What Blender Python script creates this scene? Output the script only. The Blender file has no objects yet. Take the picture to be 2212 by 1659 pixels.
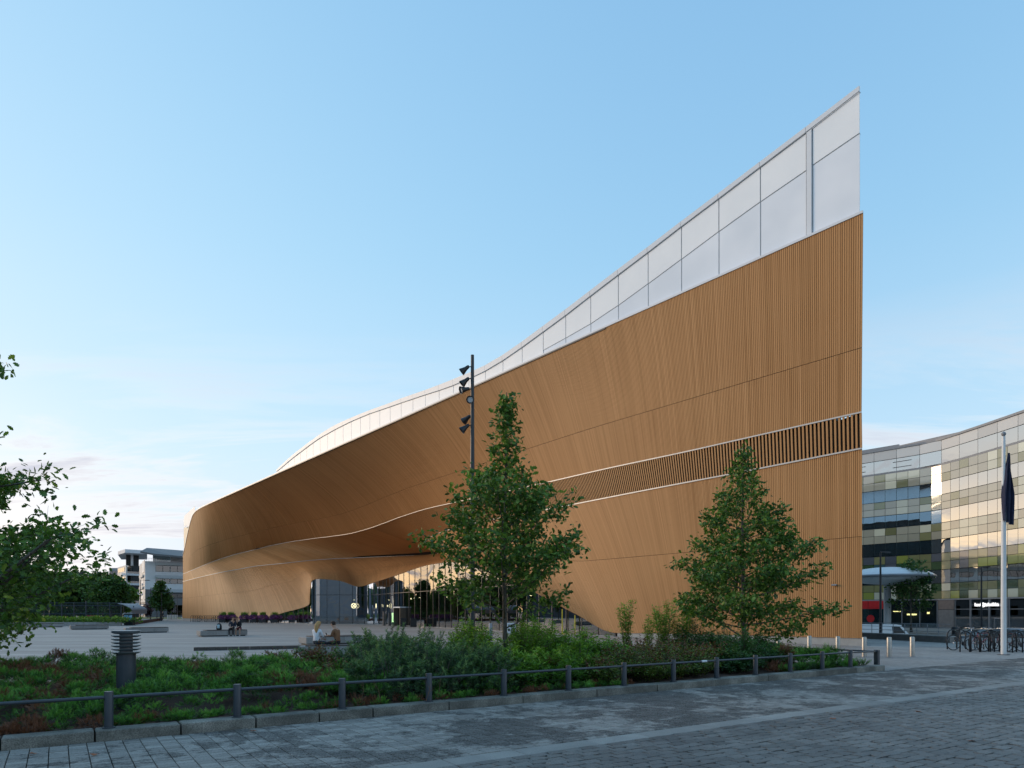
import bpy, bmesh, math, random
import numpy as np
from mathutils import Vector, Matrix, Euler
R = math.radians
random.seed(7)
rng = np.random.default_rng(11)
SC = bpy.context.scene
COL = SC.collection

# ------------------------------------------------------------------ camera
EYE = 1.8
FPX, CX, HZ = 1475.0, 1106.0, 1320.0          # focal length, centre and horizon of the photograph (2212 px wide)
cam_data = bpy.data.cameras.new('camera')
cam = bpy.data.objects.new('camera', cam_data)
COL.objects.link(cam)
cam.location = (0, 0, EYE)
cam.rotation_euler = (R(90), 0, 0)
cam_data.sensor_width = 36.0
cam_data.lens = 36.0 * FPX / 2212.0
cam_data.shift_y = (HZ - 829.5) / 2212.0
cam_data.clip_start = 0.1
cam_data.clip_end = 6000
SC.camera = cam

# ------------------------------------------------------------------ sky, sun, exposure
SUN_AZ = -68.0      # degrees from +Y, negative = left of the view
SUN_EL = 10.0
world = bpy.data.worlds.new('World')
SC.world = world
world.use_nodes = True
wn, wl = world.node_tree.nodes, world.node_tree.links
wn.clear()
w_out = wn.new('ShaderNodeOutputWorld')
w_bg = wn.new('ShaderNodeBackground')
w_sky = wn.new('ShaderNodeTexSky')
w_sky.sky_type = 'NISHITA'
w_sky.sun_disc = False
w_sky.sun_elevation = R(SUN_EL)
w_sky.sun_rotation = R(SUN_AZ)
w_sky.air_density = 1.0
w_sky.dust_density = 0.35
w_sky.ozone_density = 3.0
w_bg.inputs['Strength'].default_value = 0.15
wl.new(w_bg.outputs[0], w_out.inputs[0])
# thin evening cloud streaks, strongest low over the horizon
w_tc = wn.new('ShaderNodeTexCoord')
w_sep = wn.new('ShaderNodeSeparateXYZ')
wl.new(w_tc.outputs['Generated'], w_sep.inputs[0])
def wmath(op, a, b=None, clamp=False):
    n = wn.new('ShaderNodeMath'); n.operation = op; n.use_clamp = clamp
    for i, v in enumerate((a, b)):
        if v is None: continue
        if isinstance(v, (int, float)): n.inputs[i].default_value = v
        else: wl.new(v, n.inputs[i])
    return n.outputs[0]
zc = wmath('MAXIMUM', w_sep.outputs['Z'], 0.0)
den = wmath('ADD', zc, 0.13)
w_comb = wn.new('ShaderNodeCombineXYZ')
wl.new(wmath('DIVIDE', w_sep.outputs['X'], den), w_comb.inputs[0])
wl.new(wmath('DIVIDE', w_sep.outputs['Y'], den), w_comb.inputs[1])
w_map = wn.new('ShaderNodeMapping')
w_map.inputs['Rotation'].default_value = (0, 0, R(20))
w_map.inputs['Scale'].default_value = (0.42, 1.15, 1)
w_map.inputs['Location'].default_value = (2.3, 0.7, 0)
wl.new(w_comb.outputs[0], w_map.inputs[0])
w_noise = wn.new('ShaderNodeTexNoise')
w_noise.inputs['Scale'].default_value = 1.7
w_noise.inputs['Detail'].default_value = 7
w_noise.inputs['Roughness'].default_value = 0.62
w_noise.inputs['Distortion'].default_value = 0.5
wl.new(w_map.outputs[0], w_noise.inputs[0])
def wramp(src, stops):
    n = wn.new('ShaderNodeValToRGB'); cr = n.color_ramp
    while len(cr.elements) < len(stops): cr.elements.new(0.5)
    for e, (p, c) in zip(cr.elements, stops):
        e.position = p; e.color = (*c, 1) if isinstance(c, tuple) else (c, c, c, 1)
    wl.new(src, n.inputs[0]); return n.outputs[0]
c_mask = wramp(w_noise.outputs['Fac'], [(0.47, 0.0), (0.60, 1.0)])
c_dark = wramp(w_noise.outputs['Fac'], [(0.545, 0.0), (0.66, 1.0)])
c_low = wramp(zc, [(0.0, 1.0), (0.16, 0.9), (0.27, 0.3), (0.38, 0.0)])
SKY_CLOUD = (w_noise, c_mask, c_dark, c_low)

def wmix(fac, a, b, mode='MIX'):
    n = wn.new('ShaderNodeMix'); n.data_type = 'RGBA'; n.blend_type = mode
    for i, v in ((0, fac), (6, a), (7, b)):
        if isinstance(v, (int, float)): n.inputs[i].default_value = v
        elif isinstance(v, tuple): n.inputs[i].default_value = (*v, 1)
        else: wl.new(v, n.inputs[i])
    return n.outputs[2]
# photographic shoulder of the sky: bright parts roll off instead of clipping
sky_raw = w_sky.outputs[0]
sky_num = wmix(1.0, sky_raw, (3.16, 3.36, 3.54), 'MULTIPLY')
sky_den = wmix(1.0, sky_raw, (1.30, 1.05, 0.85), 'ADD')
sky_c = wmix(1.0, sky_num, sky_den, 'DIVIDE')
# evening haze low over the horizon all round
haze_f = wramp(zc, [(0.0, 1.0), (0.08, 0.8), (0.22, 0.25), (0.45, 0.0)])
sky_h = wmix(wmath('MULTIPLY', haze_f, 0.5), sky_c, (2.35, 2.32, 2.75))
cl_f = wmath('MULTIPLY', wmath('MULTIPLY', c_mask, c_low), 0.8)
# afterglow round the sun's bearing, low over the horizon
w_dot = wn.new('ShaderNodeVectorMath'); w_dot.operation = 'DOT_PRODUCT'
wl.new(w_tc.outputs['Generated'], w_dot.inputs[0])
w_dot.inputs[1].default_value = (math.sin(R(SUN_AZ + 8)), math.cos(R(SUN_AZ + 8)), 0.0)
glow_a = wmath('POWER', wmath('MAXIMUM', w_dot.outputs['Value'], 0.0), 22.0)
glow_f = wmath('MULTIPLY', wmath('MULTIPLY', glow_a, wramp(zc, [(0.0, 1.0), (0.06, 0.9), (0.16, 0.35), (0.32, 0.0)])), 0.95)
sky_g = wmix(glow_f, sky_h, (11.0, 7.0, 3.0))
sky_cl = wmix(cl_f, sky_g, (3.0, 2.82, 2.72))
dk_f = wmath('MULTIPLY', wmath('MULTIPLY', c_dark, c_low), 0.8)
sky_dk = wmix(dk_f, sky_cl, (1.5, 1.58, 2.0))
wl.new(sky_dk, w_bg.inputs['Color'])

sun_data = bpy.data.lights.new('sun', 'SUN')
sun_data.energy = 0.8
sun_data.angle = R(25)
sun_data.color = (1.0, 0.74, 0.50)
sun = bpy.data.objects.new('sun', sun_data)
COL.objects.link(sun)
_sd = Vector((math.sin(R(SUN_AZ)) * math.cos(R(SUN_EL + 2)), math.cos(R(SUN_AZ)) * math.cos(R(SUN_EL + 2)), math.sin(R(SUN_EL + 2))))
sun.rotation_euler = (-_sd).to_track_quat('-Z', 'Y').to_euler()

SC.view_settings.view_transform = 'Standard'
SC.view_settings.look = 'None'
SC.view_settings.exposure = 1.24
SC.view_settings.gamma = 1.0
SC.view_settings.use_curve_mapping = False
SC.cycles.max_bounces = 8
SC.cycles.transparent_max_bounces = 16
SC.cycles.caustics_reflective = False
SC.cycles.caustics_refractive = False

# ------------------------------------------------------------------ helpers
def at(x, v, Y):
    """point at depth Y seen at photograph position (x, v)"""
    return Vector(((x - CX) / FPX * Y, Y, EYE + (HZ - v) / FPX * Y))
def gnd(x, v, z=0.0):
    Y = (EYE - z) * FPX / (v - HZ)
    return Vector(((x - CX) / FPX * Y, Y, z))
def wx(x, Y): return (x - CX) / FPX * Y
def wz(v, Y): return EYE + (HZ - v) / FPX * Y

class MB:
    """collects faces of one mesh"""
    def __init__(s): s.v = []; s.f = []; s.m = []
    def add(s, vs, fs, mi=0):
        n = len(s.v); s.v += [tuple(p) for p in vs]
        s.f += [tuple(i + n for i in f) for f in fs]; s.m += [mi] * len(fs); return s
    def box(s, c, d, rz=0.0, mi=0, bev=0.0, M=None):
        hx, hy, hz = d[0] / 2, d[1] / 2, d[2] / 2
        ca, sa = math.cos(rz), math.sin(rz)
        if bev <= 0:
            pts = [(x, y, z) for z in (-hz, hz) for x, y in ((-hx, -hy), (hx, -hy), (hx, hy), (-hx, hy))]
            fs = [(3, 2, 1, 0), (4, 5, 6, 7), (0, 1, 5, 4), (1, 2, 6, 5), (2, 3, 7, 6), (3, 0, 4, 7)]
        else:
            b = min(bev, hx * .9, hy * .9, hz * .9)
            ring = lambda a, e, z: [(-a, -e, z), (a, -e, z), (a, e, z), (-a, e, z)]
            pts = ring(hx - b, hy - b, -hz) + ring(hx, hy, -hz + b) + ring(hx, hy, hz - b) + ring(hx - b, hy - b, hz)
            fs = [(3, 2, 1, 0), (12, 13, 14, 15)]
            for k in range(3):
                for i in range(4):
                    j = (i + 1) % 4
                    fs.append((k * 4 + i, k * 4 + j, k * 4 + 4 + j, k * 4 + 4 + i))
        if M is not None:
            pts = [tuple(M @ Vector(p)) for p in pts]
            pts = [(p[0] + c[0], p[1] + c[1], p[2] + c[2]) for p in pts]
        else:
            pts = [(c[0] + x * ca - y * sa, c[1] + x * sa + y * ca, c[2] + z) for x, y, z in pts]
        return s.add(pts, fs, mi)
    def tube(s, pts, rad, n=8, mi=0, cap=True):
        pts = [Vector(p) for p in pts]
        if isinstance(rad, (int, float)): rad = [rad] * len(pts)
        rings = []; up = None
        for i, p in enumerate(pts):
            t = (pts[min(i + 1, len(pts) - 1)] - pts[max(i - 1, 0)])
            if t.length < 1e-9: t = Vector((0, 0, 1))
            t.normalize()
            if up is None:
                a = Vector((0, 0, 1)) if abs(t.z) < .9 else Vector((1, 0, 0))
                u = t.cross(a).normalized()
            else:
                u = (up - t * up.dot(t))
                u = u.normalized() if u.length > 1e-6 else t.orthogonal().normalized()
            up = u; w = t.cross(u)
            rings.append([p + (u * math.cos(2 * math.pi * k / n) + w * math.sin(2 * math.pi * k / n)) * rad[i] for k in range(n)])
        vs = [q for r_ in rings for q in r_]
        fs = []
        for i in range(len(pts) - 1):
            for k in range(n):
                k2 = (k + 1) % n
                fs.append((i * n + k, i * n + k2, (i + 1) * n + k2, (i + 1) * n + k))
        if cap:
            fs.append(tuple(range(n - 1, -1, -1))); fs.append(tuple((len(pts) - 1) * n + k for k in range(n)))
        return s.add(vs, fs, mi)
    def lathe(s, c, prof, n=16, mi=0, M=None):
        """profile of (radius, height) about the vertical through c"""
        vs = []; fs = []
        for r_, z in prof:
            for k in range(n):
                a = 2 * math.pi * k / n
                p = Vector((r_ * math.cos(a), r_ * math.sin(a), z))
                if M is not None: p = M @ p
                vs.append((c[0] + p[0], c[1] + p[1], c[2] + p[2]))
        for i in range(len(prof) - 1):
            for k in range(n):
                k2 = (k + 1) % n
                fs.append((i * n + k, i * n + k2, (i + 1) * n + k2, (i + 1) * n + k))
        fs.append(tuple(range(n - 1, -1, -1))); fs.append(tuple((len(prof) - 1) * n + k for k in range(n)))
        return s.add(vs, fs, mi)
    def prism(s, poly, z0, z1, mi=0):
        n = len(poly)
        vs = [(p[0], p[1], z0) for p in poly] + [(p[0], p[1], z1) for p in poly]
        fs = [tuple(range(n - 1, -1, -1)), tuple(range(n, 2 * n))]
        fs += [(i, (i + 1) % n, n + (i + 1) % n, n + i) for i in range(n)]
        return s.add(vs, fs, mi)
    def slab(s, a, b, z0, z1, th, mi=0, side=1):
        """upright panel from plan point a to b, th thick (behind = to the left of a->b times side)"""
        a = Vector((a[0], a[1], 0)); b = Vector((b[0], b[1], 0))
        d = (b - a).normalized(); nn = Vector((-d.y, d.x, 0)) * th * side
        z0a, z0b = z0 if isinstance(z0, tuple) else (z0, z0)
        z1a, z1b = z1 if isinstance(z1, tuple) else (z1, z1)
        q = [a, b, b + nn, a + nn]
        zz0 = [z0a, z0b, z0b, z0a]; zz1 = [z1a, z1b, z1b, z1a]
        vs = [(p.x, p.y, z) for p, z in zip(q, zz0)] + [(p.x, p.y, z) for p, z in zip(q, zz1)]
        fs = [(3, 2, 1, 0), (4, 5, 6, 7), (0, 1, 5, 4), (1, 2, 6, 5), (2, 3, 7, 6), (3, 0, 4, 7)]
        return s.add(vs, fs, mi)
    def obj(s, name, mats, parent=None, smooth=False, world=True):
        return link_mesh(name, s.v, s.f, mats, parent, smooth, s.m, world)

def fix_normals(me):
    bm = bmesh.new(); bm.from_mesh(me)
    bmesh.ops.recalc_face_normals(bm, faces=bm.faces)
    bm.to_mesh(me); bm.free()

def link_mesh(name, v, f, mats, parent=None, smooth=False, mi=None, world=True, fix=True):
    me = bpy.data.meshes.new(name)
    if parent is not None and world:
        L = parent.location
        if parent.parent is not None: L = L + parent.parent.location
        v = [(p[0] - L[0], p[1] - L[1], p[2] - L[2]) for p in v]
    me.from_pydata(v, [], f)
    if fix: fix_normals(me)
    if not isinstance(mats, (list, tuple)): mats = [mats]
    for m in mats: me.materials.append(m)
    if mi is not None and len(mats) > 1:
        me.polygons.foreach_set('material_index', mi)
    if smooth is True:
        me.polygons.foreach_set('use_smooth', [True] * len(me.polygons))
    elif smooth:
        me.polygons.foreach_set('use_smooth', [True] * len(me.polygons))
        me.set_sharp_from_angle(angle=R(smooth))
    o = bpy.data.objects.new(name, me)
    COL.objects.link(o)
    if parent is not None: o.parent = parent
    return o

def np_mesh(name, v, f4, mats, parent=None, attr=None, uv=None, smooth=False):
    """fast mesh from numpy: v (n,3), f4 (m,4) or (m,3); attr = per-vertex float called tone"""
    me = bpy.data.meshes.new(name)
    k = f4.shape[1]
    me.vertices.add(len(v)); me.vertices.foreach_set('co', np.ascontiguousarray(v, np.float32).ravel())
    me.loops.add(f4.size); me.loops.foreach_set('vertex_index', np.ascontiguousarray(f4, np.int32).ravel())
    me.polygons.add(len(f4)); me.polygons.foreach_set('loop_start', np.arange(0, f4.size, k, dtype=np.int32))
    me.update(calc_edges=True)
    me.polygons.foreach_set('use_smooth', np.full(len(f4), bool(smooth)))
    if attr is not None:
        a = me.attributes.new('tone', 'FLOAT', 'POINT'); a.data.foreach_set('value', np.ascontiguousarray(attr, np.float32))
    if uv is not None:
        u = me.uv_layers.new(name='uv'); u.data.foreach_set('uv', np.ascontiguousarray(uv[f4.ravel()], np.float32).ravel())
    if not isinstance(mats, (list, tuple)): mats = [mats]
    for m in mats: me.materials.append(m)
    o = bpy.data.objects.new(name, me); COL.objects.link(o)
    if parent is not None: o.parent = parent
    return o

def thing(name, label, cat, loc=(0, 0, 0), group=None, rz=0.0):
    o = bpy.data.objects.new(name, None); COL.objects.link(o)
    o.empty_display_size = 0.2
    o.location = loc; o.rotation_euler = (0, 0, rz)
    o['label'] = label; o['category'] = cat
    if group: o['group'] = group
    return o
def tag(o, label, cat, group=None):
    o['label'] = label; o['category'] = cat
    if group: o['group'] = group
    return o
def struct(o): o['kind'] = 'structure'; return o
def stuff(o): o['kind'] = 'stuff'; return o
def dup(root, loc, rz=None, label=None, group=None, scale=None):
    def cp(o, p):
        c = o.copy(); COL.objects.link(c); c.parent = p
        for ch in o.children: cp(ch, c)
        return c
    r = cp(root, None)
    r.location = loc
    if rz is not None: r.rotation_euler = (0, 0, rz)
    if scale is not None: r.scale = (scale,) * 3 if isinstance(scale, (int, float)) else scale
    if label: r['label'] = label
    if group: r['group'] = group
    return r

# ------------------------------------------------------------------ materials
class NT:
    def __init__(s, name):
        s.m = bpy.data.materials.new(name); s.m.use_nodes = True
        s.n = s.m.node_tree.nodes; s.l = s.m.node_tree.links
        s.b = s.n['Principled BSDF']; s.o = s.n['Material Output']
        s._pos = None
    def put(s, sock, v):
        if isinstance(v, bpy.types.NodeSocket): s.l.new(v, sock)
        elif isinstance(v, tuple) and len(v) == 3 and sock.type == 'RGBA': sock.default_value = (*v, 1)
        else: sock.default_value = v
    def pos(s):
        if s._pos is None: s._pos = s.n.new('ShaderNodeNewGeometry').outputs['Position']
        return s._pos
    def mapped(s, src=None, scale=(1, 1, 1), rot=(0, 0, 0), loc=(0, 0, 0)):
        n = s.n.new('ShaderNodeMapping'); s.l.new(src or s.pos(), n.inputs[0])
        n.inputs['Scale'].default_value = scale; n.inputs['Rotation'].default_value = rot; n.inputs['Location'].default_value = loc
        return n.outputs[0]
    def noise(s, scale, src=None, detail=4, rough=.55, dist=0.0):
        n = s.n.new('ShaderNodeTexNoise'); s.l.new(src or s.pos(), n.inputs['Vector'])
        n.inputs['Scale'].default_value = scale; n.inputs['Detail'].default_value = detail
        n.inputs['Roughness'].default_value = rough; n.inputs['Distortion'].default_value = dist
        return n.outputs['Fac']
    def voro(s, scale, src=None, feat='F1', out='Distance'):
        n = s.n.new('ShaderNodeTexVoronoi'); n.feature = feat; s.l.new(src or s.pos(), n.inputs['Vector'])
        n.inputs['Scale'].default_value = scale; return n.outputs[out]
    def ramp(s, src, stops):
        n = s.n.new('ShaderNodeValToRGB'); cr = n.color_ramp
        while len(cr.elements) < len(stops): cr.elements.new(0.5)
        for e, (p, c) in zip(cr.elements, stops):
            e.position = p; e.color = (*c, 1) if isinstance(c, tuple) else (c, c, c, 1)
        s.l.new(src, n.inputs[0]); return n.outputs[0]
    def mix(s, fac, a, b, mode='MIX'):
        n = s.n.new('ShaderNodeMix'); n.data_type = 'RGBA'; n.blend_type = mode
        s.put(n.inputs[0], fac); s.put(n.inputs[6], a); s.put(n.inputs[7], b); return n.outputs[2]
    def math(s, op, a, b=0.0, clamp=False):
        n = s.n.new('ShaderNodeMath'); n.operation = op; n.use_clamp = clamp
        s.put(n.inputs[0], a); s.put(n.inputs[1], b); return n.outputs[0]
    def attr(s, name='tone'):
        n = s.n.new('ShaderNodeAttribute'); n.attribute_name = name; return n.outputs['Fac']
    def rand(s): return s.n.new('ShaderNodeObjectInfo').outputs['Random']
    def bump(s, h, strength=.3, dist=.01):
        n = s.n.new('ShaderNodeBump'); s.l.new(h, n.inputs['Height'])
        n.inputs['Strength'].default_value = strength; n.inputs['Distance'].default_value = dist
        s.l.new(n.outputs[0], s.b.inputs['Normal']); return n
    def set(s, **k):
        for a, v in k.items(): s.put(s.b.inputs[a.replace('_', ' ')], v)
        return s.m

def simple(name, col, rough=.6, var=.15, scale=3.0, metal=0.0, bump=0.0, bscale=40.0, spec=.5):
    t = NT(name)
    f = t.noise(scale, detail=5)
    a = tuple(c * (1 - var) for c in col); b = tuple(min(1, c * (1 + var)) for c in col)
    c = t.mix(t.ramp(f, [(.3, 0.0), (.7, 1.0)]), a, b)
    t.set(Base_Color=c, Roughness=rough, Metallic=metal)
    t.b.inputs['Specular IOR Level'].default_value = spec
    if bump: t.bump(t.noise(bscale, detail=3), bump, .01)
    return t.m

def emit(name, col, strength):
    t = NT(name)
    t.set(Base_Color=(0, 0, 0), Emission_Color=col, Emission_Strength=strength, Roughness=.6)
    return t.m

def glass_mat(name, tint=(.5, .6, .6), refl=.35, rough=.0, gcol=(.95, .97, 1), wob=0.0):
    """coated facade glass: mirror-like share that grows at grazing angles, the rest seen through tinted"""
    t = NT(name)
    t.n.remove(t.b)
    tr = t.n.new('ShaderNodeBsdfTransparent'); tr.inputs[0].default_value = (*tint, 1)
    gl = t.n.new('ShaderNodeBsdfGlossy'); gl.inputs['Color'].default_value = (*gcol, 1); gl.inputs['Roughness'].default_value = rough
    fr = t.n.new('ShaderNodeFresnel'); fr.inputs['IOR'].default_value = 1.5
    if wob:
        bn = t.n.new('ShaderNodeBump'); bn.inputs['Strength'].default_value = wob; bn.inputs['Distance'].default_value = .05
        t.l.new(t.noise(.7, detail=1), bn.inputs['Height']); t.l.new(bn.outputs[0], gl.inputs['Normal'])
    fac = t.math('ADD', t.math('MULTIPLY', fr.outputs[0], 1 - refl), refl, True)
    mx = t.n.new('ShaderNodeMixShader')
    t.l.new(fac, mx.inputs[0]); t.l.new(tr.outputs[0], mx.inputs[1]); t.l.new(gl.outputs[0], mx.inputs[2])
    t.l.new(mx.outputs[0], t.o.inputs['Surface'])
    return t.m

# ================================================================== materials for the big things
def mk_wood():
    t = NT('spruce_boards')
    uvn = t.n.new('ShaderNodeUVMap').outputs[0]
    tone = t.attr('tone')
    g = t.noise(1.0, t.mapped(uvn, (70, 1.6, 1)), detail=5, rough=.6, dist=.4)
    blot = t.noise(.16, detail=3)
    c0 = t.ramp(tone, [(0, (.38, .192, .076)), (.5, (.475, .248, .104)), (1, (.57, .305, .135))])
    c1 = t.mix(t.ramp(g, [(.4, 0.0), (.8, .35)]), c0, (.38, .17, .06))
    c2 = t.mix(t.ramp(blot, [(.35, 0.0), (.7, .35)]), c1, (.57, .31, .135))
    kn = t.voro(1.0, t.mapped(uvn, (11, 1.1, 1)))
    c3 = t.mix(t.ramp(kn, [(.035, .65), (.07, 0.0)]), c2, (.16, .07, .028))
    t.set(Base_Color=c3, Roughness=.55)
    t.b.inputs['Specular IOR Level'].default_value = .12
    t.bump(g, .15, .004)
    return t.m
M_WOOD = mk_wood()
M_WOODDARK = simple('board_void', (.014, .009, .006), .95, .2)
M_STEEL = simple('brushed_steel_trim', (.46, .45, .44), .5, .06, metal=.3)
M_GUTTER = simple('dark_gutter_metal', (.06, .065, .07), .45, .1)
M_PALEWOOD = simple('sun_tinted_larch_boards', (.80, .66, .48), .6, .08)  # sunset light put into the raised base colour of these boards
M_CONC = simple('plinth_concrete', (.36, .36, .35), .8, .12, scale=2.0, bump=.2)
M_ROOFWHITE = simple('white_roof_metal', (.68, .69, .71), .45, .02)
M_MULL = simple('grey_mullion', (.30, .32, .34), .45, .08)
M_DARKFRAME = simple('dark_bronze_frame', (.035, .035, .036), .4, .1)

def mk_frit():
    t = NT('fritted_white_glass')
    # screen-printed dots: dense at top, a little more open below
    z = t.n.new('ShaderNodeSeparateXYZ'); t.l.new(t.pos(), z.inputs[0])
    c = t.mix(t.ramp(t.noise(.35, detail=2), [(.35, 0.0), (.7, 1.0)]), (.82, .83, .84), (.88, .88, .88))
    t.set(Base_Color=c, Roughness=.4)
    t.b.inputs['Specular IOR Level'].default_value = .25
    return t.m
M_FRIT = mk_frit()
def mk_frit_low():
    t = NT('fritted_clear_glass')
    c = t.mix(t.ramp(t.noise(.35, detail=2), [(.35, 0.0), (.7, 1.0)]), (.74, .76, .80), (.83, .84, .87))
    t.set(Base_Color=c, Roughness=.12)
    t.b.inputs['Specular IOR Level'].default_value = .5
    return t.m
M_FRITLOW = mk_frit_low()
M_LOBBY = glass_mat('lobby_glass', (.46, .52, .52), .22, 0.0, (.98, .98, 1.0), wob=.02)

def mk_plaza():
    t = NT('plaza_paving')
    st = t.noise(1.0, t.mapped(None, (.05, .55, 1), (0, 0, R(3))), detail=5, rough=.62)
    st2 = t.noise(1.0, t.mapped(None, (.16, 2.4, 1), (0, 0, R(3)), (5, 2, 0)), detail=4, rough=.6)
    grit = t.noise(60, detail=2)
    c = t.mix(t.ramp(st, [(.38, 0.0), (.62, 1.0)]), (.25, .228, .205), (.42, .385, .35))
    c = t.mix(t.ramp(st2, [(.5, 0.0), (.68, .6)]), c, (.62, .58, .54))
    c = t.mix(t.ramp(grit, [(.3, .35), (.7, 0.0)]), c, (.14, .13, .125))
    br = t.n.new('ShaderNodeTexBrick'); t.l.new(t.mapped(None, (1, 1, 1), (0, 0, R(3))), br.inputs['Vector'])
    br.inputs['Scale'].default_value = 1.0; br.inputs['Brick Width'].default_value = 1.2; br.inputs['Row Height'].default_value = .3
    br.inputs['Mortar Size'].default_value = .008
    br.inputs['Color1'].default_value = (1, 1, 1, 1); br.inputs['Color2'].default_value = (.86, .86, .86, 1); br.inputs['Mortar'].default_value = (.55, .55, .55, 1)
    c = t.mix(.8, c, br.outputs[0], 'MULTIPLY')
    t.set(Base_Color=c, Roughness=t.ramp(st, [(.3, .6), (.7, .8)]))
    t.bump(grit, .25, .004)
    return t.m
M_PLAZA = mk_plaza()

# ================================================================== ground
mb = MB()
PIT = (21.0, 45.2, 44.2, 56.6)            # lower street behind the ramp wall
_px0, _py0, _px1, _py1 = PIT
_b = [(-1500, -60, 0), (1500, -60, 0), (1500, 3000, 0), (-1500, 3000, 0), (_px0, _py0, 0), (_px1, _py0, 0), (_px1, _py1, 0), (_px0, _py1, 0), (_px0, _py0, -.95), (_px1, _py0, -.95), (_px1, _py1, -.95), (_px0, _py1, -.95)]
mb.add(_b, [(0, 1, 5, 4), (1, 2, 6, 5), (2, 3, 7, 6), (3, 0, 4, 7), (4, 5, 9, 8), (5, 6, 10, 9), (6, 7, 11, 10), (7, 4, 8, 11), (8, 9, 10, 11)])
struct(mb.obj('plaza_ground', M_PLAZA))

# ================================================================== library: the warped timber front
D0 = np.array([18.0, 35.0]); DV = np.array([-.627, .779]); NV = np.array([.779, .627])
C0 = float(D0 @ NV)
def ray_in(x, v, inset):
    tx = (x - CX) / FPX
    Y = (C0 + inset) / (NV[1] + NV[0] * tx)
    return np.array([tx * Y, Y, EYE + (HZ - v) / FPX * Y])
def plane_z(x, z, inset):
    tx = (x - CX) / FPX
    Y = (C0 + inset) / (NV[1] + NV[0] * tx)
    return HZ - (z - EYE) * FPX / Y
def siz(p):
    d = p[:2] - D0
    return np.array([d @ DV, d @ NV, p[2]])
def unsiz(q):
    q = np.asarray(q)
    return np.concatenate([D0 + q[..., 0:1] * DV + q[..., 1:2] * NV, q[..., 2:3]], -1)

Z = lambda z: ('z', z)
# t, (x,v|z,inset) on band top, band bottom, foot
CTRL = [
 (0.0,   (1861, Z(12.02), 0), (1862, Z(10.15), 0), (1862, Z(.40), 0)),
 (10.0,  (1530, Z(12.02), 0.15), (1535, Z(10.05), 0.15), (1553, Z(.36), 0)),
 (20.0,  (1325, 1009, 0.8), (1338, 1070, 0.8), (1420, Z(.32), 0)),
 (30.0,  (1185, 1041, 2.2), (1205, 1096, 2.3), (1329, 1367, .1)),
 (40.0,  (1072, 1066, 4.4), (1096, 1116, 4.8), (1242, 1325, .2)),
 (50.0,  (980, 1085.5, 7), (1012, 1133, 8.2), (1150, 1276, .6)),
 (60.0,  (900, 1105, 9.6), (942, 1154, 12.4), (1050, 1229, 2.2)),
 (65.0,  (862, 1117.5, 10.8), (917, 1172, 15), (985, 1214, 3.2)),
 (70.0,  (828, 1130.5, 11.7), (922, 1186, 18.5), (955, 1215, 4.0)),
 (75.0,  (793, 1142.5, 12.4), (945, 1195.5, 22), (928, 1219, 4.7)),
 (80.0,  (755, 1152.5, 12.8), (915, 1198.5, 22), (900, 1226.5, 5.2)),
 (85.0,  (715, 1158.5, 12.8), (850, 1201.5, 20.5), (856, 1242, 6.2)),
 (90.0,  (670, 1164, 12.4), (780, 1204.5, 18.6), (812, 1256.5, 8.0)),
 (95.0,  (635, 1169, 11.6), (730, 1207, 16.2), (775, 1266.7, 7.0)),
 (100.0, (600, 1175.5, 10.4), (690, 1209.5, 13.6), (730, 1253.5, 4.7)),
 (104.0, (574, 1181, 9.2), (655, 1212.5, 11.4), (688, 1250, 2.6)),
 (106.5, (560, 1185, 8.5), (635, 1214.8, 10.3), (672.5, 1256, 1.9)),
 (108.5, (548, 1187.8, 7.8), (619, 1216.6, 9.3), (669.5, 1279, 1.9)),
 (111.0, (531, 1192, 7.0), (595, 1219, 8.2), (668, 1303.5, 1.9)),
 (115.0, (505, 1198.5, 5.6), (555, 1223, 6.4), (610, 1324, 1.8)),
 (120.0, (475, 1208, 3.9), (515, 1230, 4.4), (555, Z(.3), 1.5)),
 (125.0, (450, 1217, 2.2), (478, 1236.5, 2.4), (505, Z(.3), .9)),
 (130.0, (426, 1227, 1), (440, 1245, 1.1), (450, Z(.3), .4)),
 (135.0, (406, 1235.5, 0.2), (412, 1252, 0.2), (415, Z(.3), .1)),
 (138.7, (395, 1240, 0), (395, 1256.5, 0), (393.5, Z(.3), 0)),
]
def _pt(c):
    x, v, i = c
    if isinstance(v, tuple): v = plane_z(x, v[1], i)
    return siz(ray_in(x, v, i))
TB = np.array([c[0] for c in CTRL])
RD = np.array([_pt(c[1]) for c in CTRL]); RE = np.array([_pt(c[2]) for c in CTRL]); RG = np.array([_pt(c[3]) for c in CTRL])
# roof-terrace edge: level and straight, rolling down at the far corner
_bt = np.array([0, 40, 90, 118, 124, 128, 130.5, 132.5, 134.5, 136.5, 138.7])
_bz = np.array([22.2, 22.1, 22.0, 21.9, 21.8, 21.6, 21.1, 19.8, 17.9, 15.6, 13.4])

def pchip(xk, yk):
    xk = np.asarray(xk, float); yk = np.asarray(yk, float)
    h = np.diff(xk); d = np.diff(yk) / h
    m = np.zeros_like(yk)
    for i in range(1, len(xk) - 1):
        if d[i - 1] * d[i] > 0:
            w1 = 2 * h[i] + h[i - 1]; w2 = h[i] + 2 * h[i - 1]
            m[i] = (w1 + w2) / (w1 / d[i - 1] + w2 / d[i])
    m[0], m[-1] = d[0], d[-1]
    def f(x):
        x = np.clip(x, xk[0], xk[-1]); i = np.clip(np.searchsorted(xk, x) - 1, 0, len(h) - 1)
        t = (x - xk[i]) / h[i]; t2 = t * t; t3 = t2 * t
        return (2 * t3 - 3 * t2 + 1) * yk[i] + (t3 - 2 * t2 + t) * h[i] * m[i] + (-2 * t3 + 3 * t2) * yk[i + 1] + (t3 - t2) * h[i] * m[i + 1]
    return f
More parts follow.
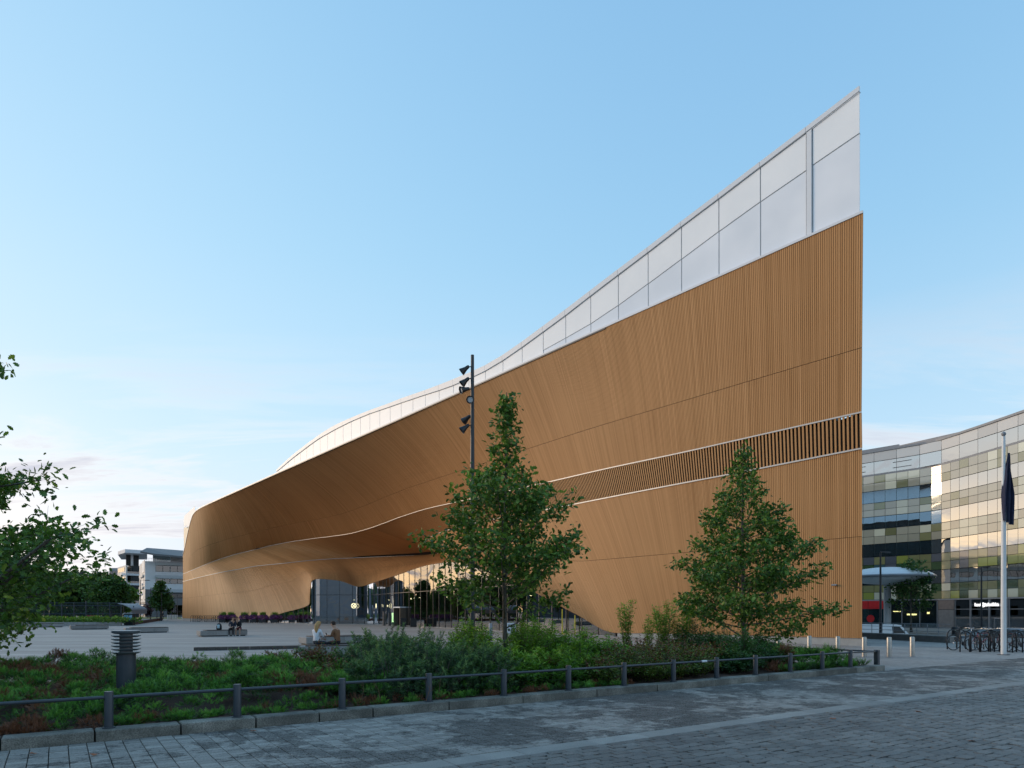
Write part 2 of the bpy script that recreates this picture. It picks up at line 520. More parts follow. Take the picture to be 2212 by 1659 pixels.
def rail(arr):
    fs = [pchip(TB, arr[:, k]) for k in range(3)]
    return lambda t: np.stack([f(t) for f in fs], -1)
rD, rE, rG = rail(RD), rail(RE), rail(RG)
_fz = pchip(_bt, _bz)
def rB(t):
    t = np.asarray(t, float)
    return np.stack([t, np.zeros_like(t), _fz(t)], -1)
def surf(t, q):
    """t along the edge, q 0..1 edge->band top, 1..2 band, 2..3 band bottom->foot; world points"""
    t = np.asarray(t, float); q = np.asarray(q, float)
    t, q = np.broadcast_arrays(t, q)
    B, D_, E_, G_ = rB(t), rD(t), rE(t), rG(t)
    f1 = np.clip(q, 0, 1)[..., None]; f2 = np.clip(q - 1, 0, 1)[..., None]; f3 = np.clip(q - 2, 0, 1)[..., None]
    up = B + (D_ - B) * f1
    # gentle roll of the big overhang
    up = up + np.stack([np.zeros_like(t), np.sin(np.pi * f1[..., 0]) * .10 * D_[..., 1], np.zeros_like(t)], -1)
    mid = D_ + (E_ - D_) * f2
    low = E_ + (G_ - E_) * f3
    low = low + np.stack([np.zeros_like(t), np.sin(np.pi * f3[..., 0]) * .12 * np.abs(G_[..., 1] - E_[..., 1]), np.zeros_like(t)], -1)
    r = np.where(q[..., None] <= 1, up, np.where(q[..., None] <= 2, mid, low))
    return unsiz(r)
def surf_n(t, q):
    e = 1e-2
    a = surf(t + e, q) - surf(t - e, q)
    dq = 2e-3
    qs = np.clip(q, None, 3 - dq)
    fl = np.floor(np.clip(qs, 0, 2.999)); qa = np.clip(qs, fl + dq, fl + 1 - dq)
    b = surf(t, qa + dq) - surf(t, qa - dq)
    n = np.cross(a, b); n /= np.maximum(np.linalg.norm(n, axis=-1, keepdims=True), 1e-9)
    return n * N_SIGN
N_SIGN = 1.0
_n0 = surf_n(np.array([5.0]), np.array([.5]))[0]
N_SIGN = 1.0 if _n0 @ np.array([-NV[0], -NV[1], 0.0]) > 0 else -1.0

LIB = thing('timber_building', 'long sweeping building clad in orange timber boards with white glazed roof crest', 'building', (18, 35, 0))
LOFF = np.array([18.0, 35.0, 0.0])

PITCH = 0.118
NBOARD = int(138.7 / PITCH)
J1, J2 = .675, 2.463
SPANS = [(0.0, J1 - .0015, 7), (J1 + .0015, .997, 5), (2.003, J2 - .0012, 5), (J2 + .0012, 3.0, 6)]
def board_strip(tc, q0, q1, n, hw=.385, depth=.045):
    """boards centred at tc (array): verts (nb, n+1, 4, 3) - front-left, front-right, back-left, back-right"""
    q = np.linspace(q0, q1, n + 1)
    T, Q = np.meshgrid(tc, q, indexing='ij')
    L = surf(T - hw * PITCH, Q); Rr = surf(T + hw * PITCH, Q); N = surf_n(T, Q)
    return np.stack([L, Rr, L - N * depth, Rr - N * depth], 2)
def strip_faces(nb, n):
    f = []
    for i in range(n):
        a = i * 4; b = (i + 1) * 4
        f += [(a, a + 1, b + 1, b), (a + 2, a, b, b + 2), (a + 1, a + 3, b + 3, b + 1)]
    f += [(0, 2, 3, 1), (n * 4, n * 4 + 1, n * 4 + 3, n * 4 + 2)]
    f = np.array(f)
    return (f[None] + (np.arange(nb) * (n + 1) * 4)[:, None, None]).reshape(-1, 4)
def strip_uv(V):
    nb, n1 = V.shape[:2]
    d = np.linalg.norm(np.diff(V[:, :, 0], axis=1), axis=-1)
    along = np.concatenate([np.zeros((nb, 1)), np.cumsum(d, 1)], 1)
    off = rng.uniform(0, 60, nb); offu = rng.uniform(0, 40, nb)
    uv = np.zeros((nb, n1, 4, 2))
    uv[..., 1] = (along + off[:, None])[..., None]
    uv[..., 0] = offu[:, None, None] + np.array([0, .09, 0, .09])
    return uv.reshape(-1, 2)

tcs = (np.arange(NBOARD) + .5) * PITCH
tone_all = np.clip(rng.normal(.5, .20, (4, NBOARD)), 0, 1)
NEAR = 75                                   # nearest columns are boards of their own (4 x 75 = 300)
acc_v, acc_f, acc_t, acc_u = [], [], [], []
nv = 0
for k, (q0, q1, n) in enumerate(SPANS):
    V = board_strip(tcs, q0, q1, n)
    u = strip_uv(V).reshape(NBOARD, -1, 2)
    F1 = strip_faces(1, n)
    for j in range(NEAR):
        v = V[j].reshape(-1, 3) - LOFF
        np_mesh('board', v, F1, M_WOOD, LIB, np.full(len(v), tone_all[k, j]), u[j])
    W = V[NEAR:].reshape(-1, 3) - LOFF
    acc_v.append(W); acc_f.append(strip_faces(NBOARD - NEAR, n) + nv); nv += len(W)
    acc_t.append(np.repeat(tone_all[k, NEAR:], (n + 1) * 4)); acc_u.append(u[NEAR:].reshape(-1, 2))
# closed soffit boards of the band beyond the louvres
SOFF0 = 74.0
sel = tcs > SOFF0
V = board_strip(tcs[sel], 1.006, 1.994, 5, .43)
W = V.reshape(-1, 3) - LOFF
acc_v.append(W); acc_f.append(strip_faces(sel.sum(), 5) + nv); nv += len(W)
acc_t.append(np.repeat(tone_all[0, sel], 6 * 4)); acc_u.append(strip_uv(V))
fb = np_mesh('facade_boards', np.concatenate(acc_v), np.concatenate(acc_f), M_WOOD, LIB, np.concatenate(acc_t), np.concatenate(acc_u))
stuff(fb)
# louvre slats: every second board line, standing proud of a dark void
lt = tcs[(tcs < SOFF0)][::2]
V = board_strip(lt, 1.012, 1.988, 4, .44, .05)
u = strip_uv(V).reshape(len(lt), -1, 2)
F1 = strip_faces(1, 4)
NL = 190
for j in range(NL):
    v = V[j].reshape(-1, 3) - LOFF
    np_mesh('louvre_slat', v, F1, M_WOOD, LIB, np.full(len(v), .45 + .2 * rng.random()), u[j])
W = V[NL:].reshape(-1, 3) - LOFF
stuff(np_mesh('louvre_slats_far', W, strip_faces(len(lt) - NL, 4), M_WOOD, LIB, np.full(len(W), .5), u[NL:].reshape(-1, 2)))
# dark backing behind all boards
def sheet(t0, t1, nt, q0, q1, nq, back):
    t = np.linspace(t0, t1, nt); q = np.linspace(q0, q1, nq)
    T, Q = np.meshgrid(t, q, indexing='ij')
    P = surf(T, Q) - surf_n(T, Q) * np.minimum(back, .02 + T * .4)[..., None]
    idx = np.arange(nt * nq).reshape(nt, nq)
    f = np.stack([idx[:-1, :-1], idx[1:, :-1], idx[1:, 1:], idx[:-1, 1:]], -1).reshape(-1, 4)
    return P.reshape(-1, 3) - LOFF, f
for (q0, q1, bk) in ((0.0, 1.0, .03), (1.0, 2.0, .55), (2.0, 3.0, .03)):
    v, f = sheet(0.02, 138.6, 420, q0, q1, 14, bk)
    np_mesh('facade_backing', v, f, M_WOODDARK, LIB, smooth=True)
v, f = sheet(SOFF0, 138.6, 260, 1.0, 2.0, 6, .035)
np_mesh('facade_backing', v, f, M_WOODDARK, LIB, smooth=True)

# metal trims along edge, band top and band bottom
def trim(q, t0, t1, nt, h, proud, mat, name):
    t = np.linspace(t0, t1, nt)
    P = surf(t, np.full_like(t, q)); N = surf_n(t, np.full_like(t, q - .02)) + surf_n(t, np.full_like(t, q + .02)) + np.array([-NV[0], -NV[1], -.2]) * .8
    N /= np.linalg.norm(N, axis=-1, keepdims=True)
    mbt = MB()
    up = np.array([0, 0, 1.0])
    vs = []
    for tt_, p, n in zip(t, P, N):
        nn = n.copy(); bk_ = min(.12, .01 + tt_ * .4)
        a = p + nn * proud - up * h / 2; b = p + nn * proud + up * h / 2
        c = p - nn * bk_ + up * h / 2; d = p - nn * bk_ - up * h / 2
        vs += [a, b, c, d]
    fs = []
    for i in range(nt - 1):
        for k in range(4):
            k2 = (k + 1) % 4
            fs.append((i * 4 + k, i * 4 + k2, i * 4 + 4 + k2, i * 4 + 4 + k))
    fs += [(0, 1, 2, 3), (nt * 4 - 4, nt * 4 - 3, nt * 4 - 2, nt * 4 - 1)]
    mbt.add(vs, fs)
    return mbt.obj(name, mat, LIB)
trim(1.0, 0, 138.6, 420, .075, .03, M_STEEL, 'band_trim')
trim(2.0, 0, 138.6, 420, .08, .06, M_STEEL, 'band_trim')
# gutter and white sill along the terrace edge
def edge_strip(t0, t1, z0, z1, out, mat, name, nt=200):
    t = np.linspace(t0, t1, nt); b = rB(t)
    vs = []
    for s_, i_, z_ in b:
        dp_ = min(.5, .01 + s_ * .4)
        for io, zz in ((-out, z0), (-out, z1), (dp_, z1), (dp_, z0)):
            vs.append(unsiz(np.array([s_, io, z_ + zz])))
    fs = []
    for i in range(nt - 1):
        for k in range(4):
            k2 = (k + 1) % 4
            fs.append((i * 4 + k, i * 4 + k2, i * 4 + 4 + k2, i * 4 + 4 + k))
    fs += [(0, 1, 2, 3), (nt * 4 - 4, nt * 4 - 3, nt * 4 - 2, nt * 4 - 1)]
    m_ = MB(); m_.add(vs, fs); return m_.obj(name, mat, LIB)
edge_strip(0, 138.4, .0, .13, .06, M_ROOFWHITE, 'terrace_sill')
edge_strip(18, 138.4, -.10, -.003, .055, M_GUTTER, 'terrace_gutter')

# ---------------------------------------------------------------- roof crest: mullions, panes, white cap
LINE = [(1858,197.7),(1755,277.4),(1742,287),(1642.6,361.8),(1552.8,430),(1472,490.5),(1400,546),(1335.6,594.6),(1276,640),(1222,682),(1173.4,717.7),(1128,750.8),(1086.4,779.4),(1048.4,802),(1013,818.5),(979.4,832.8),(948.7,843.7),(919,853),(892,862),(866.6,870.6),(842.8,879),(820.5,886.6),(799,893.8),(778.6,902.3),(759,910.7),(741.3,919.4),(723.7,928.3),(707.6,937.4),(691.6,946.4),(676.4,956.9),(662.8,967),(649,977.3),(636,987.3),(623,998),(610.8,1008.4),(598,1018.9)]
TOP = [(1856.5,183.6),(1742.5,272.5),(1642,348.7),(1552.8,416.5),(1472,477.5),(1400,532.7),(1335.6,581),(1276,626.5),(1222,668),(1173.4,703.9),(1128,737.7),(1086.4,766.4),(1048.4,788.5),(979.4,818.5),(919,841.9),(866.6,860),(842.8,869.7),(799,885.4),(759,901.8),(723.7,918),(691.6,938),(662.8,959),(636,979.6),(598,1014)]
TRANS = [(1173,757),(1275,700),(1335,660),(1400,613),(1472,560),(1553,500),(1642.6,436),(1742,368),(1755,357),(1858,287)]
GI = .25
def on_plane(x, v, i=GI): return siz(ray_in(x, v, i))
ftop = pchip([-p[0] for p in TOP], [p[1] for p in TOP])
ftr = pchip([p[0] for p in TRANS], [p[1] for p in TRANS])
def crest_piece(sa, za0, za1, sb, zb0, zb1, i0, th, name, mat):
    q = [(sa, i0, za0), (sb, i0, zb0), (sb, i0, zb1), (sa, i0, za1)]
    vs = [unsiz(np.array(p)) for p in q] + [unsiz(np.array((p[0], p[1] + th, p[2]))) for p in q]
    m_ = MB(); m_.add(vs, [(0, 1, 2, 3), (7, 6, 5, 4), (0, 4, 5, 1), (1, 5, 6, 2), (2, 6, 7, 3), (3, 7, 4, 0)])
    return m_.obj(name, mat, LIB)
G3 = [on_plane(*p) for p in LINE]
prev_top = None
for k in range(len(LINE) - 1):
    (xa, va), (xb, vb) = LINE[k], LINE[k + 1]
    a, b = G3[k], G3[k + 1]
    g = .035
    sa, sb = a[0] + g, b[0] - g
    if sb - sa < .12: continue
    zl = lambda s_: float(_fz(s_)) + .125
    za1, zb1 = a[2] - .04, b[2] - .04
    wide = (k == 1)
    if zb1 - zl(sb) < .05: zb1 = zl(sb) + .05
    if wide:
        crest_piece(sa, zl(sa), za1, sb, zl(sb), zb1, GI - .06, .12, 'roof_post', M_ROOFWHITE)
    elif xa > 1180:
        ta = on_plane(xa, ftr(xa)); tb = on_plane(xb, ftr(xb))
        zta, ztb = max(ta[2], zl(sa) + .05), max(tb[2], zl(sb) + .05)
        crest_piece(sa, zta + .03, za1, sb, ztb + .03, zb1, GI, .04, 'roof_pane', M_FRIT)
        if zta - zl(sa) > .1 or ztb - zl(sb) > .1:
            crest_piece(sa, zl(sa), max(zta - .03, zl(sa) + .02), sb, zl(sb), max(ztb - .03, zl(sb) + .02), GI + .02, .04, 'roof_pane', M_FRITLOW)
    else:
        crest_piece(sa, zl(sa), za1, sb, zl(sb), zb1, GI, .04, 'roof_pane', M_FRIT)
    crest_piece(a[0] - .0, a[2] - .045, a[2] - .002, b[0], b[2] - .045, b[2] - .002, GI + .012, .05, 'crest_joint', M_MULL) if False else None
    # grey mullion behind the open joint
    crest_piece(b[0] - .05, zl(b[0]), b[2] - .02, b[0] + .05, zl(b[0]), b[2] - .02, GI + .045, .12, 'mullion', M_MULL)
# dark rail under the cap and the cap sheets
mb_ = None
for k in range(len(LINE) - 1):
    if k == 1: continue
    ka = k; kb = k + 1
    a, b = G3[ka], G3[kb]
    xa, xb = LINE[ka][0], LINE[kb][0]
    if k == 0: kb = 2; b = G3[2]; xb = LINE[2][0]
    crest_piece(a[0], a[2] - .06, a[2] - .003, b[0], b[2] - .06, b[2] - .003, GI + .015, .03, 'crest_rail', M_MULL)
    ua, ub = on_plane(xa, ftop(-xa), GI - .1), on_plane(xb, ftop(-xb), GI - .1)
    g = .012
    crest_piece(a[0] + g, a[2], max(ua[2], a[2] + .05), b[0] - g, b[2], max(ub[2], b[2] + .05), GI - .1, .4 if k > 3 else .08 + .04 * k, 'roof_cap', M_ROOFWHITE)
# transom rail
for k in range(len(LINE) - 1):
    xa, xb = LINE[k][0], LINE[k + 1][0]
    if xa < 1180 or k == 1: continue
    a, b = on_plane(xa, ftr(xa)), on_plane(xb, ftr(xb))
    crest_piece(a[0] + .04, a[2] - .035, a[2] + .035, b[0] - .04, b[2] - .035, b[2] + .035, GI + .03, .08, 'transom', M_MULL)

# ---------------------------------------------------------------- plinth, roof body and hidden sides
t = np.linspace(0, 29.6, 40); P = rG(t)
vs = []
for s_, i_, z_ in P:
    for io, zz in ((i_ + .05, 0.0), (i_ + .05, z_ - .01), (i_ + .5, z_ - .01), (i_ + .5, 0.0)): vs.append(unsiz(np.array([s_, io, zz])))
fs = [(i * 4 + k, i * 4 + (k + 1) % 4, i * 4 + 4 + (k + 1) % 4, i * 4 + 4 + k) for i in range(39) for k in range(4)] + [(0, 1, 2, 3), (156, 157, 158, 159)]
m_ = MB(); m_.add(vs, fs); m_.obj('plinth', M_CONC, LIB)
t = np.linspace(119.5, 138.6, 30); P = rG(t)
vs = []
for s_, i_, z_ in P:
    for io, zz in ((i_ + .05, 0.0), (i_ + .05, z_ - .01), (i_ + .5, z_ - .01), (i_ + .5, 0.0)): vs.append(unsiz(np.array([s_, io, zz])))
fs = [(i * 4 + k, i * 4 + (k + 1) % 4, i * 4 + 4 + (k + 1) % 4, i * 4 + 4 + k) for i in range(29) for k in range(4)] + [(0, 1, 2, 3), (116, 117, 118, 119)]
m_ = MB(); m_.add(vs, fs); m_.obj('plinth', M_CONC, LIB)
# rear wall from the sharp near tip round the back
panel_dark = simple('dark_rear_glazing', (.028, .045, .055), .12, .2, spec=.5)
rear = [tuple(unsiz(np.array(p + (0.0,)))[:2]) for p in ((1.6, 1.0), (12, 7.0), (30, 15.0), (55, 26.5), (80, 27.0), (110, 21.0), (128, 16.0))] + [(-62.0, 156.0), (-69.2, 146.5)]
m_ = MB()
rz_ = [25.0, 16.5, 15.2, 15.2, 15.2, 15.2, 16.0, 18.0, 20.0]
for i in range(len(rear) - 1):
    a, b = rear[i], rear[i + 1]
    m_.slab(a, b, 0.0, (rz_[i], rz_[i + 1]), .3, 0, side=1)
m_.obj('rear_wall', panel_dark, LIB)
# flat terrace deck between front edge and rear
tt = np.linspace(2.0, 112, 60)
front = [unsiz(np.array([s_, .52, 0.0]))[:2] for s_ in tt]
_fr = [(s_, .52) for s_ in np.linspace(2.0, 112, 40)]
_md = [(s_, min(5.0, .6 + .22 * s_)) for s_, _ in _fr]
_bk = [(s_, float(np.interp(s_, (1.6, 12, 30, 55, 80, 110, 128), (1.0, 7.0, 15.0, 26.5, 27.0, 21.0, 16.0))) + .25) for s_, _ in _fr]
_bz2 = [float(np.interp(s_, (1.6, 12, 30, 128), (25.0, 16.5, 15.2, 15.6))) for s_, _ in _fr]
vs = [unsiz(np.array([a, b, 21.95])) for a, b in _fr] + [unsiz(np.array([a, b, 21.97])) for a, b in _md] + [unsiz(np.array([a, b, min(z, 21.9)])) for (a, b), z in zip(_bk, _bz2)]
fs = [(r * 40 + i, r * 40 + i + 1, (r + 1) * 40 + i + 1, (r + 1) * 40 + i) for r in range(2) for i in range(39)]
m_ = MB(); m_.add(vs, fs); m_.obj('terrace_deck', M_ROOFWHITE, LIB)
# white roof shell rising to the near tip
vs, fs = [], []
for k, p in enumerate(LINE):
    u_ = on_plane(p[0], ftop(-p[0]), GI + .3)
    vs.append(unsiz(np.array([u_[0], GI + .3, max(u_[2] - .05, 21.8)])))
    far = min(6.0, .3 + .2 * u_[0])
    q_ = unsiz(np.array([u_[0] + far * .35, GI + far, max(u_[2] - 1.2, 21.8)])); vs.append(q_)
for k in range(len(LINE) - 1): fs.append((2 * k, 2 * k + 2, 2 * k + 3, 2 * k + 1))
m_ = MB(); m_.add(vs, fs); m_.obj('roof_shell', M_ROOFWHITE, LIB, True)
# far return wall with its glass screen, the last light put into the wall colour
fw = [at(397.0, 1200, 158), at(403.5, 1200, 153), at(411, 1200, 148), at(421, 1200, 142.5)]
for i in range(3):
    a, b = fw[i], fw[i + 1]
    z1a, z1b = wz(1141, a.y), wz(1138, b.y)
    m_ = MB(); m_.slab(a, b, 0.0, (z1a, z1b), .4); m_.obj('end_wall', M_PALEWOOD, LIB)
    n_ = 6
    for j in range(n_):
        p = a.lerp(b, (j + .03) / n_); q = a.lerp(b, (j + .97) / n_)
        m_ = MB(); m_.slab(p, q, wz(1140, a.y), wz(1105, 150), .04); m_.obj('glass_screen', M_FRIT, LIB)

# ---------------------------------------------------------------- entrance glass under the boards
NP_ = 1400
tg = np.linspace(30.0, 119.6, NP_)
gp = unsiz(rG(tg))
dl = np.concatenate([[0], np.cumsum(np.linalg.norm(np.diff(gp[:, :2], axis=0), axis=1))])
PW = 1.72
nseg = int(dl[-1] / PW)
cuts = np.linspace(0, dl[-1], nseg + 1)
def gl_at(d):
    return np.array([np.interp(d, dl, gp[:, k]) for k in range(3)])
for k in range(nseg):
    a, b = gl_at(cuts[k]), gl_at(cuts[k + 1])
    nin = np.array([-(b - a)[1], (b - a)[0]]); nin = nin / max(np.linalg.norm(nin), 1e-6)
    if nin @ NV < 0: nin = -nin
    sub = 6
    ds = np.linspace(cuts[k] + .03, cuts[k + 1] - .03, sub + 1)
    pts = [gl_at(d) for d in ds]
    base = [p[:2] + nin * .06 for p in pts]; tops = [max(p[2] - .03, .08) for p in pts]
    TZ = 4.05
    for lo, hi in ((.06, TZ - .03), (TZ + .03, 99)):
        tp = [min(z, hi) for z in tops]
        if max(tp) - lo < .12: continue
        vs, fs = [], []
        for p, z in zip(base, tp):
            vs += [(p[0], p[1], lo), (p[0], p[1], max(z, lo + .01))]
        for i in range(sub): fs.append((2 * i, 2 * i + 2, 2 * i + 3, 2 * i + 1))
        m_ = MB(); m_.add(vs, fs); m_.obj('glass_pane', M_LOBBY, LIB, True)
    # mullion at b, transom
    zt = max(b[2] - .02, .1)
    m_ = MB(); m_.box((b[0] + nin[0] * .1, b[1] + nin[1] * .1, zt / 2), (.055, .16, zt), math.atan2(nin[1], nin[0]) - math.pi / 2); m_.obj('mullion', M_DARKFRAME, LIB)
    if min(a[2], b[2]) > TZ + .1:
        m_ = MB(); m_.slab(a[:2] + nin * .04, b[:2] + nin * .04, TZ - .03, TZ + .03, .1); m_.obj('transom', M_DARKFRAME, LIB)
# light stone sill strip at the foot of the glass
m_ = MB()
for k in range(nseg):
    a, b = gl_at(cuts[k]), gl_at(cuts[k + 1]); m_.slab(a, b, .004, .05, .2)
m_.obj('sill', M_CONC, LIB)

# ================================================================== foreground: kerb, paved walk, setts, rail
KA = gnd(0, 1629); KB = gnd(1912, 1451)
KD = (KB - KA); KLEN = KD.length; KD = KD.normalized(); KN = Vector((-KD.y, KD.x, 0))     # KN points to the bed
KA0 = KA - KD * 3.2                                    # start left of the frame
def kp(u, w, z=0.0):
    """u along the kerb from KA, w into the bed (negative = towards the street)"""
    p = KA + KD * u + KN * w
    return Vector((p.x, p.y, z))
KROT = math.atan2(KD.y, KD.x)

def mk_granite(name, c1, c2, dark, stain=.4, rough=.75):
    t = NT(name)
    sp = t.voro(110); sp2 = t.noise(60, detail=3)
    c = t.mix(t.ramp(sp2, [(.35, 0.0), (.65, 1.0)]), c1, c2)
    c = t.mix(t.ramp(sp, [(.12, .75), (.3, 0.0)]), c, dark)
    st = t.noise(1.9, detail=5)
    c = t.mix(t.ramp(st, [(.42, stain), (.66, 0.0)]), c, dark)
    ob = t.ramp(t.rand(), [(0, .82), (1, 1.12)])
    c = t.mix(1.0, c, ob, 'MULTIPLY')
    t.set(Base_Color=c, Roughness=rough)
    t.b.inputs['Specular IOR Level'].default_value = .35
    t.bump(sp2, .35, .004)
    return t.m
M_KERB = mk_granite('kerb_granite', (.17, .162, .14), (.36, .34, .295), (.04, .04, .034), .6)
M_SLAB = mk_granite('walk_granite', (.34, .325, .30), (.46, .44, .41), (.10, .098, .095), .5)
M_BAND = mk_granite('edge_band_granite', (.27, .255, .235), (.38, .36, .33), (.13, .125, .12), .25)
def mk_sett():
    t = NT('rough_setts')
    sp2 = t.noise(70, detail=3); st = t.noise(.8, detail=5)
    c = t.mix(t.ramp(sp2, [(.32, 0.0), (.68, 1.0)]), (.10, .095, .088), (.25, .235, .215))
    c = t.mix(t.ramp(st, [(.4, .45), (.62, 0.0)]), c, (.075, .075, .075))
    c = t.mix(1.0, c, t.ramp(t.attr('tone'), [(0, .72), (1, 1.25)]), 'MULTIPLY')
    t.set(Base_Color=c, Roughness=.62); t.b.inputs['Specular IOR Level'].default_value = .5
    t.bump(sp2, .55, .006)
    return t.m
M_SETT = mk_sett()
def mk_walk():
    t = NT('worn_walk_stones')
    sp2 = t.noise(42, t.mapped(None, (1, 1, 1)), detail=4, rough=.7)
    st = t.noise(.55, detail=8, rough=.74, dist=.3)
    fine = t.noise(9, detail=4, rough=.7)
    worn = t.math('ADD', st, t.math('MULTIPLY', fine, .16))
    c = t.mix(t.ramp(sp2, [(.32, 0.0), (.68, 1.0)]), (.205, .188, .17), (.37, .34, .308))
    dk = t.mix(t.ramp(sp2, [(.40, 0.0), (.62, 1.0)]), (.035, .032, .03), (.21, .192, .175))
    # rough dark patches widen towards the far right of the walk
    gx = t.n.new('ShaderNodeSeparateXYZ'); t.l.new(t.pos(), gx.inputs[0])
    far = t.ramp(t.math('MULTIPLY', t.math('ADD', gx.outputs[0], 5.0), .09), [(.12, 0.0), (.55, 1.0)])
    lim = t.math('SUBTRACT', worn, t.math('MULTIPLY', far, .055))
    c = t.mix(t.ramp(lim, [(.515, 1.0), (.565, 0.0)]), c, dk)
    c = t.mix(1.0, c, t.ramp(t.attr('tone'), [(0, .72), (1, 1.2)]), 'MULTIPLY')
    t.set(Base_Color=c, Roughness=.7); t.b.inputs['Specular IOR Level'].default_value = .4
    t.bump(sp2, .5, .006)
    return t.m
M_WALK = mk_walk()
M_JOINT = simple('joint_sand', (.028, .025, .022), .9, .3, scale=20)
def mk_soil():
    t = NT('bark_soil')
    n = t.noise(28, detail=5, rough=.7); b = t.noise(3, detail=3)
    c = t.mix(t.ramp(n, [(.35, 0.0), (.7, 1.0)]), (.022, .014, .010), (.11, .055, .035))
    c = t.mix(t.ramp(b, [(.5, 0.0), (.7, .5)]), c, (.15, .055, .032))
    t.set(Base_Color=c, Roughness=.9); t.bump(n, .8, .02); return t.m
M_SOIL = mk_soil()
M_RAIL = simple('graphite_paint', (.040, .050, .062), .38, .10, scale=6)

WALKW = 3.55; BANDW = .36
# sand bed under walk and setts
m_ = MB(); a, b, c, d = kp(-4, -.02), kp(60, -.02), kp(60, -14), kp(-4, -14)
m_.add([(p.x, p.y, .004) for p in (a, b, c, d)], [(0, 1, 2, 3)])
m_.obj('walk_bed', M_JOINT)
WALK = struct(bpy.data.objects['walk_bed'])

# kerb stones
KERB = struct(thing('kerb', '', '', kp(0, 0)))
for k_ in ('label', 'category'): del KERB[k_]
joints = [-3.2, -1.45]
jx = [0, 205, 391, 553, 690, 806, 970, 1130, 1290, 1420, 1545, 1660, 1765, 1850, 1912]
def u_of_x(x, z=0.0, w=0.0):
    tx = (x - CX) / FPX
    # KA + KD*u + KN*w , X = tx*Y
    px, py = KA.x + KN.x * w, KA.y + KN.y * w
    return (tx * py - px) / (KD.x - tx * KD.y)
joints += [u_of_x(x) for x in jx]
KH, KW = .195, .30
for i in range(len(joints) - 1):
    u0, u1 = joints[i] + .012, joints[i + 1] - .012
    m_ = MB(); jj = .006
    c_ = kp((u0 + u1) / 2, KW / 2 + random.uniform(-jj, jj), KH / 2 + random.uniform(-.004, .004))
    m_.box(c_, (u1 - u0, KW, KH), KROT + random.uniform(-.002, .002), bev=.014)
    m_.obj('kerb_stone', M_KERB, KERB)
# return kerb round the far end of the bed
ret = [kp(KLEN, .15), kp(KLEN - .1, 1.6), kp(KLEN - .9, 2.9)]
for i in range(2):
    a, b = ret[i], ret[i + 1]; dv = b - a
    m_ = MB(); m_.box(((a.x + b.x) / 2, (a.y + b.y) / 2, .06), (dv.length - .02, .2, .12), math.atan2(dv.y, dv.x), bev=.012)
    m_.obj('kerb_stone', M_KERB, KERB)

# light edge band stones
u = -3.0
while u < 40:
    L = random.uniform(.9, 1.5)
    m_ = MB(); m_.box(kp(u + L / 2, -WALKW - BANDW / 2, .025), (L - .012, BANDW - .01, .05), KROT, bev=.006)
    m_.obj('edge_stone', M_BAND, WALK); u += L

# walk stones in courses running across the walk, setts beyond the band
def sett_mesh(w, d, h, irr, ch, rnd):
    """irregular chamfered stone: 8 top + 8 bottom ring points"""
    hx, hy = w / 2, d / 2
    ring = []
    for sx, sy in ((-1, -1), (1, -1), (1, 1), (-1, 1)):
        big = 2.2 if rnd.random() < .16 and ch > .015 else 1.0
        c1 = ch * rnd.uniform(.4, 1.3) * big; c2 = ch * rnd.uniform(.4, 1.3) * big
        pa = (sx * (hx - c1), sy * hy); pb = (sx * hx, sy * (hy - c2))
        ring += [pa, pb] if sx * sy < 0 else [pb, pa]
    # order counter-clockwise
    ring = sorted(ring, key=lambda p: math.atan2(p[1], p[0]))
    j = lambda: rnd.uniform(-irr, irr)
    top = [(x * .965 + j(), y * .95 + j(), h + rnd.uniform(-irr * .7, irr * .7)) for x, y in ring]
    mid = [(x + j(), y + j(), h * .72) for x, y in ring]
    bot = [(x, y, 0) for x, y in ring]
    v = [(0, 0, h + irr * .6)] + top + mid + bot
    f = []
    for i in range(8):
        k = (i + 1) % 8
        f.append((0, 1 + i, 1 + k)); f.append((1 + i, 9 + i, 9 + k)); f.append((1 + i, 9 + k, 1 + k))
        f.append((9 + i, 17 + i, 17 + k)); f.append((9 + i, 17 + k, 9 + k))
    return np.array(v), np.array(f)
rs = random.Random(5)
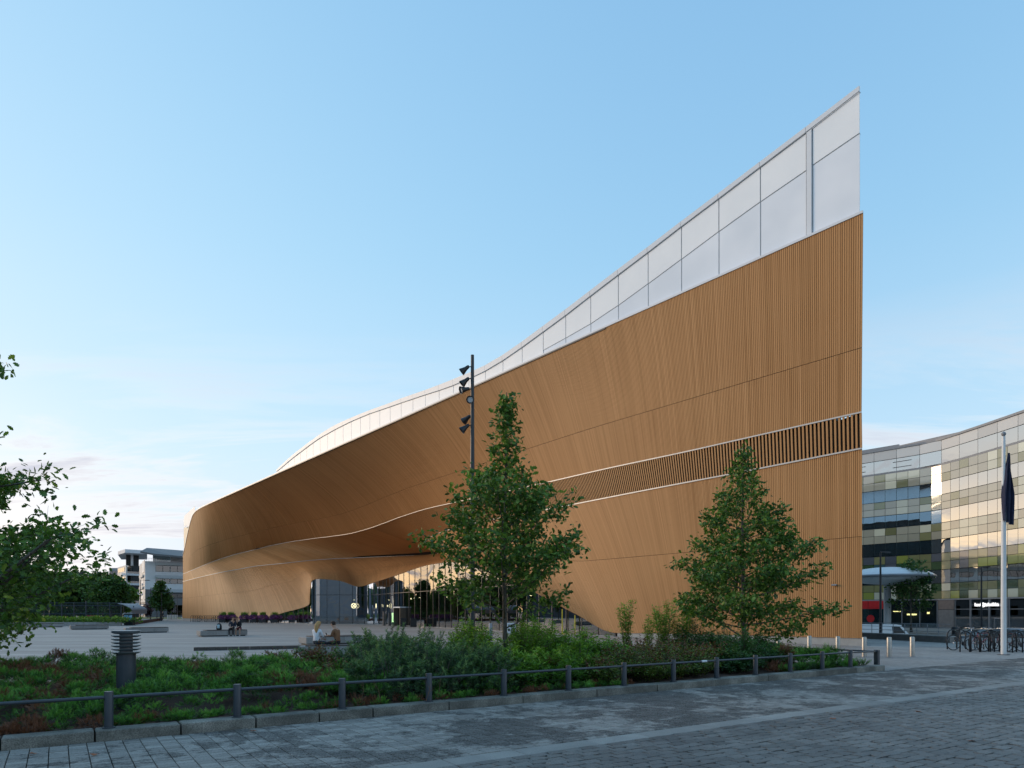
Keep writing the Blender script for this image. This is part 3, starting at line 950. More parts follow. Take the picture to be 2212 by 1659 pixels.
def lay(kinds, cells, mat, name, parent, nmax=300):
    """cells: (u, w, variant, tone, dz, rot); the largest in view become pieces, the rest one part"""
    inst = []
    for (u_, w_, var, tone, dz, rot) in cells:
        p = kp(u_, w_)
        if p.y < 5.6: continue
        xs = CX + FPX * p.x / p.y; vs_ = HZ + FPX * EYE / p.y
        if xs < -500 or xs > 2800 or vs_ > 1950: continue
        vis = -80 < xs < 2290 and vs_ < 1700
        inst.append((0 if vis else 1, p.y, p, var, tone, dz, rot))
    inst.sort(key=lambda q: (q[0], q[1]))
    AV, AF, AT = [], [], []; n0 = 0
    shared = {}
    for i, (_, _, p, var, tone, dz, rot) in enumerate(inst):
        V, F = kinds[var]
        if i < nmax:
            key = var
            if key not in shared:
                me = bpy.data.meshes.new(name); me.from_pydata(V.tolist(), [], F.tolist()); me.materials.append(mat)
                at_ = me.attributes.new('tone', 'FLOAT', 'POINT'); at_.data.foreach_set('value', [(.25 + .5 * (var % 5) / 4)] * len(V))
                shared[key] = me
            o = bpy.data.objects.new(name, shared[key]); COL.objects.link(o)
            o.parent = parent; o.location = (p.x - parent.location.x, p.y - parent.location.y, dz); o.rotation_euler = (0, 0, rot)
        else:
            ca, sa = math.cos(rot), math.sin(rot)
            W = np.stack([V[:, 0] * ca - V[:, 1] * sa + p.x - parent.location.x, V[:, 0] * sa + V[:, 1] * ca + p.y - parent.location.y, V[:, 2] + dz], -1)
            AV.append(W); AF.append(F + n0); n0 += len(V); AT.append(np.full(len(V), tone))
    if AV:
        stuff(np_mesh(name + 's_far', np.concatenate(AV), np.concatenate(AF), mat, parent, np.concatenate(AT)))
# rough setts (cropped stones with open corners)
SW, SD = .25, .155
kinds = [sett_mesh(SW - .010, SD - .007, .05, .005, .022, rs) for _ in range(16)]
cells = []
row = 0; w_ = -WALKW - BANDW - SD / 2 - .01
while w_ > -13.5:
    off = (row % 2) * SW / 2 + rs.uniform(-.02, .02)
    for c_ in range(-14, 190):
        cells.append((c_ * SW + off, w_ + rs.uniform(-.004, .004), rs.randrange(16), rs.random(), .004 + rs.uniform(-.004, .006), KROT + rs.uniform(-.03, .03)))
    w_ -= SD; row += 1
SETTS = struct(thing('sett_paving', '', '', kp(4, -6)))
for k_ in ('label', 'category'): del SETTS[k_]
lay(kinds, cells, M_SETT, 'sett', SETTS)
# walk stones
PWd, PDd = .205, .145
kinds = [sett_mesh(PWd - .008, PDd * r_ - .008, .04, .0018, .007, rs) for r_ in (1, 1, 1, 1, 1.0, 1.0, 1.0, 1.0)]
cells = []
for c_ in range(-16, 215):
    ph = rs.uniform(0, PDd)
    w_ = -.02 - PDd / 2 - ph * .3
    while w_ > -WALKW + PDd / 2:
        cells.append((c_ * PWd, w_, rs.randrange(8), rs.random(), .004 + rs.uniform(-.0015, .0025), KROT + rs.uniform(-.008, .008)))
        w_ -= PDd
lay(kinds, cells, M_WALK, 'walk_stone', WALK)
# far walk and forecourt to the right, surface stones too small to part
def mk_fore():
    t = NT('forecourt_setts')
    br = t.n.new('ShaderNodeTexBrick'); t.l.new(t.mapped(None, (1, 1, 1), (0, 0, -KROT)), br.inputs['Vector'])
    br.inputs['Scale'].default_value = 1.0; br.inputs['Brick Width'].default_value = .24; br.inputs['Row Height'].default_value = .13
    br.inputs['Mortar Size'].default_value = .010; br.inputs['Mortar Smooth'].default_value = .3
    br.inputs['Color1'].default_value = (.40, .37, .34, 1); br.inputs['Color2'].default_value = (.30, .28, .26, 1); br.inputs['Mortar'].default_value = (.12, .11, .10, 1)
    st = t.noise(.35, detail=5)
    c = t.mix(t.ramp(st, [(.42, .5), (.6, 0.0)]), br.outputs[0], (.16, .15, .14))
    t.set(Base_Color=c, Roughness=.7)
    t.bump(br.outputs['Fac'], -.5, .01)
    return t.m
M_FORE = mk_fore()
m_ = MB()
fp = [kp(KLEN + .2, .0), kp(KLEN + 38, .0), (70, 44.9, 0), (20.5, 44.9, 0), (20.5, 40.5, 0), (18.6, 35.4, 0), (17.9, 35.0, 0), (13.0, 41.0, 0), (9.4, 36.0, 0), kp(KLEN - 1.2, 3.2), kp(KLEN, 1.2)]
m_.add([(p[0], p[1], .008) for p in fp], [tuple(range(len(fp)))])
struct(m_.obj('forecourt', M_FORE))

# planting bed soil
BEDPX = [(kp(-3.2, .3)), kp(KLEN - .05, .3), kp(KLEN - .15, 1.6), kp(KLEN - 1.0, 2.9)]
back = [Vector((8.6, 24.2, 0)), Vector((4.5, 22.6, 0)), Vector((0, 20.2, 0)), Vector((-4.0, 19.0, 0)), Vector((-8, 16.8, 0)), Vector((-12.5, 15.4, 0)), Vector((-18, 13.5, 0))]
bed = BEDPX + back
def in_bed(x, y):
    c = False; n = len(bed)
    for i in range(n):
        a, b = bed[i], bed[i - 1]
        if (a.y > y) != (b.y > y) and x < (b.x - a.x) * (y - a.y) / (b.y - a.y) + a.x: c = not c
    return c
m_ = MB(); m_.add([(p.x, p.y, .16) for p in bed] + [(p.x, p.y, 0) for p in bed],
                  [tuple(range(len(bed)))] + [(i, (i + 1) % len(bed), len(bed) + (i + 1) % len(bed), len(bed) + i) for i in range(len(bed))])
struct(m_.obj('bed_soil', M_SOIL))
# granite edging at the plaza side of the bed
for i in range(len(back) - 1):
    a, b = back[i], back[i + 1]; dv = b - a
    m_ = MB(); m_.box(((a.x + b.x) / 2, (a.y + b.y) / 2, .05), (dv.length - .02, .18, .20), math.atan2(dv.y, dv.x), bev=.01)
    m_.obj('edging_stone', M_KERB, KERB)

# low rail: round posts on the kerb, tube between
PX = [235, 512.5, 739, 926.5, 1088.5, 1228, 1348, 1454.5, 1548, 1632, 1707, 1776, 1837]
rw = .17
pu = [u_of_x(x, w=rw) for x in PX]
step0 = pu[0] - (pu[1] - pu[0])
rail = thing('low_rail', 'low graphite steel rail on round posts along the granite kerb', 'railing', kp(pu[0], rw, KH))
allu = [step0] + pu
PH = .50
def rpost(p, r_=.058):
    m_ = MB(); m_.lathe(p, [(r_ * 1.45, -.004), (r_ * 1.45, .012), (r_, .014), (r_, PH - .012), (r_ * .93, PH)], 20)
    m_.obj('post', M_RAIL, rail, 40)
for u_ in allu: rpost(kp(u_, rw, KH))
endp = gnd(1894, 1449)
m_ = MB(); m_.box((endp.x, endp.y, .32), (.12, .12, .62), KROT, bev=.008); m_.obj('end_post', M_RAIL, rail)
prevp = kp(allu[0] - 3.0, rw, KH + .42)
for u_ in allu + [None]:
    p = kp(u_, rw, KH + .42) if u_ is not None else Vector((endp.x, endp.y, .585))
    dv = (p - prevp).normalized()
    m_ = MB(); m_.tube([prevp + dv * .05, p - dv * .05], .024, 12); m_.obj('rail_tube', M_RAIL, rail, 60)
    prevp = p
bk = Vector((endp.x - 2.1, endp.y + 2.0, .60))
m_ = MB(); m_.tube([Vector((endp.x, endp.y, .585)), bk], .022, 10); m_.obj('rail_tube', M_RAIL, rail, 60)
# small white wrap on one rail
p = kp(pu[8] - .45, rw, KH + .42)
m_ = MB(); m_.tube([p - KD * .09, p + KD * .09], .027, 12); m_.obj('tape_wrap', simple('white_tape', (.7, .72, .74), .5, .1), rail, 60)

# fallen leaves on the paving
M_DEADLEAF = simple('fallen_leaf', (.32, .10, .035), .7, .35, scale=30)
for (x, v, lb) in [(68, 1639, 'russet fallen leaf at the foot of the nearest kerb stone'), (205, 1641, 'russet fallen leaf on the walk by the second kerb stone'), (545, 1588, 'rusty leaf lying below the fourth kerb stone'), (1985, 1545, 'small russet leaf on the setts near the edge band'), (1800, 1560, 'orange leaf lying among the dark setts'), (2100, 1610, 'russet leaf on the setts in the right corner')]:
    p = gnd(x, v)
    n_ = 9; rr = .055
    pts = [(p.x, p.y, .062)] + [(p.x + math.cos(k / n_ * 6.283) * rr * (1 if k % 2 else .55) * 1.3, p.y + math.sin(k / n_ * 6.283) * rr * (1 if k % 2 else .55), .058 + .02 * random.random()) for k in range(n_)]
    m_ = MB(); m_.add(pts, [(0, 1 + k, 1 + (k + 1) % n_) for k in range(n_)])
    o = m_.obj('fallen_leaf', M_DEADLEAF); tag(o, lb, 'leaf', 'fallen leaves on the paving')

# ================================================================== vegetation
def leaf_mat(name, stops, trans=.25, rough=.5, spec=.4):
    t = NT(name)
    tone = t.attr('tone')
    pn = t.noise(14, detail=2)
    c = t.ramp(t.math('ADD', tone, t.math('MULTIPLY', t.math('SUBTRACT', pn, .5), .25)), stops)
    t.set(Base_Color=c, Roughness=rough); t.b.inputs['Specular IOR Level'].default_value = spec
    tl = t.n.new('ShaderNodeBsdfTranslucent')
    t.l.new(t.mix(1.0, c, (1.0, 1.15, .6), 'MULTIPLY'), tl.inputs[0])
    mx = t.n.new('ShaderNodeMixShader'); mx.inputs[0].default_value = trans
    t.l.new(t.b.outputs[0], mx.inputs[1]); t.l.new(tl.outputs[0], mx.inputs[2]); t.l.new(mx.outputs[0], t.o.inputs['Surface'])
    return t.m
M_OAK = leaf_mat('oak_leaf', [(0, (.034, .076, .016)), (.45, (.082, .172, .028)), (.8, (.16, .28, .042)), (1, (.30, .38, .07))])
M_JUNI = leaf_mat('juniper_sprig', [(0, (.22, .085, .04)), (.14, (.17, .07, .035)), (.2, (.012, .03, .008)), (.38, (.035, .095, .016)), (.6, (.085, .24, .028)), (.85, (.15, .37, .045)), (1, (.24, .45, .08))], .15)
M_PINE = leaf_mat('pine_needle', [(0, (.022, .050, .024)), (.5, (.055, .12, .045)), (.8, (.12, .23, .065)), (1, (.24, .34, .10))], .1)
M_LIME = leaf_mat('light_shrub_leaf', [(0, (.04, .095, .010)), (.5, (.14, .30, .028)), (1, (.33, .50, .07))], .3)
M_SPIREA = leaf_mat('spirea_leaf', [(0, (.20, .055, .032)), (.22, (.16, .085, .032)), (.35, (.055, .095, .018)), (.7, (.12, .19, .028)), (1, (.22, .25, .05))], .25)
M_DEEP = leaf_mat('dark_shrub_leaf', [(0, (.022, .062, .016)), (.5, (.045, .13, .028)), (1, (.085, .20, .045))], .25)
M_BGLEAF = leaf_mat('far_leaf', [(0, (.026, .062, .016)), (.5, (.055, .125, .026)), (1, (.11, .20, .045))], .25)
M_BGLIME = leaf_mat('far_light_leaf', [(0, (.06, .13, .016)), (.5, (.11, .21, .026)), (1, (.18, .29, .045))], .3)
def mk_bark():
    t = NT('bark')
    n = t.noise(1.0, t.mapped(None, (30, 30, 5)), detail=5)
    t.set(Base_Color=t.mix(t.ramp(n, [(.35, 0.0), (.65, 1.0)]), (.05, .042, .034), (.17, .15, .125)), Roughness=.85)
    t.bump(n, .5, .01); return t.m
M_BARK = mk_bark()
M_TWIG = simple('dead_twig', (.16, .09, .055), .9, .3, scale=10)

def euler_mats(rx, ry, rz):
    cx, sx, cy, sy, cz, sz = np.cos(rx), np.sin(rx), np.cos(ry), np.sin(ry), np.cos(rz), np.sin(rz)
    M = np.empty((len(rx), 3, 3))
    M[:, 0, 0] = cz * cy; M[:, 0, 1] = cz * sy * sx - sz * cx; M[:, 0, 2] = cz * sy * cx + sz * sx
    M[:, 1, 0] = sz * cy; M[:, 1, 1] = sz * sy * sx + cz * cx; M[:, 1, 2] = sz * sy * cx - cz * sx
    M[:, 2, 0] = -sy; M[:, 2, 1] = cy * sx; M[:, 2, 2] = cy * cx
    return M
def aim_mats(d, roll):
    """matrices whose local +Y points along d (k,3)"""
    d = d / np.maximum(np.linalg.norm(d, axis=1, keepdims=True), 1e-9)
    up = np.tile(np.array([0, 0, 1.0]), (len(d), 1)); bad = np.abs(d[:, 2]) > .97; up[bad] = (1, 0, 0)
    x = np.cross(d, up); x /= np.linalg.norm(x, axis=1, keepdims=True)
    z = np.cross(x, d)
    c, s = np.cos(roll)[:, None], np.sin(roll)[:, None]
    x2 = x * c + z * s; z2 = -x * s + z * c
    return np.stack([x2, d, z2], -1)
def scatter(V, F, pos, M, sc, tone, tv=None):
    k, n = len(pos), len(V)
    sc = np.asarray(sc).reshape(k, 1, 1)
    W = np.einsum('kij,nj->kni', M, V) * sc + pos[:, None, :]
    FF = (F[None] + (np.arange(k) * n)[:, None, None]).reshape(-1, F.shape[1])
    T = np.repeat(tone, n)
    if tv is not None: T = np.clip(T + np.tile(tv, k), 0, 1)
    return W.reshape(-1, 3), FF, T
class Cloud:
    def __init__(s): s.v = []; s.f = []; s.t = []; s.n = 0
    def add(s, V, F, T):
        s.v.append(V); s.f.append(F + s.n); s.t.append(T); s.n += len(V)
    def obj(s, name, mat, parent=None, off=(0, 0, 0)):
        return np_mesh(name, np.concatenate(s.v) - np.array(off), np.concatenate(s.f), mat, parent, np.concatenate(s.t))

# leaf templates, stem at origin, pointing +Y, unit length
def oak_leaf():
    out = [(0, 0), (.07, .12), (.20, .22), (.13, .33), (.30, .46), (.19, .57), (.31, .72), (.17, .82), (.12, .97), (0, 1.0)]
    L = [(-x, y) for x, y in out[1:-1]]
    V = []; F = []
    mids = [(0, y) for y in (.0, .28, .52, .77, 1.0)]
    pts = [(x, y, .10 * abs(x) + .06 * math.sin(y * 5)) for x, y in out] + [(x, y, .10 * abs(x) + .06 * math.sin(y * 5)) for x, y in L] + [(0, y, -.05) for y in (.25, .52, .78)]
    m1, m2, m3 = 18, 19, 20
    R_ = list(range(0, 10)); Lf = [0] + list(range(10, 18)) + [9]
    for S in (R_, Lf):
        F += [(S[0], S[1], m1), (S[1], S[2], m1), (S[2], S[3], m1), (S[3], S[4], m2), (m1, S[3], m2), (S[4], S[5], m2), (S[5], S[6], m3), (m2, S[5], m3), (S[6], S[7], m3), (S[7], S[8], m3), (S[8], S[9], m3)]
    return np.array(pts), np.array(F)
def lance_leaf(w=.16):
    V = np.array([(0, 0, 0), (w, .4, .05), (0, .45, -.03), (-w, .4, .05), (0, 1, 0)], float)
    return V, np.array([(0, 1, 2), (0, 2, 3), (1, 4, 2), (2, 4, 3)])
def blob_leaf(w=.34):
    V = np.array([(0, 0, 0), (w, .35, .07), (w * .8, .75, .05), (0, 1, -.04), (-w * .8, .75, .05), (-w, .35, .07), (0, .5, -.05)], float)
    return V, np.array([(0, 1, 6), (1, 2, 6), (2, 3, 6), (3, 4, 6), (4, 5, 6), (5, 0, 6)])
OAKV, OAKF = oak_leaf(); LANV, LANF = lance_leaf(); BLOV, BLOF = blob_leaf()

def juniper_sprig(r_):
    V, F = [], []
    for i in range(9):
        y = .08 + i * .1; sgn = 1 if i % 2 else -1
        L = .40 * (1 - y * .55) * r_.uniform(.8, 1.2); a = r_.uniform(.5, .9) * sgn
        z = r_.uniform(-.06, .10)
        dx, dy = math.sin(a) * L, math.cos(a) * L
        n = len(V); w = .034
        V += [(-w * math.cos(a), y - w * -math.sin(a), 0), (w * math.cos(a), y + w * -math.sin(a), 0), (dx + w * .7, y + dy * .7, z + .03), (dx, y + dy, z), (dx - w * .7, y + dy * .6, z)]
        F += [(n, n + 1, n + 2), (n, n + 2, n + 4), (n + 4, n + 2, n + 3)]
    n = len(V); V += [(-.05, 0, 0), (.05, 0, 0), (0, 1.0, .06)]; F += [(n, n + 1, n + 2)]
    return np.array(V), np.array(F)
rj = random.Random(3)
SPRIGS = [juniper_sprig(rj) for _ in range(4)]

def vnoise(x, y, s, seed=0):
    """smooth value noise on arrays"""
    g = np.random.default_rng(seed).random((64, 64))
    X, Y = x / s + 31.3, y / s + 17.7
    i, j = np.floor(X).astype(int), np.floor(Y).astype(int); fx, fy = X - i, Y - j
    fx, fy = fx * fx * (3 - 2 * fx), fy * fy * (3 - 2 * fy)
    G = lambda a, b: g[a % 64, b % 64]
    return (G(i, j) * (1 - fx) + G(i + 1, j) * fx) * (1 - fy) + (G(i, j + 1) * (1 - fx) + G(i + 1, j + 1) * fx) * fy

def juniper_cover(name, n, inside, hfun, seed, brown, size=(.10, .19), per=42, crad=(.10, .21)):
    """cushions of feathery sprigs: n clumps over the height field"""
    r_ = np.random.default_rng(seed)
    lo = np.array([-19.0, 7.0]); hi = np.array([12.0, 25.0])
    P = r_.uniform(lo, hi, (n * 14, 2))
    ok = np.array([in_bed(x, y) and inside(x, y) for x, y in P]); P = P[ok][:n]
    H = hfun(P[:, 0], P[:, 1])
    n = len(P)
    rad = r_.uniform(*crad, n) * np.where(H < .12, .7, 1)
    br = vnoise(P[:, 0], P[:, 1], .9, seed + 1) * .55 + vnoise(P[:, 0], P[:, 1], .3, seed + 2) * .45
    dead = (br > brown) | ((H < .16) & (r_.random(n) < .22))
    base = np.clip(r_.normal(.58, .15, n), .30, .95)
    ct = np.repeat(np.arange(n), per); k = len(ct)
    az = r_.uniform(0, 6.283, k); cz = r_.uniform(-.15, 1.0, k); sz = np.sqrt(np.maximum(0, 1 - cz ** 2))
    d = np.column_stack([np.cos(az) * sz, np.sin(az) * sz, cz])
    u = r_.uniform(.25, 1.0, k) ** .6
    C = np.column_stack([P, .14 + np.maximum(H - rad * .55, .02)])
    pos = C[ct] + d * (rad[ct] * u)[:, None] * np.array([1, 1, .85])
    pos[:, 2] = np.maximum(pos[:, 2], .17)
    dd = d * .8 + r_.normal(0, .4, (k, 3)) + np.array([0, 0, .25])
    tone = np.where(dead[ct], r_.uniform(0, .12, k), np.clip(base[ct] * (.25 + .55 * u + .35 * np.maximum(cz, 0)) + r_.normal(0, .07, k), .24, 1))  # shade inside clumps and bright tops put into the sprig tone
    sc = r_.uniform(*size, k)
    cl = Cloud(); pick = r_.integers(0, 4, k)
    for q in range(4):
        V, F = SPRIGS[q]
        gm = (pick == q) & (tone > .2); bm_ = (pick == q) & (tone <= .2)
        cl.add(*scatter(V, F, pos[gm], aim_mats(dd[gm], r_.uniform(-.9, .9, gm.sum())), sc[gm], tone[gm], np.clip((V[:, 1] - .5) * .4, -.03, .2)))
        cl.add(*scatter(V, F, pos[bm_], aim_mats(dd[bm_], r_.uniform(-.9, .9, bm_.sum())), sc[bm_], tone[bm_]))
    return cl

def kerb_uw(x, y):
    d = Vector((x, y, 0)) - KA
    return d.dot(KD), d.dot(KN)
def mound(seed, base, amp, s1=.9):
    def h(x, y):
        u_ = (x - KA.x) * KD.x + (y - KA.y) * KD.y; w_ = (x - KA.x) * KN.x + (y - KA.y) * KN.y
        edge = np.clip((w_ - .55 - .35 * vnoise(x, y, .8, seed + 9)) / .55, 0, 1)
        return edge * (base + amp * vnoise(x, y, s1, seed) + amp * 1.15 * vnoise(x, y, .30, seed + 5) ** 1.6)
    return h
def left_zone(x, y):
    u_, w_ = kerb_uw(x, y)
    if w_ < .45: return False
    if u_ < 4.6: return True
    lim = 4.9 - (u_ - 4.6) * .55
    return w_ < max(lim, .0) and u_ < 11.5
JUN_L = juniper_cover('juniper_cover', 2700, left_zone, mound(4, .14, .34), 21, .655, (.055, .10), 52)
o = JUN_L.obj('juniper_cover', M_JUNI); o['label'] = 'spreading green juniper ground cover with rusty brown patches'; o['category'] = 'ground cover'; stuff(o)
def right_zone(x, y):
    u_, w_ = kerb_uw(x, y)
    return w_ > .4 and u_ > 16.6 and u_ < KLEN - .25
JUN_R = juniper_cover('juniper_cover', 520, right_zone, mound(8, .18, .22), 31, .80, (.12, .22), 34)
o = JUN_R.obj('juniper_cover', M_JUNI); o['label'] = 'low dark juniper mat at the far tip of the bed'; o['category'] = 'ground cover'; stuff(o)

# ---- shrubs
def pine_shrub(seed, rad, hgt, nsh):
    r_ = np.random.default_rng(seed)
    cl = Cloud()
    NV_, NF_ = np.array([(-.075, 0, 0), (.075, 0, 0), (.0, 1, 0)]), np.array([(0, 1, 2)])
    tw = MB()
    for i in range(nsh):
        a = r_.uniform(0, 6.283); q = math.sqrt(r_.random()) * rad
        bx, by = math.cos(a) * q, math.sin(a) * q
        dome = hgt * math.sqrt(max(.05, 1 - .85 * (q / rad) ** 2)) * (.82 + .25 * r_.random())
        top = dome * (1 if r_.random() < .55 else r_.uniform(.35, .95))
        L = r_.uniform(.16, .28)
        if r_.random() < .13: top = dome * r_.uniform(1.12, 1.32); L = r_.uniform(.3, .42)
        out = .75 * q / rad
        dirv = np.array([math.cos(a) * out + r_.normal(0, .22), math.sin(a) * out + r_.normal(0, .22), 1.0]); dirv /= np.linalg.norm(dirv)
        p0 = np.array([bx, by, max(top - L, .03)])
        nn = int(64 * L / .22)
        t = r_.random(nn)
        pos = p0 + dirv * (t * L)[:, None]
        az = r_.uniform(0, 6.283, nn)
        side = np.column_stack([np.cos(az), np.sin(az), np.zeros(nn)])
        d = side * 1.0 + dirv * (.15 + .9 * t[:, None] ** 2)
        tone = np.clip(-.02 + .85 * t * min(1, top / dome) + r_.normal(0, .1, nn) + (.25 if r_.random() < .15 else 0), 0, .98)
        cl.add(*scatter(NV_, NF_, pos, aim_mats(d, r_.uniform(0, 6.28, nn)), r_.uniform(.055, .085, nn), tone))
        if i % 5 == 0: tw.tube([(bx * .5, by * .5, 0), tuple(p0), tuple(p0 + dirv * L * .9)], [.012, .009, .005], 5)
    return cl, tw
def leafy_shrub(seed, rad, hgt, nst, nleaf, V, F, ls, spread=1.0, droop=0.2, tone_fn=None, upright=False):
    r_ = np.random.default_rng(seed)
    cl = Cloud(); tw = MB()
    for i in range(nst):
        a = r_.uniform(0, 6.283); q = math.sqrt(r_.random())
        b0 = np.array([math.cos(a), math.sin(a), 0]) * rad * .25 * q
        lean = q * rad * spread
        H = hgt * (1 - .45 * q * q) * r_.uniform(.62, 1.0)
        if upright: H = hgt * r_.uniform(.75, 1.05)
        tip = np.array([math.cos(a) * lean, math.sin(a) * lean, H])
        mid = b0 * .5 + tip * .5 + np.array([0, 0, H * .12]) - np.array([math.cos(a), math.sin(a), 0]) * lean * .12
        ts = np.linspace(0, 1, 7)[:, None]
        pts = (1 - ts) ** 2 * b0 + 2 * ts * (1 - ts) * mid + ts ** 2 * tip
        pts[:, 2] -= droop * ts[:, 0] ** 3 * lean * .5
        tw.tube([tuple(p) for p in pts], list(np.linspace(.010, .003, 7)), 4)
        t = r_.uniform(.22, 1.0, nleaf)
        pos = np.stack([np.interp(t, np.linspace(0, 1, 7), pts[:, k]) for k in range(3)], -1) + r_.normal(0, .035, (nleaf, 3))
        az = r_.uniform(0, 6.283, nleaf)
        d = np.column_stack([np.cos(az), np.sin(az), r_.uniform(-.25, .9, nleaf)])
        zz = pos[:, 2] / hgt
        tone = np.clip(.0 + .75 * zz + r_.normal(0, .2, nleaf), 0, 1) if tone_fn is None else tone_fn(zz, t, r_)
        cl.add(*scatter(V, F, pos, aim_mats(d, r_.uniform(-.8, .8, nleaf)), r_.uniform(ls * .65, ls * 1.2, nleaf), tone))
    return cl, tw
def plant(name, label, cat, loc, cl, tw, mat, group, crown='foliage', rz=0.0, twig=None):
    r_ = thing(name, label, cat, loc, group, rz)
    cl.obj(crown, mat, r_)
    if tw.v: tw.obj('stems', twig or M_BARK, r_, world=False)
    return r_
# mountain pines
pp = [(806, 14.3, .95, .92), (835, 13.1, .95, .80), (880, 14.4, 1.05, 1.02), (945, 13.8, 1.0, .86), (1000, 14.9, 1.0, .86), (1045, 14.2, .85, .78), (905, 16.0, 1.0, .98), (820, 15.6, .9, 1.05), (985, 13.9, .8, .66)]
pl = ['leftmost mountain pine shrub beside the bronze spirea', 'mountain pine shrub low behind the rail, second from left', 'tall mountain pine with upright candle shoots in mid clump', 'mountain pine shrub behind the middle rail posts', 'mountain pine shrub just left of the slim oak trunk', 'rightmost mountain pine beside light green shrubs', 'mountain pine at the back of the pine clump', 'mountain pine with the highest candle shoots near the seated pair', 'smallest mountain pine close to the granite kerb']
protos = []
for i, ((x, Y, rd, hh), lb) in enumerate(zip(pp, pl)):
    loc = (wx(x, Y), Y, .15)
    cl, tw = pine_shrub(60 + i, rd * .95, hh * 1.12, 300)
    plant('mountain_pine', lb, 'shrub', loc, cl, tw, M_PINE, 'mountain pine shrubs in the bed')
# bronze-tipped spirea left of the pines
def sp_tone(zz, t, r_): return np.where(zz + r_.normal(0, .15, len(zz)) > .62, np.clip(r_.normal(.20, .22, len(zz)), 0, 1), np.clip(.45 + .5 * zz + r_.normal(0, .15, len(zz)), 0, 1))
sp = [(600, 15.6, .75, .62), (655, 15.0, .8, .74), (705, 14.6, .8, .78), (735, 13.5, .7, .60)]
sl = ['leftmost low spirea with bronze tips behind the juniper', 'yellow green spirea in front of the low timber edge', 'bronze topped spirea below the woman in white', 'spirea tucked against the mountain pines']
for i, ((x, Y, rd, hh), lb) in enumerate(zip(sp, sl)):
    cl, tw = leafy_shrub(100 + i, rd * 1.05, hh * 1.38, 95, 48, BLOV, BLOF, .055, 1.0, .2, sp_tone)
    plant('spirea_shrub', lb, 'shrub', (wx(x, Y), Y, .15), cl, tw, M_SPIREA, 'spirea shrubs in the bed')
sp2 = [(1350, 16.5, .85, .72), (1420, 17.2, .9, .80), (1490, 18.2, .9, .78), (1385, 18.6, .9, .85), (1545, 18.6, .8, .70), (1330, 19.6, .9, .75), (1455, 20.3, 1.0, .85), (1500, 17.15, .7, .62), (1400, 15.9, .65, .6), (1290, 15.4, .65, .55), (1450, 16.6, .6, .5)]
sl2 = ['olive spirea behind the rail at the sixth post', 'bronze flushed spirea between two rail posts', 'reddish topped spirea below the right oak', 'spirea with rusty flower heads in mid bed', 'spirea beside the dark arching shrub', 'low spirea at the back edge by the plaza', 'spirea below the tall thin shoots', 'low spirea close to the kerb between the eighth and ninth posts', 'low olive spirea hugging the kerb in mid rail', 'small spirea at the kerb beside the light shrubs', 'small reddish spirea by the kerb below the bronze one']
for i, ((x, Y, rd, hh), lb) in enumerate(zip(sp2, sl2)):
    cl, tw = leafy_shrub(120 + i, rd * 1.05, hh * 1.25, 95, 46, BLOV, BLOF, .055, 1.0, .2, sp_tone)
    plant('spirea_shrub', lb, 'shrub', (wx(x, Y), Y, .15), cl, tw, M_SPIREA, 'spirea shrubs in the bed')
# light green shrubs around the slim oak
lg = [(1030, 16.8, .8, 1.05), (1075, 15.6, .8, .80), (1130, 17.2, .9, 1.12), (1185, 18.0, .9, 1.10), (1120, 14.6, .85, .62), (1190, 15.3, .9, .66), (1255, 16.2, .95, .74), (1245, 18.4, .9, .95), (1300, 17.6, .9, .85), (1150, 19.0, .8, 1.15), (1015, 18.4, .7, 1.15)]
ll = ['light green leafy shrub left of the slim oak trunk', 'light shrub at the foot of the slim oak', 'tall light green shrub right of the slim oak trunk', 'light green shrub in front of the poster stand', 'low light shrub by the kerb below the slim oak', 'low bright shrub behind the fifth rail post', 'bright green shrub trailing towards the rail', 'light green shrub at mid bed between the two oaks', 'light green shrub meeting the bronze spirea', 'tall light shrub behind the slim oak', 'upright yellow green shrub at the plaza edge']
for i, ((x, Y, rd, hh), lb) in enumerate(zip(lg, ll)):
    cl, tw = leafy_shrub(140 + i, rd * 1.08, hh * 1.4, 100, 56, LANV, LANF, .11, 1.0, .3)
    plant('leafy_shrub', lb, 'shrub', (wx(x, Y), Y, .15), cl, tw, M_LIME, 'light green shrubs in the bed')
# dark arching shrubs under the right oak
dg = [(1565, 20.0, 1.1, 1.05), (1610, 19.0, 1.0, .92), (1500, 21.2, 1.0, 1.10), (1640, 20.6, .9, .85), (1585, 18.2, .75, .55)]
dl_ = ['dark green arching shrub below the right oak', 'dark shrub hanging over the rail by the right oak', 'tall dark green shrub left of the right oak trunk', 'dark shrub reaching towards the steel bollards', 'low dark shrub pushing through the rail']
for i, ((x, Y, rd, hh), lb) in enumerate(zip(dg, dl_)):
    cl, tw = leafy_shrub(170 + i, rd * 1.15, hh * 1.4, 95, 60, LANV, LANF, .10, 1.0, .5)
    plant('arching_shrub', lb, 'shrub', (wx(x, Y), Y, .15), cl, tw, M_DEEP, 'dark arching shrubs under the oak')
# tall thin shoots
ts_ = [(1354, 20.5, .20, 1.95, 9), (1400, 21.0, .16, 1.55, 5), (1432, 21.6, .45, 2.0, 16), (1470, 21.8, .4, 1.7, 14)]
tl_ = ['slender upright shoot cluster nearest the glass corner', 'thin single shoot standing against the timber wall', 'wispy tall shoots left of the right oak', 'bushy upright shoots touching the right oak crown']
for i, ((x, Y, rd, hh, ns), lb) in enumerate(zip(ts_, tl_)):
    cl, tw = leafy_shrub(190 + i, rd, hh, ns, 130, LANV, LANF, .105, 1.3, .0, None, True)
    plant('tall_shoot', lb, 'shrub', (wx(x, Y), Y, .15), cl, tw, M_LIME, 'tall shoots against the timber wall')

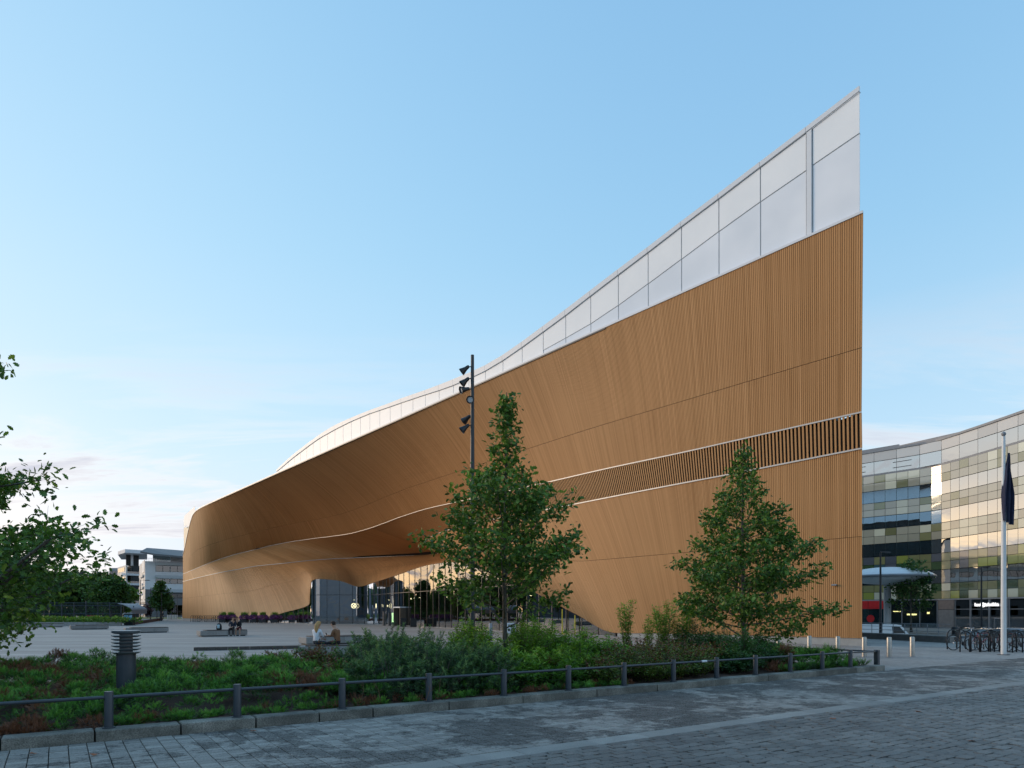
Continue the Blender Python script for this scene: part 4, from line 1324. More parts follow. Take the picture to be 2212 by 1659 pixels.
# dead twigs poking out of the left cover
cl_tw = MB()
for i in range(26):
    Y = random.uniform(11, 15); x = random.choice([random.uniform(520, 960), random.uniform(150, 420)])
    p = Vector((wx(x, Y), Y, .35)); q = p + Vector((random.uniform(-.12, .12), random.uniform(-.1, .1), random.uniform(.2, .42)))
    cl_tw.tube([p, p.lerp(q, .5) + Vector((random.uniform(-.03, .03), 0, 0)), q], [.005, .004, .002], 4)
    for k in range(3):
        s_ = p.lerp(q, random.uniform(.4, .9)); cl_tw.tube([s_, s_ + Vector((random.uniform(-.1, .1), random.uniform(-.05, .05), random.uniform(.03, .12)))], [.003, .0015], 3)
o = cl_tw.obj('dead_twigs', M_TWIG); o['label'] = 'bare dead twigs poking out of the juniper cover'; o['category'] = 'twigs'; stuff(o)

# ---- trees
def tree(name, label, base, H, z0, prof, trunk_r, nbr, leaf, lsize, mat, ang=38, seed=0, per=16, group=None, twigs=7, top_tuft=True, bare=0.0, lean=(0, 0), keep=None, pw=.95):
    """prof: (z, reach) list - branches leave the trunk at z and reach that far out"""
    r_ = np.random.default_rng(seed); rr = random.Random(seed)
    base = Vector(base)
    root = thing(name, label, 'tree', base, group)
    tr = MB(); n = 9
    tp = []
    for i in range(n):
        f = i / (n - 1)
        tp.append(Vector((lean[0] * f + .05 * math.sin(f * 5 + seed) * H * .08, lean[1] * f + .05 * math.cos(f * 4 + seed) * H * .08, H * f)))
    tr.tube(tp, [trunk_r * (1 - .86 * (i / (n - 1)) ** .9) * (1.35 if i == 0 else 1) for i in range(n)], 10)
    def trunk_at(z):
        f = max(0, min(1, z / H)) * (n - 1); i = min(int(f), n - 2); return tp[i].lerp(tp[i + 1], f - i)
    zs = [p[0] for p in prof]; rs_ = [p[1] for p in prof]
    cl = Cloud()
    LP, LD, LT = [], [], []
    def leaves_at(p, d, k, spread):
        for _ in range(k):
            q = np.array(p) + r_.normal(0, spread, 3)
            dd = np.array(d) * .35 + r_.normal(0, .62, 3) + np.array([0, 0, -.05])
            LP.append(q); LD.append(dd)
            LT.append(np.clip(r_.normal(.46, .26), 0, 1))
    for b in range(nbr):
        f = (b + .5) / nbr
        z = z0 + (H * .97 - z0) * f ** pw
        reach = np.interp(z, zs, rs_) * rr.uniform(.72, 1.12)
        az = b * 2.39996 + rr.uniform(-.3, .3)
        st = trunk_at(z)
        el = R(ang + rr.uniform(-12, 12)) * (1 if f < .8 else 1.3)
        d0 = Vector((math.cos(az) * math.cos(el), math.sin(az) * math.cos(el), math.sin(el)))
        L = reach / max(math.cos(el), .35)
        pts = []; 
        for i in range(6):
            g = i / 5
            pts.append(st + d0 * (L * g) + Vector((0, 0, .10 * L * g * g)) + Vector((rr.uniform(-1, 1), rr.uniform(-1, 1), rr.uniform(-1, 1))) * .025 * L * g)
        br = max(.006, trunk_r * .34 * (L / 2.2) ** .7)
        tr.tube(pts, [br * (1 - .8 * i / 5) for i in range(6)], 5)
        nt = max(3, int(twigs * (L / 1.6))); per_ = max(3, int(per * min(1, .12 + reach / 1.25)))
        for k in range(nt):
            g = .22 + .78 * (k + rr.random()) / nt
            i = min(int(g * 5), 4); p = pts[i].lerp(pts[i + 1], g * 5 - i)
            sgn = 1 if k % 2 else -1
            side = Vector((-math.sin(az), math.cos(az), 0)) * sgn
            td = (d0 * .8 + side * rr.uniform(.3, 1.0) + Vector((0, 0, rr.uniform(-.25, .55)))).normalized()
            tl = L * .30 * (1.15 - .7 * g) + .12
            e = p + td * tl
            tr.tube([p, p.lerp(e, .5) + Vector((0, 0, .02)), e], [.006, .004, .002], 3)
            leaves_at(e, td, int(per_ * .55), lsize * .75)
            leaves_at(p.lerp(e, .5), td, int(per_ * .45), lsize * .75)
        leaves_at(pts[-1], d0, per // 2, lsize * .8)
        leaves_at(pts[-2], d0, per // 3, lsize * .8)
    if top_tuft:
        for g in np.linspace(.80, 1.0, 9): leaves_at(trunk_at(H * g), (0, 0, 1), per // 5, lsize * .6)
    LP = np.array(LP); LD = np.array(LD); LT = np.array(LT)
    if keep is not None:
        m = keep(LP); LP, LD, LT = LP[m], LD[m], LT[m]
    V, F = leaf
    cl.add(*scatter(V, F, LP, aim_mats(LD, r_.uniform(-1.2, 1.2, len(LP))), r_.uniform(lsize * .55, lsize * 1.3, len(LP)), LT))
    tr.obj('trunk', M_BARK, root, True, world=False)
    cl.obj('crown', mat, root)
    return root

OAKL = (OAKV, OAKF)
tree('oak_tree', 'slender young oak in front of the floodlight mast', (wx(1092, 17), 17, .15), 7.1, 1.15,
     [(1.1, 1.6), (1.6, 1.85), (2.2, 1.85), (3.0, 1.6), (3.6, 1.45), (4.0, 1.0), (4.5, .55), (5.0, .34), (5.6, .26), (6.2, .16), (7.2, .04)], .075, 58, OAKL, .135, M_OAK, 28, 3, 26, 'oaks in the bed', twigs=9)
tree('oak_tree', 'broad pyramidal oak against the right end of the timber wall', (wx(1605, 22), 22, .15), 6.95, .62,
     [(1.0, 2.45), (1.5, 2.45), (2.0, 2.1), (2.8, 1.8), (3.6, 1.25), (4.4, 1.05), (5.0, .75), (5.6, .45), (6.2, .2), (7.0, .06)], .085, 66, OAKL, .145, M_OAK, 15, 8, 23, 'oaks in the bed', twigs=10)
tree('oak_tree', 'large oak reaching in from the left edge', (-13.8, 14.2, .12), 7.6, .35,
     [(.3, 5.0), (1.0, 4.5), (1.9, 3.7), (2.8, 3.3), (3.6, 3.1), (4.4, 2.9), (5.5, 2.6), (6.5, 2.0), (7.6, .4)], .16, 88, OAKL, .15, M_OAK, 14, 15, 17, 'oaks in the bed', twigs=9, pw=1.5)

# ================================================================== right side: glass office block
def panel_mat(name, col, rough=.10, spec=.8):
    t = NT(name)
    c = t.mix(t.ramp(t.rand(), [(0, 0.0), (1, 1.0)]), tuple(x * .85 for x in col), tuple(min(1, x * 1.12) for x in col))
    t.set(Base_Color=c, Roughness=rough); t.b.inputs['Specular IOR Level'].default_value = spec
    t.b.inputs['Coat Weight'].default_value = 1.0; t.b.inputs['Coat IOR'].default_value = 1.9; t.b.inputs['Coat Roughness'].default_value = .03
    return t.m
PANELS = [panel_mat('olive_panel', (.22, .22, .10)), panel_mat('stone_panel', (.40, .38, .29)), panel_mat('deep_green_panel', (.045, .085, .03)),
          panel_mat('lime_panel', (.30, .33, .07)), panel_mat('cream_panel', (.62, .61, .46)), panel_mat('slate_panel', (.10, .11, .13)), panel_mat('teal_panel', (.05, .10, .11))]
M_OFFGLASS = glass_mat('office_glass', (.30, .40, .40), .50, 0.0, (.92, .95, .95), wob=.05)
M_PALEPANEL = panel_mat('pale_top_panel', (.50, .48, .45))
M_INT = simple('dim_interior', (.030, .042, .045), .9, .4, scale=.6)
M_GREYMETAL = simple('grey_metal', (.24, .25, .27), .5, .08)
M_DARKMETAL = simple('dark_metal', (.022, .026, .032), .45, .12)
M_BLACK = simple('black_paint', (.012, .012, .014), .45, .2)
PATH = [Vector(p) for p in ((36.2, 82.3), (38.2, 80.1), (40.1, 77.9), (41.4, 76.4), (42.6, 75.0), (43.6, 73.8), (44.3, 72.9), (44.75, 72.0), (45.0, 71.0), (45.25, 69.2), (45.6, 66.4), (45.95, 63.0), (46.3, 59.0), (46.9, 53.0), (47.6, 46.0), (48.4, 38.0))]
pl_ = [0.0]
for i in range(1, len(PATH)): pl_.append(pl_[-1] + (PATH[i] - PATH[i - 1]).length)
def path_at(d):
    d = max(0, min(pl_[-1], d)); i = 0
    while i < len(pl_) - 2 and pl_[i + 1] < d: i += 1
    return PATH[i].lerp(PATH[i + 1], (d - pl_[i]) / (pl_[i + 1] - pl_[i]))
OFF = thing('glass_office', 'curved glass office block banded with olive and cream panels', 'building', (42, 76, 0))
CW = 1.17
ncol = int(pl_[-1] / CW)
rowsz = [(3.1, 3.88, 'p'), (3.92, 4.68, 'p'), (4.74, 6.1, 'w'), (6.16, 6.98, 'p'), (7.02, 7.85, 'p'), (7.91, 9.3, 'w'), (9.36, 10.18, 'p'), (10.22, 11.0, 'p'), (11.06, 12.4, 'w'), (12.46, 13.18, 'p'), (13.22, 13.95, 'p'), (14.01, 15.3, 'w'), (15.36, 16.18, 'p'), (16.22, 17.05, 'p'), (17.25, 18.6, 't'), (18.66, 19.65, 'g')]
ro = random.Random(12)
weights = {2: None}
npan = 0
VISCOL = 0
for c in range(ncol):
    d0, d1 = c * CW, (c + 1) * CW
    a, b = path_at(d0 + .02), path_at(d1 - .02)
    near = b.y > 50
    if not near: continue
    for ri, (z0, z1, k) in enumerate(rowsz):
        if k in 'tg':
            if c % 2: continue
            b2 = path_at(d1 + CW - .02)
        else: b2 = b
        m_ = MB(); m_.slab(a, b2, z0, z1, .05, side=1)
        if k == 'w' or k == 't': m_.obj('window_pane', M_OFFGLASS, OFF)
        elif k == 'g': m_.obj('top_panel', M_PALEPANEL, OFF)
        else:
            if ri < 2: mat = PANELS[ro.choice([0, 2, 2, 3, 4, 4, 0])]
            elif ri < 5: mat = PANELS[ro.choice([0, 0, 3, 5, 6, 2])]
            else: mat = PANELS[ro.choice([1, 1, 1, 0, 1, 4, 4])]  # upper rows drawn paler: sky reflection put into the panel colours
            m_.obj('spandrel_panel', mat, OFF)
# slab edges / floor lines behind the joints, mullions, body
for (z0, z1) in ((2.95, 3.08), (17.06, 17.24)):
    for i in range(len(PATH) - 1):
        m_ = MB(); m_.slab(PATH[i], PATH[i + 1], z0, z1, .22); m_.obj('floor_line', M_GREYMETAL, OFF)
def inner(i):
    d = (PATH[min(i + 1, len(PATH) - 1)] - PATH[max(i - 1, 0)]).normalized()
    return Vector((-d.y, d.x))
body = [PATH[i] + inner(i) * .9 for i in range(len(PATH))] + [Vector((75, 45)), Vector((75, 105)), Vector((40, 105))]
m_ = MB(); m_.prism(body, 0, 19.4); m_.obj('core', M_INT, OFF)
for z in (4.7, 7.87, 11.03, 13.98):
    m_ = MB()
    for i in range(len(PATH) - 1):
        a, b = PATH[i] + inner(i) * .12, PATH[i + 1] + inner(i + 1) * .12
        m_.slab(a, b, z - .18, z + .02, .75)
    m_.obj('floor_slab', M_GREYMETAL, OFF)
for i in range(len(PATH) - 1):
    m_ = MB(); m_.slab(PATH[i] - inner(i) * .12, PATH[i + 1] - inner(i + 1) * .12, 19.68, 19.9, .9); m_.obj('roof_edge', M_GREYMETAL, OFF)
for c in range(0, ncol, 1):
    a = path_at(c * CW)
    if a.y < 50: break
    d = (path_at(c * CW + .1) - path_at(c * CW - .1)).normalized(); n_ = Vector((-d.y, d.x))
    m_ = MB(); m_.slab(a + n_ * .055 - d * .018, a + n_ * .055 + d * .018, 3.1, 17.1 if c % 2 else 19.66, .06); m_.obj('mullion', M_DARKFRAME, OFF)
# roof plant screen
for (d0, d1, z) in ((1, 9, 20.5), (9, 16, 20.35)):
    a, b = path_at(d0), path_at(d1)
    m_ = MB(); m_.slab(a + Vector((1.2, 1.0)), b + Vector((1.2, 1.0)), 19.9, z, .3); m_.obj('roof_screen', M_GREYMETAL, OFF)
# open vent windows in the top storey
for d_ in (4.2, 9.0):
    a, b = path_at(d_), path_at(d_ + 1.9)
    for (z0, z1) in ((17.6, 17.66), (18.2, 18.26)):
        m_ = MB(); m_.slab(a - inner(3) * .04, b - inner(3) * .04, z0, z1, .1); m_.obj('vent_frame', M_DARKFRAME, OFF)
# ---- ground floor shops
M_SHOPGLASS = glass_mat('shop_glass', (.70, .80, .82), .12, 0.0)
M_BLUEFILM = simple('blue_film', (.02, .06, .26), .35, .15)
M_REDFILM = simple('red_film', (.55, .02, .022), .4, .1)
M_STONEG = simple('grey_stone_cladding', (.15, .155, .16), .6, .15)
M_TEALINT = simple('teal_curtain', (.035, .10, .11), .8, .3, scale=5)
dA = pl_[PATH.index(PATH[8])]
bay = [10.9, 13.9, 16.2, 18.6, 21.0, 23.6]
def shop_bay(d0, d1, kind):
    a, b = path_at(d0 + .04), path_at(d1 - .04)
    if kind == 'stone':
        m_ = MB(); m_.slab(a, b, 0, 1.95, .3); m_.obj('stone_pier', M_STONEG, OFF)
        m_ = MB(); m_.slab(a, b, 1.99, 2.92, .3); m_.obj('stone_pier', simple('brown_cladding', (.16, .13, .12), .6, .15), OFF)
        p, q = path_at(d0 + .5), path_at(d1 - .7)
        m_ = MB(); m_.slab(p - inner(9) * .02, q - inner(9) * .02, .05, 1.15, .02); m_.obj('service_door', M_GREYMETAL, OFF)
        return
    m_ = MB(); m_.slab(a, b, 2.02, 2.9, .03); m_.obj('shop_pane', M_SHOPGLASS, OFF)
    m_ = MB(); m_.slab(a, b, .05, 1.96, .03); m_.obj('shop_pane', M_SHOPGLASS, OFF)
    film = M_BLUEFILM if kind == 'blue' else M_REDFILM
    nn = inner(10)
    m_ = MB(); m_.slab(a + nn * .06, b + nn * .06, 1.16, 1.94, .02); m_.obj('window_film', film, OFF)
    m_ = MB(); m_.slab(a + nn * .6, b + nn * .6, .0, 2.9, .05); m_.obj('curtain', M_TEALINT, OFF)
    for q, z0, z1 in ((a, 0, 2.92), (b, 0, 2.92)):
        dd = (b - a).normalized() * .035
        m_ = MB(); m_.slab(q - dd - nn * .03, q + dd - nn * .03, z0, z1, .12); m_.obj('shop_frame', M_GREYMETAL, OFF)
    m_ = MB(); m_.slab(a - nn * .02, b - nn * .02, 1.965, 2.015, .1); m_.obj('shop_frame', M_GREYMETAL, OFF)
shop_bay(13.6, 15.7, 'stone')
for d0, d1 in ((15.8, 17.8), (17.85, 20.1), (20.15, 22.3), (22.4, 24.6)): shop_bay(d0, d1, 'blue')
# recessed dark lobby left of the stone pier, with red shopfront at the very left
a, b = path_at(0.2), path_at(4.6)
for d0, d1 in ((5.7, 6.35), (6.4, 8.0)):
    a, b = path_at(d0), path_at(d1); nn = inner(2)
    m_ = MB(); m_.slab(a, b, 2.05, 2.95, .05); m_.obj('red_sign_panel', M_REDFILM, OFF)
    m_ = MB(); m_.slab(a, b, .05, 2.0, .03); m_.obj('shop_pane', M_SHOPGLASS, OFF)
    m_ = MB(); m_.slab(a + nn * .5, b + nn * .5, 0, 2.9, .05); m_.obj('curtain', M_TEALINT, OFF)
p = path_at(6.65)
m_ = MB(); n2 = inner(2); t2 = Vector((n2.y, -n2.x))
pts = [Vector((p.x, p.y, .95)) + Vector((t2.x, t2.y, 0)) * math.cos(k / 20 * 6.2832) * .42 + Vector((0, 0, 1)) * math.sin(k / 20 * 6.2832) * .42 - Vector((n2.x, n2.y, 0)) * .03 for k in range(20)]
m_.add(pts + [q + Vector((n2.x, n2.y, 0)) * .02 for q in pts], [tuple(range(20)), tuple(range(39, 19, -1))] + [(k, (k + 1) % 20, 20 + (k + 1) % 20, 20 + k) for k in range(20)])
m_.obj('red_disc_sign', M_REDFILM, OFF)
for d0, d1 in ((8.1, 9.9), (10.0, 11.7), (11.8, 13.5)):
    a, b = path_at(d0), path_at(d1); nn = inner(4)
    m_ = MB(); m_.slab(a + nn * .1, b + nn * .1, .05, 2.9, .03); m_.obj('shop_pane', M_SHOPGLASS, OFF)
    dd = (b - a).normalized() * .035
    m_ = MB(); m_.slab(b - dd, b + dd, 0, 2.92, .12); m_.obj('shop_frame', M_GREYMETAL, OFF)
M_WARM = emit('warm_entrance_light', (1.0, .72, .28), 1.6)
for d0, z0, w_, h_ in ((8.9, 1.72, .75, .08), (10.3, 1.35, .95, .16), (12.3, 1.5, .25, .2)):
    a, b = path_at(d0), path_at(d0 + w_); nn = inner(4)
    m_ = MB(); m_.slab(a + nn * .35, b + nn * .35, z0, z0 + h_, .04); m_.obj('entrance_light', M_WARM, OFF)
m_ = MB(); a, b = path_at(8.75), path_at(9.75); nn = inner(4); m_.slab(a + nn * .3, b + nn * .3, .1, 1.65, .05); m_.obj('wood_door', simple('oak_door', (.20, .10, .04), .5, .2), OFF)
# lit poster screens
M_SCR = [emit('poster_cyan', (.35, .80, .90), 1.6), emit('poster_amber', (.75, .42, .20), 1.1), emit('poster_pale', (.85, .80, .45), 1.3)]
for d_ in (16.6, 18.8):
    for (z0, z1, mi) in ((.98, 1.14, 0), (.66, .97, 1), (.56, .655, 2), (.42, .555, 0)):
        a, b = path_at(d_), path_at(d_ + .62); nn = inner(10)
        m_ = MB(); m_.slab(a + nn * .04, b + nn * .04, z0, z1, .02); m_.obj('poster_screen', M_SCR[mi], OFF)
# door with round sticker
a, b = path_at(20.7), path_at(21.9); nn = inner(11)
m_ = MB(); m_.slab(a - nn * .02, b - nn * .02, 1.08, 1.15, .08); m_.slab(a - nn * .02, a + (b - a) * .06 - nn * .02, 0, 1.08, .08); m_.slab(b - (b - a) * .06 - nn * .02, b - nn * .02, 0, 1.08, .08)
m_.obj('door_frame', M_GREYMETAL, OFF)
# sign lettering
def text_mesh(name, body, size, extr, mat, parent, origin, xdir, bold=0.0):
    cu = bpy.data.curves.new(name, 'FONT'); cu.body = body; cu.size = size; cu.extrude = extr; cu.offset = bold; cu.align_x = 'CENTER'; cu.align_y = 'CENTER'
    to = bpy.data.objects.new(name + '_tmp', cu); COL.objects.link(to)
    dg = bpy.context.evaluated_depsgraph_get(); me = bpy.data.meshes.new_from_object(to.evaluated_get(dg))
    COL.objects.unlink(to); bpy.data.objects.remove(to)
    me.materials.clear(); me.materials.append(mat)
    xd = Vector(xdir).normalized(); up = Vector((0, 0, 1)); nz = xd.cross(up)
    M = Matrix((( xd.x, up.x, nz.x), (xd.y, up.y, nz.y), (xd.z, up.z, nz.z)))
    L = parent.location if parent else Vector((0, 0, 0))
    for v in me.vertices: v.co = M @ v.co + Vector(origin) - L
    o = bpy.data.objects.new(name, me); COL.objects.link(o)
    if parent: o.parent = parent
    return o
M_SIGN = emit('white_sign_light', (1, 1, 1), .9)
p0 = path_at(19.9); dd = (path_at(21) - path_at(19)).normalized(); nn = Vector((-dd.y, dd.x))
po = p0 - nn * .12
text_mesh('sign_lettering', 'kuul@tekniikka', .46, .02, M_SIGN, OFF, (po.x, po.y, 2.42), (dd.x, dd.y, 0), .004)
for z in (2.30, 2.46):
    a, b = path_at(18.0) - nn * .09, path_at(22.4) - nn * .09
    m_ = MB(); m_.tube([(a.x, a.y, z), (b.x, b.y, z)], .015, 6); m_.obj('sign_bar', M_GREYMETAL, OFF)

# ---- round white membrane canopy on a column
cc = Vector((wx(1917, 60), 60, 0))
CAN = thing('round_canopy', 'white lens shaped canopy on a thick round column', 'canopy', cc)
M_MEMB = simple('white_membrane', (.78, .79, .80), .45, .03)
n = 14
top = [(3.62 * math.cos(k / n * math.pi / 2), .82 * math.sin(k / n * math.pi / 2) ** 1.25) for k in range(n + 1)]
m_ = MB(); m_.lathe((cc.x, cc.y, 4.83), [(max(r_, .01), z) for r_, z in top], 48); m_.obj('upper_membrane', M_MEMB, CAN, True)
bot = [(max(3.2 * math.cos(k / n * math.pi / 2), .01), -.58 * math.sin(k / n * math.pi / 2) ** 1.2) for k in range(n + 1)]
m_ = MB(); m_.lathe((cc.x, cc.y, 4.70), bot, 48); m_.obj('lower_membrane', M_MEMB, CAN, True)
m_ = MB(); m_.tube([(cc.x + 3.62 * math.cos(k / 48 * 6.2832), cc.y + 3.62 * math.sin(k / 48 * 6.2832), 4.79) for k in range(49)], .11, 8); m_.obj('rim', M_GREYMETAL, CAN, True)
m_ = MB(); m_.lathe((cc.x, cc.y, 0), [(.33, 0), (.29, .2), (.29, 4.2)], 24); m_.obj('column', simple('pale_column', (.55, .56, .57), .5, .05), CAN, 40)

# ---- steel bollards
M_INOX = simple('stainless_steel', (.40, .385, .36), .46, .08, metal=.85, scale=8)
def bollard(loc):
    r_ = thing('steel_bollard', 'brushed steel bollard', 'bollard', loc, 'steel bollards by the library corner')
    m_ = MB(); m_.lathe((0, 0, 0), [(.088, 0), (.088, .755), (.080, .775)], 24); m_.obj('tube', M_INOX, r_, 40, world=False)
    m_ = MB(); m_.lathe((0, 0, .776), [(.078, 0), (.07, .012)], 24); m_.obj('cap', M_INOX, r_, 40, world=False)
    m_ = MB(); m_.lathe((0, 0, 0), [(.105, .009), (.105, .02)], 24); m_.obj('collar', M_GREYMETAL, r_, 40, world=False)
    return r_
bl = [(1681.6, 1411, 'leftmost steel bollard half hidden by the juniper'), (1748.6, 1414.7, 'second steel bollard from the left before the plinth'), (1810, 1417, 'third steel bollard standing before the plinth'), (1867, 1419.6, 'steel bollard right at the timber corner'), (1920.7, 1420, 'steel bollard second from the right in the open'), (1970.6, 1418.5, 'rightmost steel bollard standing alone')]
b0 = bollard(gnd(*bl[0][:2])); b0['label'] = bl[0][2]
for x, v, lb in bl[1:]: dup(b0, gnd(x, v), label=lb)

# ---- flagpole with hanging flag
fp_ = gnd(2168, 1415)
FL = thing('flagpole', 'tall white flagpole with a ball finial', 'flagpole', fp_)
m_ = MB(); m_.lathe(fp_, [(.10, .03), (.098, 2), (.082, 6), (.062, 8.95)], 20); m_.obj('pole', simple('white_pole_paint', (.66, .67, .68), .4, .05), FL, 40)
m_ = MB(); m_.lathe(fp_ + Vector((0, 0, 8.95)), [(.03, 0), (.075, .05), (.09, .11), (.06, .17), (.01, .2)], 16); m_.obj('finial', M_GREYMETAL, FL, True)
m_ = MB(); m_.lathe(fp_, [(.22, .009), (.22, .03)], 20); m_.obj('base_plate', M_DARKMETAL, FL)
M_FLAG = simple('navy_flag_cloth', (.020, .024, .060), .8, .3, scale=9)
vs, fs = [], []
nu, nz_ = 16, 22
for j in range(nz_ + 1):
    g = j / nz_; z = 8.25 - 2.75 * g
    wd = .10 + .34 * min(1, g * 1.6) * (1 - .35 * max(0, g - .6))
    for i in range(nu + 1):
        f = i / nu
        xx = .09 + wd * (f - .48 * (1 if g > .25 else g * 4)) ; yy = .09 * math.sin(f * 15 + g * 3) * min(1, g * 3)
        vs.append((fp_.x + xx, fp_.y - .10 + yy, z - .35 * f * (g > .85) * (g - .85) * 4))
for j in range(nz_):
    for i in range(nu): fs.append((j * (nu + 1) + i, j * (nu + 1) + i + 1, (j + 1) * (nu + 1) + i + 1, (j + 1) * (nu + 1) + i))
m_ = MB(); m_.add(vs, fs); o = m_.obj('flag', M_FLAG, None, True)
tag(o, 'limp dark navy flag hanging from the white pole', 'flag')

# ---- hoop bike racks and bicycles
def hoop(loc, rz, label):
    m_ = MB(); pts = [(-.25, 0, 0), (-.25, 0, .62)]
    for k in range(1, 9): a = math.pi - k / 9 * math.pi; pts.append((.25 * math.cos(a), 0, .66 + .25 * math.sin(a)))
    pts += [(.25, 0, .62), (.25, 0, 0)]
    m_.tube(pts, .028, 8); r_ = m_.obj('bike_hoop', M_BLACK, None, True); r_.location = loc; r_.rotation_euler = (0, 0, rz)
    return tag(r_, label, 'bike rack', 'black hoop bike racks')
hx = [(2056.6, 1402.6), (2076, 1402), (2085.6, 1408.6), (2096, 1402.6), (2106.6, 1409), (2127.5, 1408.6), (2135, 1402.6), (2147, 1408), (2158.6, 1408.6), (2185, 1407.6), (2198, 1410), (2206.7, 1409)]
ords = ['leftmost', 'second', 'third', 'fourth', 'fifth', 'sixth', 'seventh', 'eighth', 'ninth', 'tenth', 'eleventh', 'last']
h0 = None
for k, (x, v) in enumerate(hx):
    lb = f'{ords[k]} black hoop rack from the left among the bicycles' if k else 'leftmost black hoop rack, free of bicycles'
    p = gnd(x, v); p.z = .008
    if h0 is None: h0 = hoop(p, R(8), lb)
    else:
        c_ = h0.copy(); COL.objects.link(c_); c_.location = p; c_.rotation_euler = (0, 0, R(8 + random.uniform(-5, 5))); c_['label'] = lb
M_TYRE = simple('tyre_rubber', (.014, .014, .014), .8, .2)
M_CHROME = simple('bike_chrome', (.6, .6, .62), .25, .05, metal=1.0)
def bicycle(loc, rz, label, frame_mat, name='bicycle'):
    r_ = thing(name, label, 'bicycle', loc, 'bicycles at the hoop racks', rz)
    for wxp in (-.52, .52):
        w_ = MB(); w_.tube([(wxp + .335 * math.cos(k / 28 * 6.2832), 0, .345 + .335 * math.sin(k / 28 * 6.2832)) for k in range(29)], .017, 6)
        wh = w_.obj('wheel', M_TYRE, r_, True, world=False)
        s_ = MB(); s_.tube([(wxp + .312 * math.cos(k / 28 * 6.2832), 0, .345 + .312 * math.sin(k / 28 * 6.2832)) for k in range(29)], .008, 4)
        for k in range(12):
            a = k / 12 * 6.2832; s_.tube([(wxp, 0, .345), (wxp + .31 * math.cos(a), 0, .345 + .31 * math.sin(a))], .0025, 3)
        s_.tube([(wxp, -.05, .345), (wxp, .05, .345)], .022, 8)
        s_.obj('rim', M_CHROME, wh, True, world=False)
    f_ = MB()
    bb, st, hd, hb = (-.08, 0, .30), (-.20, 0, .78), (.36, 0, .80), (.40, 0, .66)
    for a, b, q in ((bb, st, .018), (st, hd, .017), (bb, hb, .019), ((-.52, 0, .345), bb, .011), ((-.52, 0, .345), (-.18, 0, .72), .010), (hd, hb, .022)): f_.tube([a, b], q, 8)
    for s in (-.045, .045): f_.tube([(hb[0], s * .5, hb[2]), (.44, s, .55), (.52, s, .345)], .011, 6)
    f_.obj('frame', frame_mat, r_, True, world=False)
    m_ = MB(); m_.tube([st, (-.225, 0, .93)], .013, 6); m_.add([(-.36, -.075, .95), (-.36, .075, .95), (-.28, .08, .965), (-.10, .02, .955), (-.10, -.02, .955), (-.28, -.08, .965), (-.34, -.05, .90), (-.34, .05, .90), (-.12, 0, .92)], [(0, 1, 2, 5), (5, 2, 3, 4), (0, 6, 7, 1), (1, 7, 8, 2), (2, 8, 3), (0, 5, 8, 6), (5, 4, 8), (4, 3, 8), (6, 8, 7)]); m_.obj('saddle', M_BLACK, r_, world=False)
    m_ = MB(); m_.tube([hd, (.33, 0, .98)], .014, 6); m_.tube([(.22, -.29, 1.00), (.30, -.2, 1.03), (.34, 0, 1.0), (.30, .2, 1.03), (.22, .29, 1.00)], .012, 6); m_.obj('handlebar', M_CHROME, r_, True, world=False)
    m_ = MB(); m_.lathe((0, 0, 0), [(.09, -.006), (.09, .006)], 16, M=Matrix.Rotation(R(90), 3, 'X')); 
    m2 = MB(); m2.add([(v_[0] - .08, v_[1] - .04, v_[2] + .30) for v_ in m_.v], m_.f); m2.tube([(-.08, -.05, .30), (-.02, -.05, .15)], .01, 5); m2.box((-.02, -.10, .14), (.08, .09, .02)); m2.tube([(-.08, .05, .30), (-.14, .05, .45)], .01, 5); m2.box((-.14, .10, .46), (.08, .09, .02))
    m2.obj('crank', M_DARKMETAL, r_, world=False)
    m_ = MB(); m_.tube([(-.52 + .375 * math.cos(R(a)), 0, .345 + .375 * math.sin(R(a))) for a in range(30, 175, 12)], .014, 4); m_.obj('mudguard', M_DARKMETAL, r_, True, world=False)
    return r_
bk_ = [((2083, 1405), 4, 'black bicycle by the leftmost hoops', simple('bike_black', (.02, .02, .025), .35, .1)),
       ((2120, 1406), 8, 'dark red bicycle between the hoops left of the flagpole', simple('bike_red', (.22, .02, .03), .35, .1)),
       ((2150, 1408), 2, 'black bicycle just left of the flagpole', simple('bike_grey', (.05, .055, .06), .35, .1)),
       ((2180, 1407), 172, 'wine red bicycle behind the flagpole', simple('bike_wine', (.16, .02, .03), .35, .1)),
       ((2208, 1409), 6, 'black city bicycle at the right picture edge', simple('bike_graphite', (.03, .032, .036), .35, .1))]
for (x, v), a, lb, fm in bk_:
    p = gnd(x, v); p.z = .008; bicycle(p, R(a), lb, fm)

